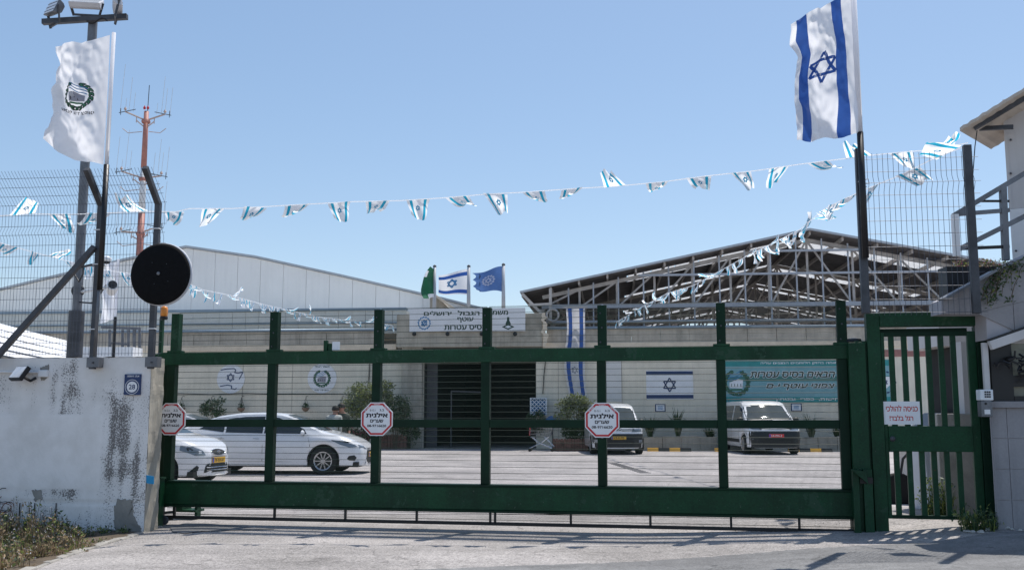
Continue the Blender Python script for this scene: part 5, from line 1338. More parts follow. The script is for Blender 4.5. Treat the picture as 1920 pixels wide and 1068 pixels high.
# ---- long white hatchback sedan seen from the side
S1 = Car(top=[(-2.36,.86),(-2.28,1.00),(-2.10,1.08),(-1.75,1.21),(-1.2,1.385),(-.7,1.455),(-.1,1.47),(.35,1.435),(.75,1.31),(1.15,1.11),(1.40,1.00),(1.75,.93),(2.05,.82),(2.25,.70),(2.36,.60)],
         belt=[(-2.36,.83),(-2.1,.96),(-1.2,.975),(0,.935),(1.0,.90),(1.4,.88),(1.9,.80),(2.2,.68),(2.36,.56)],
         half=[(-2.36,.66),(-2.28,.78),(-2.1,.86),(-1.6,.90),(0,.905),(1.5,.90),(1.85,.87),(2.10,.80),(2.26,.68),(2.34,.52),(2.36,.42)], wheels=(-1.30,1.42), r=.325, low=.20, tumble=.44)
def sedan(label, loc, rz, full=True, paint='car_white', name='parked_car', grp=None):
    t = thing(name, label, 'car', loc, rz, grp); c = S1; c.body(t, paint)
    c.sidep(t, 'window', [(-.02,.965),(-.02,1.36),(.18,1.35),(.55,1.24),(.92,1.06),(1.0,.955)], 'glass')
    c.sidep(t, 'window', [(-.06,.965),(-.06,1.36),(-.55,1.35),(-.95,1.30),(-.95,.985)], 'glass')
    c.sidep(t, 'window', [(-1.0,.99),(-1.0,1.29),(-1.35,1.20),(-1.62,1.07)], 'glass')
    c.topp(t, 'windscreen', [(1.30,-.62),(1.30,.62),(.95,.60),(.45,.50),(.45,-.50),(.95,-.60)], 'windscreen')
    c.topp(t, 'rear_window', [(-2.05,-.5),(-2.05,.5),(-1.55,.5),(-1.25,.46),(-1.25,-.46),(-1.55,-.5)], 'glass')
    c.topp(t, 'wiper', [(1.32,-.55),(1.345,-.55),(1.36,.2),(1.335,.2)], 'black', .014)
    for pts in ([(1.03,.93),(1.10,.70),(1.06,.33)],[(-.04,.93),(-.04,.31)],[(-1.0,.95),(-1.08,.75),(-.93,.60),(-.90,.33)]):
        for a, c_ in zip(pts, pts[1:]):
            dx = .0045
            c.sidep(t, 'door_seam', [(a[0]-dx,a[1]),(a[0]+dx,a[1]),(c_[0]+dx,c_[1]),(c_[0]-dx,c_[1])], 'black', off=.002, sub=3, rings=1)
    c.sidep(t, 'sill_line', [(-.85,.305),(1.05,.30),(1.05,.315),(-.85,.32)], 'rim', off=.003, sub=4, rings=1)
    for x in (-.18, -1.02): c.sidep(t, 'door_handle', [(x-.09,.835),(x+.06,.83),(x+.06,.85),(x-.09,.855)], 'rim', off=.018, sub=2, rings=1)
    for sg in (1, -1): mirror(c, t, .92, .93, paint, sg)
    c.sidep(t, 'headlight', [(1.62,.80),(1.85,.79),(2.14,.70),(2.20,.65),(2.02,.64),(1.80,.71)], 'lamp_glass', off=.006)
    c.sidep(t, 'headlight_strip', [(1.60,.815),(1.95,.78),(2.24,.69),(2.23,.67),(1.95,.745),(1.62,.80)], 'black', off=.009, sub=3, rings=1)
    c.frontp(t, 'headlight', [(.45,.665),(.45,.61),(.66,.64),(.68,.70)], 'lamp_glass', both=True)
    c.frontp(t, 'grille', [(-.42,.50),(-.36,.56),(.36,.56),(.42,.50),(.50,.26),(-.50,.26)], 'plastic_dark', .008, 4, 4)
    c.frontp(t, 'chrome_bar', [(-.55,.625),(-.3,.60),(.3,.60),(.55,.625),(.5,.60),(.28,.575),(-.28,.575),(-.5,.60)], 'chrome', .014, 3, 1)
    c.sidep(t, 'fog_recess', [(2.02,.44),(2.14,.46),(2.19,.40),(2.15,.33),(2.02,.34),(1.98,.38)], 'plastic_dark', off=.006)
    c.frontp(t, 'lower_lip', [(-.5,.25),(.5,.25),(.55,.22),(-.55,.22)], 'rim', .016, 3, 1)
    c.sidep(t, 'tail_light', [(-2.30,.84),(-2.05,.90),(-1.85,.885),(-1.90,.83),(-2.2,.78)], 'lamp_red', off=.008)
    for xw in c.wh:
        for sg in (1,-1):
            b = MB(); ra = c.r+.058; pts = [(xw+ra*cos(a), sg*(c.side(xw+ra*cos(a), c.r*.98+ra*sin(a)+.012, .003)), c.r*.98+ra*sin(a)) for a in [pi*k/16 for k in range(17)]]
            b.tube(pts, .009, 5); b.build('arch_trim', M['black'], t)
    c.wheels(t, .90); plate(c, t, .46, 'plate_yellow', '12-345-67' if 0 else '26-517-38'); return t
c1 = at(605, 886, 23.7)
rz1 = R(-4)
car1 = sedan('long white car parked side on, its nose at the gate post', (0,0,0), rz1)
# put the near front wheel where the photograph has it
off = Vector((1.42*cos(rz1)+.88*sin(rz1), 1.42*sin(rz1)-.88*cos(rz1), 0)); car1.location = (c1.x-off.x, c1.y-off.y, 0)
# silver car behind it
c3 = at(352, 790, 28.5); sedan('silver white car behind the long white car, only roof and windscreen showing', (c3.x-.4, 28.8, 0), R(-4), name='parked_car', paint='car_silver')
# ---- small white car showing its front beside the wall
S2 = Car(top=[(-2.1,.9),(-1.9,1.1),(-1.2,1.38),(-.5,1.46),(.1,1.44),(.55,1.30),(1.05,1.06),(1.25,1.0),(1.6,.94),(1.88,.84),(2.02,.74),(2.09,.62)],
         belt=[(-2.1,.85),(-1.5,.96),(0,.93),(1.0,.91),(1.4,.88),(1.75,.80),(1.98,.70),(2.09,.58)],
         half=[(-2.1,.6),(-1.95,.78),(-1.5,.85),(0,.855),(1.3,.85),(1.6,.82),(1.82,.74),(1.97,.60),(2.05,.42),(2.09,.26)], wheels=(-1.2,1.32), r=.31, low=.19)
t = thing('parked_car', 'white hatchback whose front end shows between the wall and the gate post', 'car', (0,0,0), 0); c = S2; c.body(t, 'car_white')
c.topp(t, 'windscreen', [(1.15,-.60),(1.15,.60),(.8,.58),(.3,.5),(.3,-.5),(.8,-.58)], 'windscreen')
c.sidep(t, 'window', [(-.3,.96),(-.3,1.36),(.05,1.35),(.5,1.20),(.9,.98)], 'glass'); c.sidep(t, 'window', [(-.36,.96),(-.36,1.36),(-1.2,1.28),(-1.5,1.0)], 'glass')
c.frontp(t, 'headlight', [(.40,.60),(.46,.70),(.62,.78),(.76,.80),(.78,.70),(.62,.60)], 'lamp_glass', .010, 4, 4, both=True)
c.frontp(t, 'headlight_bulb', [(.50,.64),(.50,.69),(.56,.70),(.56,.64)], 'lamp_white', .016, 2, 1, both=True)
c.frontp(t, 'headlight_bulb', [(.64,.70),(.64,.75),(.72,.76),(.72,.70)], 'plastic_dark', .014, 2, 1, both=True)
c.frontp(t, 'grille', [(-.24,.655),(-.2,.70),(0,.715),(.2,.70),(.24,.655),(.17,.605),(0,.595),(-.17,.605)], 'plastic_dark', .010, 3, 2)
b = MB(); rg = [(.24*cos(a), .655+.062*sin(a)) for a in [2*pi*k/24 for k in range(25)]]; b.tube([(c.front(y, z, .016), y, z) for y, z in rg], .008, 5); b.build('grille_ring', M['chrome'], t, smooth=True)
b = MB(); x_ = c.front(0, .655, .02); rg = [(.06*cos(a), .655+.03*sin(a)) for a in [2*pi*k/16 for k in range(17)]]; b.tube([(x_, y, z) for y, z in rg], .006, 4); b.bar((x_,-.025,.632),(x_,-.012,.678),.01); b.bar((x_,.012,.632),(x_,.025,.678),.01); b.bar((x_,-.02,.652),(x_,.02,.658),.01); b.build('emblem', M['chrome'], t)
c.frontp(t, 'lower_grille', [(-.40,.40),(-.33,.44),(.33,.44),(.40,.40),(.44,.26),(-.44,.26)], 'plastic_dark', .010, 4, 3)
for z in (.31, .36): b = MB(); b.tube([(c.front(y, z, .018), y, z) for y in [-.38+.076*k for k in range(11)]], .008, 4); b.build('grille_bar', M['chrome'], t)
c.frontp(t, 'fog_recess', [(.56,.31),(.55,.38),(.59,.41),(.63,.37),(.69,.29),(.62,.28)], 'plastic_dark', .010, 3, 3, both=True)
c.frontp(t, 'bumper_lip', [(-.5,.24),(.5,.24),(.55,.205),(-.55,.205)], 'white_paint', .02, 3, 1)
b = MB(); b.tube([(c.front(y, .56-.02*abs(y), .003), y, .575-.03*abs(y)) for y in [-.45+.09*k for k in range(11)]], .004, 4); b.build('bonnet_seam', M['black'], t)
c.wheels(t, .85); plate(c, t, .50, 'plate_yellow', '78-204-61', .48)
al = R(-15); p2_ = at(409, 868, 20.6); t.rotation_euler = (0,0,al); t.location = (p2_.x-2.09*cos(al), p2_.y-2.09*sin(al), 0)
# ---- two white vans facing the gate
def van(label, P, loc, rz, W_, H_, kind):
    t = thing('parked_van', label, 'van', loc, rz, None)
    hw = W_/2
    if kind == 'small':
        c = Car(top=[(-2.2,1.6),(-2.15,H_-.06),(-1.6,H_),(.0,H_-.01),(.35,H_-.06),(.55,H_-.16),(1.15,1.20),(1.35,1.10),(1.95,1.02),(2.10,.94),(2.17,.78),(2.20,.6)],
                belt=[(-2.2,1.0),(-1,1.06),(.9,1.04),(1.3,.99),(1.95,.93),(2.12,.82),(2.2,.55)],
                half=[(-2.2,hw-.06),(-2.0,hw-.01),(0,hw),(1.4,hw),(1.8,hw-.02),(2.0,hw-.09),(2.13,hw-.22),(2.2,hw-.40)], wheels=(-1.35,1.38), r=.33, low=.22, tumble=.20)
        ws = [(1.22,-.74),(1.22,.74),(.9,.73),(.56,.70),(.56,-.70),(.9,-.73)]
    else:
        c = Car(top=[(-2.6,1.7),(-2.5,H_-.05),(-2,H_),(.3,H_-.01),(.62,H_-.05),(.85,H_-.15),(1.55,1.24),(1.70,1.16),(2.05,1.05),(2.25,.96),(2.35,.84),(2.40,.62)],
                belt=[(-2.6,1.05),(-1,1.10),(1.3,1.10),(1.7,1.04),(2.1,.96),(2.3,.84),(2.4,.58)],
                half=[(-2.6,hw-.06),(-2.4,hw-.01),(0,hw),(1.6,hw),(2.0,hw-.03),(2.2,hw-.08),(2.34,hw-.18),(2.4,hw-.32)], wheels=(-1.7,1.52), r=.34, low=.24, tumble=.20)
        ws = [(1.60,-.80),(1.60,.80),(1.25,.80),(.88,.77),(.88,-.77),(1.25,-.80)]
    c.body(t, 'car_white'); x1 = c.half[-1][0]
    c.topp(t, 'windscreen', ws, 'windscreen', .008, 5, 5)
    xa = ws[0][0]; c.topp(t, 'wiper', [(xa+.01,-.7),(xa+.035,-.7),(xa+.03,.1),(xa+.005,.1)], 'black', .016, 1, 4); c.topp(t, 'wiper', [(xa-.02,.05),(xa+.0,.05),(xa-.0,.68),(xa-.02,.68)], 'black', .018, 1, 4)
    zb2 = lerp_tab(c.belt, .6)+.03; zt2 = H_-.20
    c.sidep(t, 'window', [(-.15,zb2),(-.15,zt2),(.45,zt2),(.62 if kind=='small' else .95,zt2-.1),(1.02 if kind=='small' else 1.40,zb2)], 'glass')
    for xs_ in (-.2, .95): c.sidep(t, 'door_seam', [(xs_-.005,zb2-.03),(xs_+.005,zb2-.03),(xs_+.005,.34),(xs_-.005,.34)], 'black', off=.002, sub=4, rings=1)
    if kind != 'small': c.sidep(t, 'window', [(-1.8,zb2),(-1.8,zt2),(-.3,zt2),(-.3,zb2)], 'glass'); c.sidep(t, 'side_moulding', [(-1.2,.40),(1.0,.40),(1.0,.52),(-1.2,.52)], 'plastic_dark', off=.008, sub=5)
    zb3 = .72 if kind == 'small' else .80
    w3 = hw-.03
    for nm, q, mm in (('bumper', [(-w3,.26),(-w3,zb3),(w3,zb3),(w3,.26)], 'plastic_dark'),):
        b = MB()   # dark bumper follows the rounded nose
        def bf(u, v):
            y = (u*2-1)*w3; z = .25+(zb3-.25)*v; return (c.front(y, z, .010), y, z)
        b.grid(bf, 40, 10); b.build('bumper', M[mm], t, smooth=True)
    b = MB()
    def gf(u, v): y = (u*2-1)*w3*.62; z = .40+.20*v; return (c.front(y, z, .016), y, z)
    b.grid(gf, 16, 3); b.build('grille', M['black'], t)
    for z in (.45, .50, .55): b = MB(); b.tube([(c.front(y, z, .022), y, z) for y in [w3*.6*(-1+k/5) for k in range(11)]], .006, 4); b.build('grille_bar', M['plastic_dark'], t)
    zh_ = zb3+.06
    c.frontp(t, 'headlight', [(w3*.52,zh_),(w3*.55,zh_+.10),(w3*.93,zh_+.14),(w3*.97,zh_+.02)], 'lamp_glass', .012, 4, 3, both=True)
    c.frontp(t, 'fog_lamp', [(w3*.80,.42),(w3*.80,.52),(w3*.92,.52),(w3*.92,.42)], 'lamp_glass' if kind == 'small' else 'black', .020, 2, 1, both=True)
    if kind == 'small':
        for dz in (0, .055):
            for sg in (1,-1): b = MB(); pts = [(c.front(sg*y, z+dz, .02), sg*y, z+dz) for y, z in ((0,.88),(.06,.845),(.14,.82),(.3,.825),(.55,.84))]; b.tube(pts, .010, 5); b.build('chevron', M['black'], t)
    else:
        b = MB(); pts = [(c.front(y, .88, .014), y, .88+.03*abs(y)) for y in [w3*.6*(-1+k/5) for k in range(11)]]; b.tube(pts, .010, 5); b.build('bonnet_seam', M['black'], t)
        for sg in (1,-1): MB().tube([(.5,sg*.66,H_-.0),(.5,sg*.66,H_+.05),(-1.8,sg*.66,H_+.06),(-1.8,sg*.66,H_)], .014, 6).build('roof_rail', M['galv'], t)
        for x_ in (.3,-1.0): MB().tube([(x_,-.68,H_+.06),(x_,.68,H_+.06)], .018, 6).build('roof_bar', M['galv'], t)
    for sg in (1,-1): mirror(c, t, ws[0][0]-.25, lerp_tab(c.belt, 1.0)+.04, 'plastic_dark', sg, .24, .22)
    c.wheels(t, hw, style='steel')
    return t, c
t, c = van('white van with dark bumper and yellow plate behind the octagonal sign', None, (0,0,0), 0, 1.84, 1.80, 'small')
plate(c, t, .58, 'plate_yellow', '618-41-703', .52)
a = R(-90+1); p_ = at(1158, 850, 35.0); t.rotation_euler = (0,0,a); t.location = (p_.x, p_.y+2.1, 0)
t, c = van('white van with roof bar, dark bumper and red plate in front of the banner', None, (0,0,0), 0, 1.92, 1.90, 'big')
plate(c, t, .66, 'plate_red', '34-705-2', .52, ink='sign_white')
a = R(-90+1); p_ = at(1452, 851, 35.0); t.rotation_euler = (0,0,a); t.location = (p_.x, p_.y+2.2, 0)
# ================================================================ BUNTING
def pennant_mesh(seed):
    rnd = random.Random(seed); W_, H_ = .30, .25
    curl = rnd.uniform(-.4, .9); tip = rnd.uniform(.25, .8); skew = rnd.uniform(-.2, .02); lift = rnd.uniform(0, .5); ph = rnd.uniform(0, 6)
    def fn(u, v, k=0):
        half = W_/2*(1-(1-tip*.6)*v*.75)
        x = (u-.5)*2*half + skew*v; a = curl*v*1.3; z = -H_*v*cos(a*.8)*(1-lift*.5); y = -H_*v*sin(a)*.7 + .02*sin(u*7+v*6+ph)*v - .003*k
        z += .03*sin(u*5+ph)*v; y += .025*sin(u*11+ph*2)*v
        return (x, y, z)
    b = MB(); b.grid(fn, 16, 8, lambda u, v: 1 if (.14 < u < .26 or .74 < u < .86) else 0)
    star(b, lambda x, y: tuple(Vector(fn(x, y))+Vector((0,-.004,0))), .5, .45, .15, .028, 1, .11, n=1)
    star(b, lambda x, y: tuple(Vector(fn(x, y))+Vector((0,.004,0))), .5, .45, .15, .028, 1, .11, n=1)
    return b.mesh('pennant', [M['bunt_white'], M['bunt_teal']], True)
PM = [pennant_mesh(i) for i in range(9)]
def bunting(label, pts, spacing, seed, tie=None, sc=1.0, place=None):
    t = thing('bunting_string', label, 'bunting', (0,0,0), 0, 'strings of bunting over the gate and yard')
    P = []
    for a, c in zip(pts, pts[1:]):
        for k in range(6): P.append(a.lerp(c, k/6))
    P.append(pts[-1]); MB().tube(P, .006, 4).build('cord', M['bunt_white'], t)
    rnd = random.Random(seed); L_ = 0; nxt = spacing*.4
    spots = []
    for a, c in zip(P, P[1:]):
        l = (c-a).length
        while nxt < L_+l: spots.append((a.lerp(c, (nxt-L_)/l), (c-a).normalized())); nxt += spacing*rnd.uniform(.93, 1.07)
        L_ += l
    for k, (p_, d) in enumerate(spots):
        rot = Matrix(((d.x, -d.y, 0), (d.y, d.x, 0), (0,0,1))).to_euler()
        yaw = atan2(d.y, d.x); yaw = yaw if abs(yaw) < pi/2 else yaw+pi
        # each pennant hangs from the cord and is blown about a little
        s_ = sc*rnd.uniform(.92, 1.1)
        inst(PM[rnd.randrange(9)], 'pennant', t, p_, ((rnd.uniform(-.45,.35) if rnd.random() < .8 else rnd.uniform(-2.4,-1.2)), -math.asin(max(-1,min(1,d.z)))*(1 if abs(atan2(d.y,d.x)) < pi/2 else -1)+rnd.uniform(-.12,.12), yaw+rnd.uniform(-.3,.3)), (s_*(-1 if rnd.random() < .5 else 1), s_, s_))
    return t
def dS(px): return 12.95-px*.25/1812
pts = [at(x, y, dS(x)) for x, y in ((-60,408),(60,401),(137,402),(210,399),(272,396),(330,397),(355,391),(435,391),(520,386),(592,382),(664,378),(752,376),(831,371),(912,364),(990,360),(1070,354),(1157,349),(1243,341),(1325,330),(1418,320),(1500,308),(1580,298),(1616,293),(1695,285),(1750,281),(1815,268))]
bunting('long upper string of white and teal bunting crossing the sky over the gate', pts, .53, 4, sc=1.0)
pts = [at(x, y, D) for x, y, D in ((-80,432,14.5),(0,455,15.5),(60,472,16),(130,490,17),(190,505,18),(240,512,18.5),(350,530,21),(380,543,22),(430,553,24),(500,572,27),(545,582,29),(600,594,32),(650,600,34.5),(700,603,37),(736,610,39.6))]
bunting('string of bunting running from the left fence down to the gateway sign', pts, .50, 9, sc=1.0)
pts = [at(x, y, D) for x, y, D in ((1815,272,11.3),(1745,300,11.6),(1685,330,12),(1630,352,12.5),(1585,372,13.1),(1545,392,14),(1500,430,17),(1440,460,20),(1400,480,22),(1300,535,27),(1250,550,30),(1200,577,34),(1155,604,38.5))]
bunting('string of bunting running from the right post down to the steel shed', pts, .56, 17, sc=1.0)
# ================================================================ FLOODLIGHT MAST
D = 16.2; p0 = at(140, 655, D); pt = at(164, 40, D); mt = thing('floodlight_mast', 'tall grey mast carrying a crossbar with cameras behind the fence', 'mast', (p0.x, D, 0))
zs_ = at(145, 583, D).z
MB().tube([(0,0,0),(0,0,zs_)], .125, 20).build('lower_tube', M['galv_dark'], mt, smooth=True, auto=40); MB().tube([(0,0,zs_),(0,0,pt.z)], .075, 16).build('upper_tube', M['galv'], mt, smooth=True, auto=40)
xa, xb = at(85,45,D).x-p0.x, at(243,36,D).x-p0.x
MB().bar((xa,-.1,at(85,46,D).z),(xb,-.1,at(243,36,D).z),.09,.09).build('crossbar', M['galv_dark'], mt, bevel=.005)
b = MB(); q = at(170,42,D); b.tube([(q.x-p0.x+.05*k+.0,-.15,q.z-.04-.05*sin(k*.9)) for k in range(8)], .012, 5); b.build('cable', M['black'], mt)
fl_lab = ['square floodlight at the left end of the mast crossbar showing its lamp face','floodlight in the middle of the mast crossbar seen from below','floodlight at the right end of the mast crossbar seen from its side']
for i, (px, py, rx, rz_, w_, h_) in enumerate(((107,22,R(-20),R(-42),.40,.26),(169,12,R(-60),R(8),.50,.32),(230,14,R(-10),R(112),.46,.3))):
    q = at(px, py, D); t = thing('floodlight', fl_lab[i], 'floodlight', (q.x, D-.15, q.z), 0, 'floodlights on the mast')
    h = thing_part('lamp_housing', t); h.rotation_euler = (rx, R(6) if i != 1 else 0, rz_)
    b = MB(); b.xprism([(-.03,-h_/2),(-.03,h_/2),(.06,h_/2-.03),(.10,.06),(.10,-.06),(.06,-h_/2+.03)], -w_/2, w_/2); b.build('shell', M['sheet'] if i else M['galv'], h, bevel=.01)
    b = MB(); b.box(-w_/2+.02, w_/2-.02, -.037, -.031, -h_/2+.02, h_/2-.02, 0)
    for k in (-1, 0, 1): b.box(-w_/2+.02, w_/2-.02, -.042, -.037, k*h_*.28-.004, k*h_*.28+.004, 1)
    b.build('glass', [M['lattice'], M['black']], h)
    b = MB()
    for sg in (-1, 1): b.bar((sg*(w_/2+.02), 0, 0), (sg*(w_/2+.02)*.75, .05, -.30 if i != 1 else -.22), .02, .04)
    b.bar((-(w_/2+.02)*.75,.05,-.27 if i != 1 else -.2),((w_/2+.02)*.75,.05,-.27 if i != 1 else -.2),.03,.03); o = b.build('bracket', M['galv_dark'], t); o.rotation_euler = (0,0,rz_)
for i, (px, py, lab) in enumerate(((200,487,'small white camera on the mast, near the top of the small white flag'),(210,540,'white bullet camera on a long arm reaching out from the mast'))):
    q = at(px, py, D-.5); t = thing('security_camera', lab, 'camera', (q.x, q.y, q.z), 0, None)
    dx = p0.x-q.x
    if i:
        MB().tube([(dx+.05,.5,-.0),(-.10,.05,.02)], .025, 8).build('arm', M['white_plastic'], t); MB().lathe([(.02,-.16),(.085,-.15),(.09,.0),(.075,.14),(.02,.16)], (0,0,0), 18, 'y').build('housing', M['white_plastic'], t, smooth=True, auto=40).rotation_euler = (R(-15),0,R(25))
        MB().lathe([(.0,-.165),(.065,-.163),(.07,-.15)], (0,0,0), 18, 'y').build('lens', M['plastic_dark'], t).rotation_euler = (R(-15),0,R(25))
        MB().lathe([(.10,-.03),(.11,0),(.10,.03)], (dx,.5,.02), 18, 'y').build('mount_ring', M['black'], t)
        MB().tube([(dx+.08,.4,-.18),(dx+.3,.35,-.2),(dx+.42,.3,-.1),(-.14,.1,.06)], .014, 6).build('cable', M['black'], t)
    else:
        MB().tube([(dx,.5,-.05),(-.02,.05,-.02)], .02, 6).build('arm', M['black'], t); MB().lathe([(.0,-.05),(.07,-.02),(.08,.03),(.03,.06)], (0,0,0), 14).build('housing', M['white_plastic'], t, smooth=True)
        MB().lathe([(.0,-.07),(.045,-.06),(.06,-.03)], (0,0,0), 14).build('dome', M['plastic_dark'], t, smooth=True)
        MB().tube([(dx+.02,.3,-.2),(dx+.12,.25,-.32),(dx+.2,.2,-.2),(dx+.22,.15,-.05),(dx+.3,.1,.02)], .014, 6).build('cable', M['black'], t)
# small white flag on a thin pole in the yard
D = 23; p_ = at(213, 660, D); t = thing('small_flag', 'small plain white flag on thin black pole seen through the fence', 'flag', (p_.x, D, 0))
q1, q2 = at(213, 594, D), at(216, 486, D); MB().tube([(0,0,0),(0,0,q1.z)], .035, 8).build('pole', M['black'], t); MB().tube([(0,0,q1.z),(0,0,q2.z)], .03, 8).build('sleeve', M['flag_white'], t)
fw = 26*D/FPX
cloth_flag(t, lambda u, v: (-fw*u*(1-.1*sin(v*5)), .08*sin(u*7+v*9)*u, q2.z-.05-.05*u-(q2.z-q1.z)*v-.05*u*sin(v*8)), 12, 30, [M['flag_white']], 0)
# grey tubular turnstile frame
D = 26; t = thing('barrier_frame', 'grey tubular steel barrier frame standing beyond the wall', 'barrier', (0,0,0))
for px in (206, 230, 241, 252, 262): MB().bar(at(px, 668, D).xyz*1, at(px, 618, D), .06).build('upright', M['galv'], t)
MB().bar(at(190, 613, D), at(264, 616, D), .07).build('top_rail', M['galv'], t); MB().bar(at(205, 643, D), at(240, 645, D), .05).build('rail', M['galv'], t)
MB().bar(at(206, 668, D)-Vector((0,0,3)), at(206, 668, D), .06).build('leg', M['galv'], t); MB().bar(at(262, 668, D)-Vector((0,0,3)), at(262, 668, D), .06).build('leg', M['galv'], t)
# white ribbed canopy roof, left
t = thing('canopy_roof', 'bright white ribbed canopy roof sloping down behind the white wall', 'canopy', (0,0,0))
L0, L1 = [(-120,575),(0,606),(60,622),(132,640)], [(-120,640),(0,668),(60,680),(132,690)]
n_ = 5
for k in range(n_):
    b = MB(); vs = []
    for (x, y), (x2, y2) in zip(L0, L1):
        for tt, dd in ((k/n_, 0), ((k+.88)/n_, .12)):
            D_ = 24-4.5*tt; vs.append(at(x+(x2-x)*tt, y+(y2-y)*tt, D_))
    m_ = len(L0)
    vs2 = [v-Vector((0,0,.05)) for v in vs]
    b.add(vs+vs2, [(2*i, 2*i+1, 2*i+3, 2*i+2) for i in range(m_-1)]+[(8+2*i+1, 8+2*i, 8+2*i+2, 8+2*i+3) for i in range(m_-1)]+[(2*i+1, 2*i+9, 2*i+11, 2*i+3) for i in range(m_-1)]); b.build('roof_panel', M['white_paint'], t)
    b = MB(); a_, c_ = vs[1], vs[-1]; b.bar(a_+Vector((0,-.05,-.04)), c_+Vector((0,-.05,-.04)), .10, .05); b.build('rib', M['galv'], t)
p_ = at(60, 690, 21); MB().bar((p_.x,21,0),(p_.x,21,p_.z),.12).build('column', M['galv'], t)
p_ = at(150, 690, 23); MB().box(p_.x-.3, p_.x+1.2, 23, 23.6, 0, at(150,650,23).z).build('white_cabin', M['white_paint'], thing('yard_cabin', 'low white cabin roof edge beyond the wall at the mast foot', 'cabin', (0,0,0)))
# ================================================================ RADIO MAST, FAR
D = 85.0; p_ = at(262, 470, D); t = thing('radio_mast', 'red and white radio mast with antenna arms far behind the warehouse', 'mast', (p_.x, D, 0))
zz = [at(262, y, D).z for y in (480, 435, 315, 209)]
def rad(z): return .31-.10*(z-zz[0])/(zz[3]-zz[0])
MB().tube([(0,0,0),(0,0,zz[0]),(0,0,at(262,400,D).z)], [.34,.31,rad(at(262,400,D).z)], 12).build('red_section', M['mast_red'], t, smooth=True)
MB().tube([(0,0,at(262,400,D).z+.01),(0,0,zz[2])], [rad(at(262,400,D).z),rad(zz[2])], 12).build('white_section', M['mast_white'], t, smooth=True)
MB().tube([(0,0,zz[2]+.01),(0,0,zz[3])], [rad(zz[2]),.20], 12).build('red_section', M['mast_red'], t, smooth=True)
MB().tube([(.1,0,zz[3]),(.15,0,at(272,160,D).z)], .035, 5).build('lightning_rod', M['galv_dark'], t)
for s_ in (-.18,.12): MB().lathe([(.1,0),(.12,.15),(.0,.35)], (s_,0,zz[3]+.2), 8).build('warning_lamp', M['sign_red'], t)
k_ = D/FPX; rnd = random.Random(9)
for lv, (py, wl, wr, dyl, dyr) in enumerate(((222, 44, 46, -12, -6), (330, 46, 44, -8, 2), (432, 40, 36, 4, -6))):
    z = at(262, py, D).z
    MB().lathe([(.34,-.15),(.40,0),(.34,.15)], (0,0,z-.3), 12).build('collar', M['mast_red'], t)
    for sg, wd_, dy in ((-1, wl, dyl), (1, wr, dyr)):
        if lv == 2 and sg > 0: wd_ = 40
        e = Vector((sg*wd_*k_*.85, -.4, z-dy*k_*.9)); b = MB(); b.tube([(0,0,z-.2), e], .07, 6); b.tube([(0,0,z-.9), e*.45+Vector((0,0,z*.55-.45))], .05, 5); b.tube([e*.45+Vector((0,0,z*.55-.15)), e*.45+Vector((0,0,z*.55-.65))], .04, 5)
        b.tube([(sg*.3,0,z-1.2),(sg*1.4,-.3,z-1.4),(sg*1.9,-.3,z-1.0)], .035, 5); b.build('arm', M['antenna'], t)
        b = MB(); b.tube([e+Vector((-sg*.9,-.0,.2)), e+Vector((sg*.55,.0,-.1))], .035, 5); b.tube([e+Vector((sg*.4,0,-.3)), e+Vector((sg*.4,0,.3))], .03, 5); b.build('cross_boom', M['galv_dark'], t)
        for q in (-.8, -.35, .0, .5):
            hgt = rnd.uniform(2.2, 4.6) if q in (-.35, .5) else rnd.uniform(1,2.5)
            MB().tube([e+Vector((sg*q*.9,0,0)), e+Vector((sg*q*.9+.06*hgt,0,hgt))], .018, 4).build('whip_antenna', M['mast_white'], t)
        MB().lathe([(.05,0),(.14,.12),(.05,.3)], e+Vector((0,0,.1)), 8).build('insulator', M['antenna'], t)
# ================================================================ HANGING BASKETS AND PLANTS ON THE FACADE
b = MB(); cp = [FB.l(x, y, -.12) for x, y in ((322,737),(395,739),(455,737),(505,738),(573,738),(640,738),(700,740))]
b.tube([p for p in cp], .018, 5); t = fthing('hose_line', 'thin dark watering hose strung along the wall above the hanging baskets', 'hose', FB); b.build('hose', M['black'], t)
def basket(px, seed, lab, nl):
    p_ = FB.l(px, 764, -.30); w_ = FB.w(p_.x, -.30, p_.z); t = thing('hanging_basket', lab, 'plant basket', w_, FB.a, 'hanging baskets on the beige wall')
    prof = [(.02,-.16),(.10,-.13),(.15,-.05),(.165,.0)]; MB().lathe(prof, (0,0,0), 14).build('bowl', M['terracotta'], t, smooth=True)
    b = MB()
    for a in (0, 2.1, 4.2): b.tube([(.155*cos(a),.155*sin(a),0),(0,0,.42)], .007, 4)
    b.tube([(0,0,.42),(0,.12,.5),(0,.29,.48)], .010, 4); b.build('hanger', M['black'], t)
    b = MB(); leaves(b, (0,0,.07), (.14,.14,.10), nl, .09, [0,0,1], seed); blades(b, (0,0,0), 6, .30, .10, 0, seed, .02); b.build('foliage', [M['leaf_green'], M['leaf_olive']], t, kind='stuff')
for i, (px, lab, nl) in enumerate(((340,'hanging basket nearest the wall end octagonal sign',70),(396,'hanging basket in front of the spiky shrub, above the cars',60),(452,'nearly bare hanging basket below the round star poster',25),(573,'hanging basket with dark upright plant left of the wreath poster',70),(641,'hanging basket with dark bushy plant above the people',150))): basket(px, i+3, lab, nl)
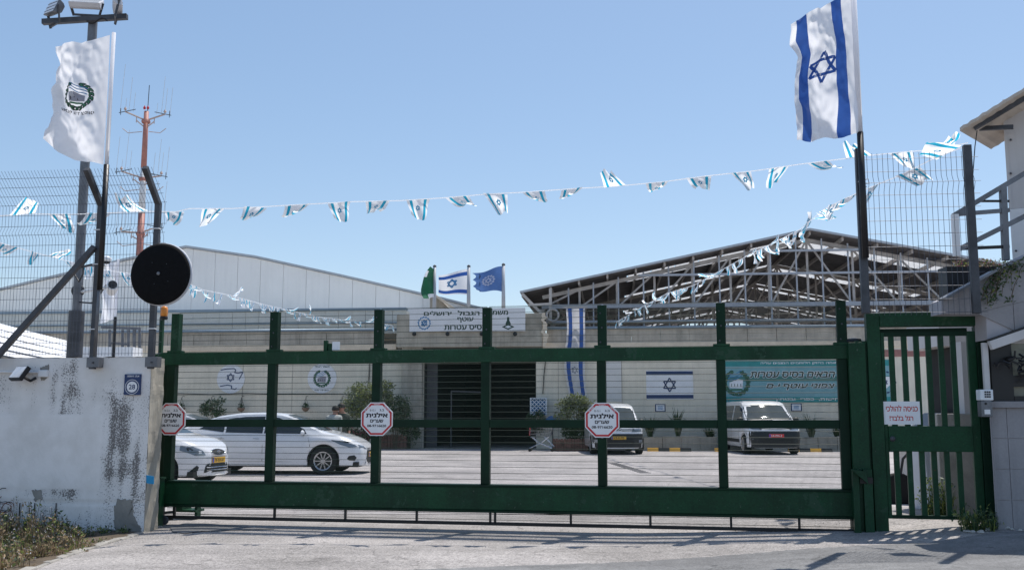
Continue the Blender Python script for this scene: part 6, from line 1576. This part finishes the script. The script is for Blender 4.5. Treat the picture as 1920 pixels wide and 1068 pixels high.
def shrub(name, lab, px, py, Dl, rad, n, size, mats, stem=True, seed=1, yoff=-.9, extra=None):
    p_ = FB.l(px, py, yoff); w_ = FB.w(p_.x, yoff, 0); t = thing(name, lab, 'shrub', w_, FB.a)
    b = MB(); leaves(b, (0,0,p_.z), rad, n, size, list(range(len(mats))), seed)
    rnd = random.Random(seed)
    for k in range(6):
        a = rnd.uniform(0,6.3); c_ = (rad[0]*.6*cos(a), rad[1]*.6*sin(a), p_.z+rad[2]*rnd.uniform(-.3,.8)); leaves(b, c_, (rad[0]*.45, rad[1]*.45, rad[2]*.4), n//6, size, list(range(len(mats))), seed+k+20)
    b.build('foliage', [M[m] for m in mats], t, kind='stuff')
    if stem:
        b = MB()
        for k in range(4): a = k*1.7; b.tube([(.05*cos(a),.05*sin(a),0),(.1*cos(a),.1*sin(a),p_.z*.5),(rad[0]*.5*cos(a),rad[1]*.5*sin(a),p_.z+rad[2]*.3)], [.03,.025,.012], 6)
        b.build('stem', M['trunk'], t)
    return t
shrub('spiky_shrub', 'thin grey green shrub behind the long white car', 397, 768, 0, (.55,.35,.45), 500, .13, ['leaf_olive','leaf_green'], seed=2)
shrub('olive_bush', 'large silvery olive bush beside the octagonal sign, left of the gateway', 688, 752, 0, (1.05,.7,.85), 5200, .10, ['leaf_olive','leaf_olive','leaf_light'], seed=3, yoff=-1.6)
shrub('olive_bush', 'darker olive bush between the octagonal sign and the dark gateway', 742, 775, 0, (.62,.5,.72), 2600, .10, ['leaf_green','leaf_olive'], seed=4, yoff=-1.3)
shrub('olive_bush', 'silvery olive bush growing out of the wooden planter by the hanging flag', 1078, 775, 0, (.85,.5,.68), 3200, .10, ['leaf_olive','leaf_olive','leaf_light'], seed=5, yoff=-1.9)
shrub('low_bush', 'dark low bush filling the wooden planter beside the small van', 1085, 812, 0, (.65,.35,.32), 1500, .09, ['leaf_green'], seed=6, yoff=-2.3, stem=False)
shrub('low_bush', 'dark low bushes with dull red flowers right of the long car', 675, 812, 0, (.9,.4,.35), 1700, .09, ['leaf_green','leaf_green','flower_pink'], seed=7, yoff=-1.8, stem=False)
shrub('low_bush', 'low dark plants at the left edge of the gateway', 768, 812, 0, (.45,.4,.5), 900, .10, ['leaf_green','leaf_green','leaf_olive'], seed=8, yoff=-1.0, stem=False)
shrub('low_bush', 'dark leafy plant below the blue lattice basket by the gateway', 1005, 792, 0, (.40,.35,.45), 700, .10, ['leaf_green'], seed=9, yoff=-.8, stem=False)
def palm(px, lab, seed, h=1.0, box=True, z0=.35):
    p_ = FB.l(px, 826, -1.0); w_ = FB.w(p_.x, -1.0, 0); t = thing('spiky_plant', lab, 'plant', w_, FB.a, 'spiky plants along the beige wall')
    b = MB(); blades(b, (0,0,z0), 90, h, .55, [0,0,1], seed, .028, .9); b.build('foliage', [M['leaf_green'], M['leaf_olive']], t, kind='stuff'); MB().tube([(0,0,0),(0,0,z0+.2)], [.07,.05], 8).build('stem', M['trunk'], t)
palm(1219, 'dark spiky plant directly right of the small van', 1, 1.0); palm(1271, 'tall dark spiky plant in the middle of the long planter', 2, 1.35); palm(1522, 'dark spiky plant directly right of the van with the roof bar', 3, 1.1); palm(1331, 'small spiky plant at the right end of the long planter', 4, .6); palm(1572, 'small dry spiky plant nearest the right end of the sliding gate', 5, .7)
# long grey planters made of blocks
for (xa_, xb_, lab) in ((1207,1345,'long low grey block planter between the two vans'),(1498,1620,'long low grey block planter right of the second van')):
    t = fthing('block_planter', lab, 'planter', FB); a_, c_ = FB.l(xa_, 838, -1.4).x, FB.l(xb_, 838, -1.4).x; x = a_; k = 0
    while x < c_-.1:
        x2 = min(x+.72, c_); MB().box(x+.006, x2-.006, -1.4+.01*(k % 2), -1.28, 0, .52+.02*(k % 3)).build('block', M['concrete'], t, bevel=.01); x = x2; k += 1
    MB().box(a_, c_, -1.279, -.5, 0, .45).build('soil', M['soil'], t)
# wooden planter of upright boards
t = fthing('wooden_planter', 'reddish brown planter of upright boards under the olive bush', 'planter', FB)
a_, c_ = FB.l(1036, 840, -2.6), FB.l(1103, 840, -2.6); n_ = 13; zt_ = FB.l(1060, 822, -2.6).z
for k in range(n_):
    x = a_.x+(c_.x-a_.x)*k/n_; MB().box(x+.008, x+(c_.x-a_.x)/n_-.008, -2.6, -2.56, 0, zt_+.012*sin(k*2.3)).build('board', M['wood'], t)
for x in (a_.x, c_.x-.04): MB().box(x, x+.04, -2.555, -2.05, 0, zt_-.01).build('side_board', M['wood'], t)
MB().box(a_.x+.05, c_.x-.05, -2.55, -2.05, 0, zt_-.06).build('soil', M['soil'], t)
t = fthing('wooden_planter', 'brown board planter in the shade left of the gateway', 'planter', FB)
a_, c_ = FB.l(708, 838, -1.2), FB.l(762, 838, -1.2)
for k in range(9): x = a_.x+(c_.x-a_.x)*k/9; MB().box(x+.008, x+(c_.x-a_.x)/9-.008, -1.2, -1.15, 0, .58+.02*sin(k*1.9)).build('board', M['wood'], t)
MB().box(a_.x, c_.x, -1.14, -.4, 0, .5).build('soil', M['soil'], t)
# yellow and black kerb stops
for j, (xa_, xb_, lab) in enumerate(((1214,1296,'yellow and black kerb stop right of the small van'),(1340,1362,'yellow and black kerb stop left of the second van'),(1478,1560,'yellow and black kerb stop right of the second van'))):
    t = fthing('kerb_stop', lab, 'kerb stop', FB, 'painted kerb stops in front of the planters'); a_, c_ = FB.l(xa_, 842, -2.4).x, FB.l(xb_, 842, -2.4).x; n_ = max(2, int((c_-a_)/.33))
    for k in range(n_): MB().xprism([(-2.5,0),(-2.22,0),(-2.28,.13),(-2.44,.13)], a_+(c_-a_)*k/n_+.002, a_+(c_-a_)*(k+1)/n_-.002).build('block', M['hazard_yellow'] if k % 2 == 0 else M['black'], t)
# shopping cart
t0 = FB.w(FB.l(1015, 838, -2.9).x, -2.9, 0); t = thing('shopping_cart', 'wire shopping cart with red handle beside the wooden planter', 'shopping cart', t0, FB.a)
b = MB(); w_ = .25
R0 = [(-.42,-w_,.62),(.42,-w_*.8,.62)]; 
B4 = [(-.38,.52),(.36,.60),(.46,.96),(-.46,1.02)]   # side outline of basket x,z
for sg in (-1,1):
    y = sg*w_
    for i in range(4): a_, c_ = B4[i], B4[(i+1)%4]; b.tube([(a_[0],y,a_[1]),(c_[0],y,c_[1])], .010, 5)
    for k in range(1,9): tt = k/9; b.tube([(B4[0][0]+(B4[1][0]-B4[0][0])*tt,y,B4[0][1]+(B4[1][1]-B4[0][1])*tt),(B4[3][0]+(B4[2][0]-B4[3][0])*tt,y,B4[3][1]+(B4[2][1]-B4[3][1])*tt)], .005, 4)
    for k in range(1,4): tt = k/4; b.tube([(B4[0][0]+(B4[3][0]-B4[0][0])*tt,y,B4[0][1]+(B4[3][1]-B4[0][1])*tt),(B4[1][0]+(B4[2][0]-B4[1][0])*tt,y,B4[1][1]+(B4[2][1]-B4[1][1])*tt)], .005, 4)
for i in range(4): b.tube([(B4[i][0],-w_,B4[i][1]),(B4[i][0],w_,B4[i][1])], .010, 5)
for k in range(1,8): y = -w_+2*w_*k/8; b.tube([(B4[0][0],y,B4[0][1]),(B4[1][0],y,B4[1][1]),(B4[2][0],y,B4[2][1])], .005, 4)
b.build('wire_basket', M['galv'], t, kind='stuff')
b = MB()
for sg in (-1,1): y = sg*w_*.95; b.tube([(-.36,y,.55),(-.12,y,.34),(.40,y,.13)], .014, 6); b.tube([(.30,y,.56),(.0,y,.32),(-.42,y,.13)], .014, 6); b.tube([(.1,y,.58),(.48,y,.18)], .010, 5)
b.build('frame', M['chrome'], t)
for x in (-.42,.42):
    for sg in (-1,1): MB().lathe([(.0,-.015),(.055,-.015),(.06,0),(.055,.015),(.0,.015)], (x,sg*w_*.95,.062), 12, 'y').build('wheel', M['tyre'], t)
MB().tube([(-.5,-w_,1.03),(-.5,w_,1.03)], .02, 8).build('handle', M['sign_red'], t); MB().box(-.44,-.43,-w_,w_,.6,.95).build('child_flap', M['sign_red'], t)
for x, z in ((-.2,.75),(.0,.72)): MB().box(x-.06,x+.06,-.2,-.1,z-.1,z+.1).build('yellow_box', M['hazard_yellow'], t) if 0 else None
# blue box behind white lattice, hung on the wall
p_ = FB.l(1010, 761, -.3); t = thing('lattice_basket', 'blue box behind white diamond lattice hung at the gateway corner', 'basket', FB.w(p_.x, -.3, p_.z), FB.a)
MB().box(-.30,.30,-.10,.25,-.34,.30).build('box', M['blue_cloth'], t, bevel=.01); b = MB()
for k in range(-5,6):
    for sg in (1,-1):
        pts = []
        for q in range(41):
            x = -.31+.62*q/40; z = -.0+k*.16+sg*x
            if -.34 < z < .32: pts.append((x,-.125,z))
        if len(pts) > 1: b.bar(pts[0], pts[-1], .024, .012, up=(0,1,0))
for x in (-.32,.32): b.bar((x,-.125,-.35),(x,-.125,.33),.04,.02)
for z in (-.35,.33): b.bar((-.32,-.125,z),(.32,-.125,z),.04,.02)
b.build('lattice', M['lattice'], t); b = MB(); leaves(b, (.02,-.2,-.30), (.2,.12,.14), 120, .08, [0,1], 3); b.build('foliage', [M['leaf_green'], M['terracotta']], t, kind='stuff')
p_ = FB.l(1036, 783, -1.2); t = thing('blue_parasol', 'small blue dome shape standing beside the lattice basket', 'dome', FB.w(p_.x, -1.2, 0), FB.a)
MB().lathe([(.30,p_.z-.12),(.25,p_.z-.0),(.12,p_.z+.07),(.0,p_.z+.09)], (0,0,0), 18).build('dome', M['blue_toy'], t, smooth=True); MB().tube([(0,0,0),(0,0,p_.z)], .025, 8).build('stand', M['galv_dark'], t)
# cast shadow of the bunting, laid across the yard as dark slats
t = fthing('bunting_shadow', 'dark slats laid as the shadow of bunting across the yard', 'painted_shadow', W0)
g0, g1 = onz(1150, 868), onz(1216, 888); n_ = 16
for k in range(n_): q = g0.lerp(g1, k/n_); MB().box(q.x-.16, q.x+.12, q.y-.035, q.y+.035, .004, .014).build('shadow_slat', M['galv_dark'], t)
# white parking line and a paper scrap
a_, c_ = onz(352, 893), onz(330, 903); MB().add([(a_.x-.5,a_.y-.06,.011),(a_.x+.6,a_.y-.06,.011),(a_.x+.7,a_.y+.06,.011),(a_.x-.4,a_.y+.06,.011)], [(0,1,2,3)]).build('parking_line', M['white_paint'], kind='structure')
# ================================================================ PEOPLE
def person(lab, loc, rz, pose, mats, hat=None):
    t = thing('person', lab, 'person', loc, rz); J = pose
    V = [J[k] for k in J]; idx = {k: i for i, k in enumerate(J)}
    E = [('pelvis','waist'),('waist','chest'),('chest','neck'),('neck','head'),('head','crown'),('chest','shoulder_l'),('shoulder_l','elbow_l'),('elbow_l','wrist_l'),('wrist_l','hand_l'),('chest','shoulder_r'),('shoulder_r','elbow_r'),('elbow_r','wrist_r'),('wrist_r','hand_r'),
         ('pelvis','hip_l'),('hip_l','knee_l'),('knee_l','ankle_l'),('ankle_l','toe_l'),('pelvis','hip_r'),('hip_r','knee_r'),('knee_r','ankle_r'),('ankle_r','toe_r')]
    rad_ = dict(pelvis=(.15,.11), waist=(.14,.10), chest=(.17,.11), neck=(.055,.055), head=(.085,.095), crown=(.075,.085), shoulder=(.07,.07), elbow=(.045,.045), wrist=(.03,.028), hand=(.04,.022), hip=(.09,.09), knee=(.06,.06), ankle=(.042,.042), toe=(.04,.03))
    me = bpy.data.meshes.new('body'); me.from_pydata(V, [(idx[a], idx[c]) for a, c in E], []); o = bpy.data.objects.new('body', me); COL.objects.link(o); o.parent = t
    sk = o.modifiers.new('skin', 'SKIN'); o.modifiers.new('sub', 'SUBSURF').levels = 1; o.modifiers['sub'].render_levels = 2; sk.use_smooth_shade = True
    for k, i in idx.items(): me.skin_vertices[0].data[i].radius = rad_[k.split('_')[0]]
    me.skin_vertices[0].data[idx['pelvis']].use_root = True
    dg = bpy.context.evaluated_depsgraph_get(); m2 = bpy.data.meshes.new_from_object(o.evaluated_get(dg)); o.modifiers.clear(); o.data = m2
    m2.materials.clear(); [m2.materials.append(M[q]) for q in mats]
    hz_, nz_, pz_ = J['head'][2], J['neck'][2], J['pelvis'][2]
    for p in m2.polygons:
        c = p.center; p.use_smooth = True
        hand = min((c-Vector(J['wrist_l'])).length, (c-Vector(J['wrist_r'])).length) < .09 or min((c-Vector(J['hand_l'])).length, (c-Vector(J['hand_r'])).length) < .08
        p.material_index = 0 if (c.z > nz_-.01 and (Vector((c.x,c.y,0))-Vector((J['head'][0],J['head'][1],0))).length < .16) or hand else (2 if c.z < pz_+.02 else 1)
    h = Vector(J['head']); up = Vector((0,0,1))
    b = MB(); b.lathe([(.095,.01),(.103,.05),(.09,.10),(.055,.135),(.0,.15)], h+Vector((0,.014,0)), 16); b.build('hair', M['hair'], t, smooth=True)
    b = MB(); b.lathe([(.0,-.035),(.012,-.03),(.018,-.005),(.0,.02)], h+Vector((0,-.10,.0)), 8); b.build('nose', M['skin'], t, smooth=True)
    for sg in (-1,1): MB().lathe([(0,-.012),(.014,0),(0,.012)], h+Vector((sg*.035,-.088,.03)), 8).build('eye', M['ink'], t); MB().lathe([(0,-.03),(.016,0),(0,.03)], h+Vector((sg*.092,0,.01)), 8).build('ear', M['skin'], t)
    MB().box(h.x-.025,h.x+.025,h.y-.094,h.y-.088,h.z-.052,h.z-.044).build('mouth', M['mast_red'], t)
    for sd in ('l','r'):   # fingers
        hd = Vector(J['hand_'+sd]); wr = Vector(J['wrist_'+sd]); d = (hd-wr).normalized()
        for k in range(5): s_ = Vector((0,1,0))*(k-1.7)*.018; b = MB(); l_ = (.045,.06,.066,.06,.048)[k]; b.tube([hd+s_-d*.01, hd+s_+d*l_*.6, hd+s_+d*l_+Vector((0,-.012,0))], [.010,.009,.007], 6); b.build('finger', M['skin'], t, smooth=True)
    return t
def stand(lean=0, turn=0, h=1.0, arm=0):
    g = lambda x, y, z: (x*h, (y-lean*max(0, z-.95))*h, (z-abs(lean)*.12*max(0, z-.95))*h)
    return dict(pelvis=g(0,0,.95), waist=g(0,0,1.12), chest=g(0,0,1.36), neck=g(0,-.01,1.50), head=g(0,-.03,1.62), crown=g(0,-.02,1.69), shoulder_l=g(.19,0,1.42), elbow_l=g(.24,.02,1.14), wrist_l=g(.22,-.10-arm,.92+arm), hand_l=g(.22,-.14-arm,.85+arm),
        shoulder_r=g(-.19,0,1.42), elbow_r=g(-.24,.02,1.14), wrist_r=g(-.22,-.10-arm,.92+arm), hand_r=g(-.22,-.14-arm,.85+arm), hip_l=g(.10,0,.90), knee_l=g(.11,-.02,.50), ankle_l=g(.11,.02,.09), toe_l=g(.12,-.13,.04), hip_r=g(-.10,0,.90), knee_r=g(-.11,-.01,.50), ankle_r=g(-.11,.03,.09), toe_r=g(-.12,-.12,.04))
p_ = at(640, 772, 27.3); person('person in dark olive shirt standing behind the long white car', (p_.x, 27.3, 0), R(12), stand(0, 0, .965), ['skin','uniform','trousers'])
p_ = at(624, 775, 26.9); person('person in pale grey shirt bending behind the long white car', (p_.x-.02, 26.95, 0), R(170), stand(.35, 0, .94), ['skin','shirt_grey','trousers'])
# ================================================================ WEEDS ON THE VERGE
wt = thing('verge_weeds', 'tangle of dry and green weeds with small flowers below the white wall', 'weeds', (0,0,0)); b = MB(); rnd = random.Random(31)
M['flower_white'] = mat('flower_white', (.62,.58,.60), .7, var=.1, trans=.2)
mats = [M['leaf_green'], M['leaf_light'], M['leaf_dry'], M['flower_white'], M['trunk'], M['leaf_olive']]
kx = [(p.x, p.y) for p in kpts]
for k in range(330):
    px = rnd.uniform(-40, 150) if k < 290 else rnd.uniform(150, 245)
    ybase = rnd.uniform(985, 1110)
    lim = 1078-(px-60)*.27 if px > 60 else 1085
    if ybase > lim-6: ybase = rnd.uniform(985, max(986, lim-8))
    p_ = onz(px, ybase, -.13); z = -.14
    if p_.y > WF.w(0,0).y+ (WF.w(0,0).x-p_.x)*.115-.05: p_.y -= .2
    dry = rnd.random() < (.9 if ybase > 1022 else .45); h_ = rnd.uniform(.10,.30)*(1.5 if px < 110 and ybase < 1040 else 1)
    if px > 150: h_ *= .55
    ml = [2,2,2,1] if dry else [0,0,5,1]
    blades(b, (p_.x, p_.y, z), 12 if dry else 6, h_, .09, ml, k, .005, .7)
    for j in range(2 if dry else 4):
        top = Vector((p_.x+rnd.uniform(-.08,.08), p_.y+rnd.uniform(-.06,.06), z+h_*rnd.uniform(.7,1.35)))
        b.tube([(p_.x,p_.y,z), top], .003, 3, 4, cap=False)
        for q in range(3 if dry else 5): leaves(b, Vector((p_.x,p_.y,z)).lerp(top, rnd.uniform(.3,1)), (.04,.04,.04), 5, .045, ml, k*7+j+q)
        if rnd.random() < .45: leaves(b, top, (.018,.018,.018), 5, .022, [3], k+j*3)
b.build('foliage', mats, wt); wt['kind'] = 'stuff'
for o in wt.children: o['kind'] = 'stuff'
t = thing('wall_weed', 'taller green weed growing against the white wall near the kerb', 'weed', (0,0,0)); b = MB()
for px, py, hh in ((85,985,.42),(150,1003,.30),(262,1003,.12),(282,996,.10),(205,1010,.10),(25,985,.5)):
    p_ = onz(px, py, -.13)
    for k in range(7):
        top = Vector((p_.x+rnd.uniform(-.13,.13), p_.y-.03+rnd.uniform(-.05,.03), -.13+hh*rnd.uniform(.6,1.2))); b.tube([(p_.x,p_.y-.05,-.15), top], .004, 4, 2)
        for q in range(7): leaves(b, Vector((p_.x,p_.y-.05,-.13)).lerp(top, rnd.uniform(.2,1)), (.05,.03,.05), 8, .05, [0,0,1], k*9+q+int(px))
b.build('foliage', [M['leaf_green'], M['leaf_light'], M['trunk']], t, kind='stuff')
# crumbs and gravel on the ground by the kerb and under the gate
cr = MB(); rnd = random.Random(77)
for k in range(900):
    if k < 450: p_ = onz(rnd.uniform(180, 520), rnd.uniform(985, 1010)+rnd.expovariate(.2)*.6, 0)
    else: p_ = onz(rnd.uniform(500, 1900), 990+rnd.expovariate(.12), 0)
    s_ = rnd.uniform(.003,.011); z = gz(p_.x,p_.y); a_ = rnd.uniform(0,6)
    cr.add([(p_.x+s_*cos(a_),p_.y+s_*sin(a_),z),(p_.x+s_*cos(a_+2),p_.y+s_*sin(a_+2),z),(p_.x+s_*cos(a_+4),p_.y+s_*sin(a_+4),z),(p_.x,p_.y,z+s_)], [(0,1,3),(1,2,3),(2,0,3)])
o = cr.build('gravel', M['stone'], kind='stuff'); tag(o, 'small loose stones scattered along the gate and kerb', 'gravel')
# ragged bits of broken asphalt at the left gate end
t = thing('asphalt_patch', 'dark broken asphalt patch under the left end of the gate', 'patch', (0,0,0)); q = [onz(x, y, 0) for x, y in ((318,985),(350,979),(420,984),(470,988),(520,992),(440,994),(380,996),(345,1000),(325,996))]
MB().patch([(v.x, v.y) for v in q], lambda x, y: (x, y, gz(x,y)+.006+.01*abs(noise.noise(Vector((x*9,y*9,0))))), 0, 4, 3).build('surface', M['road'], t)
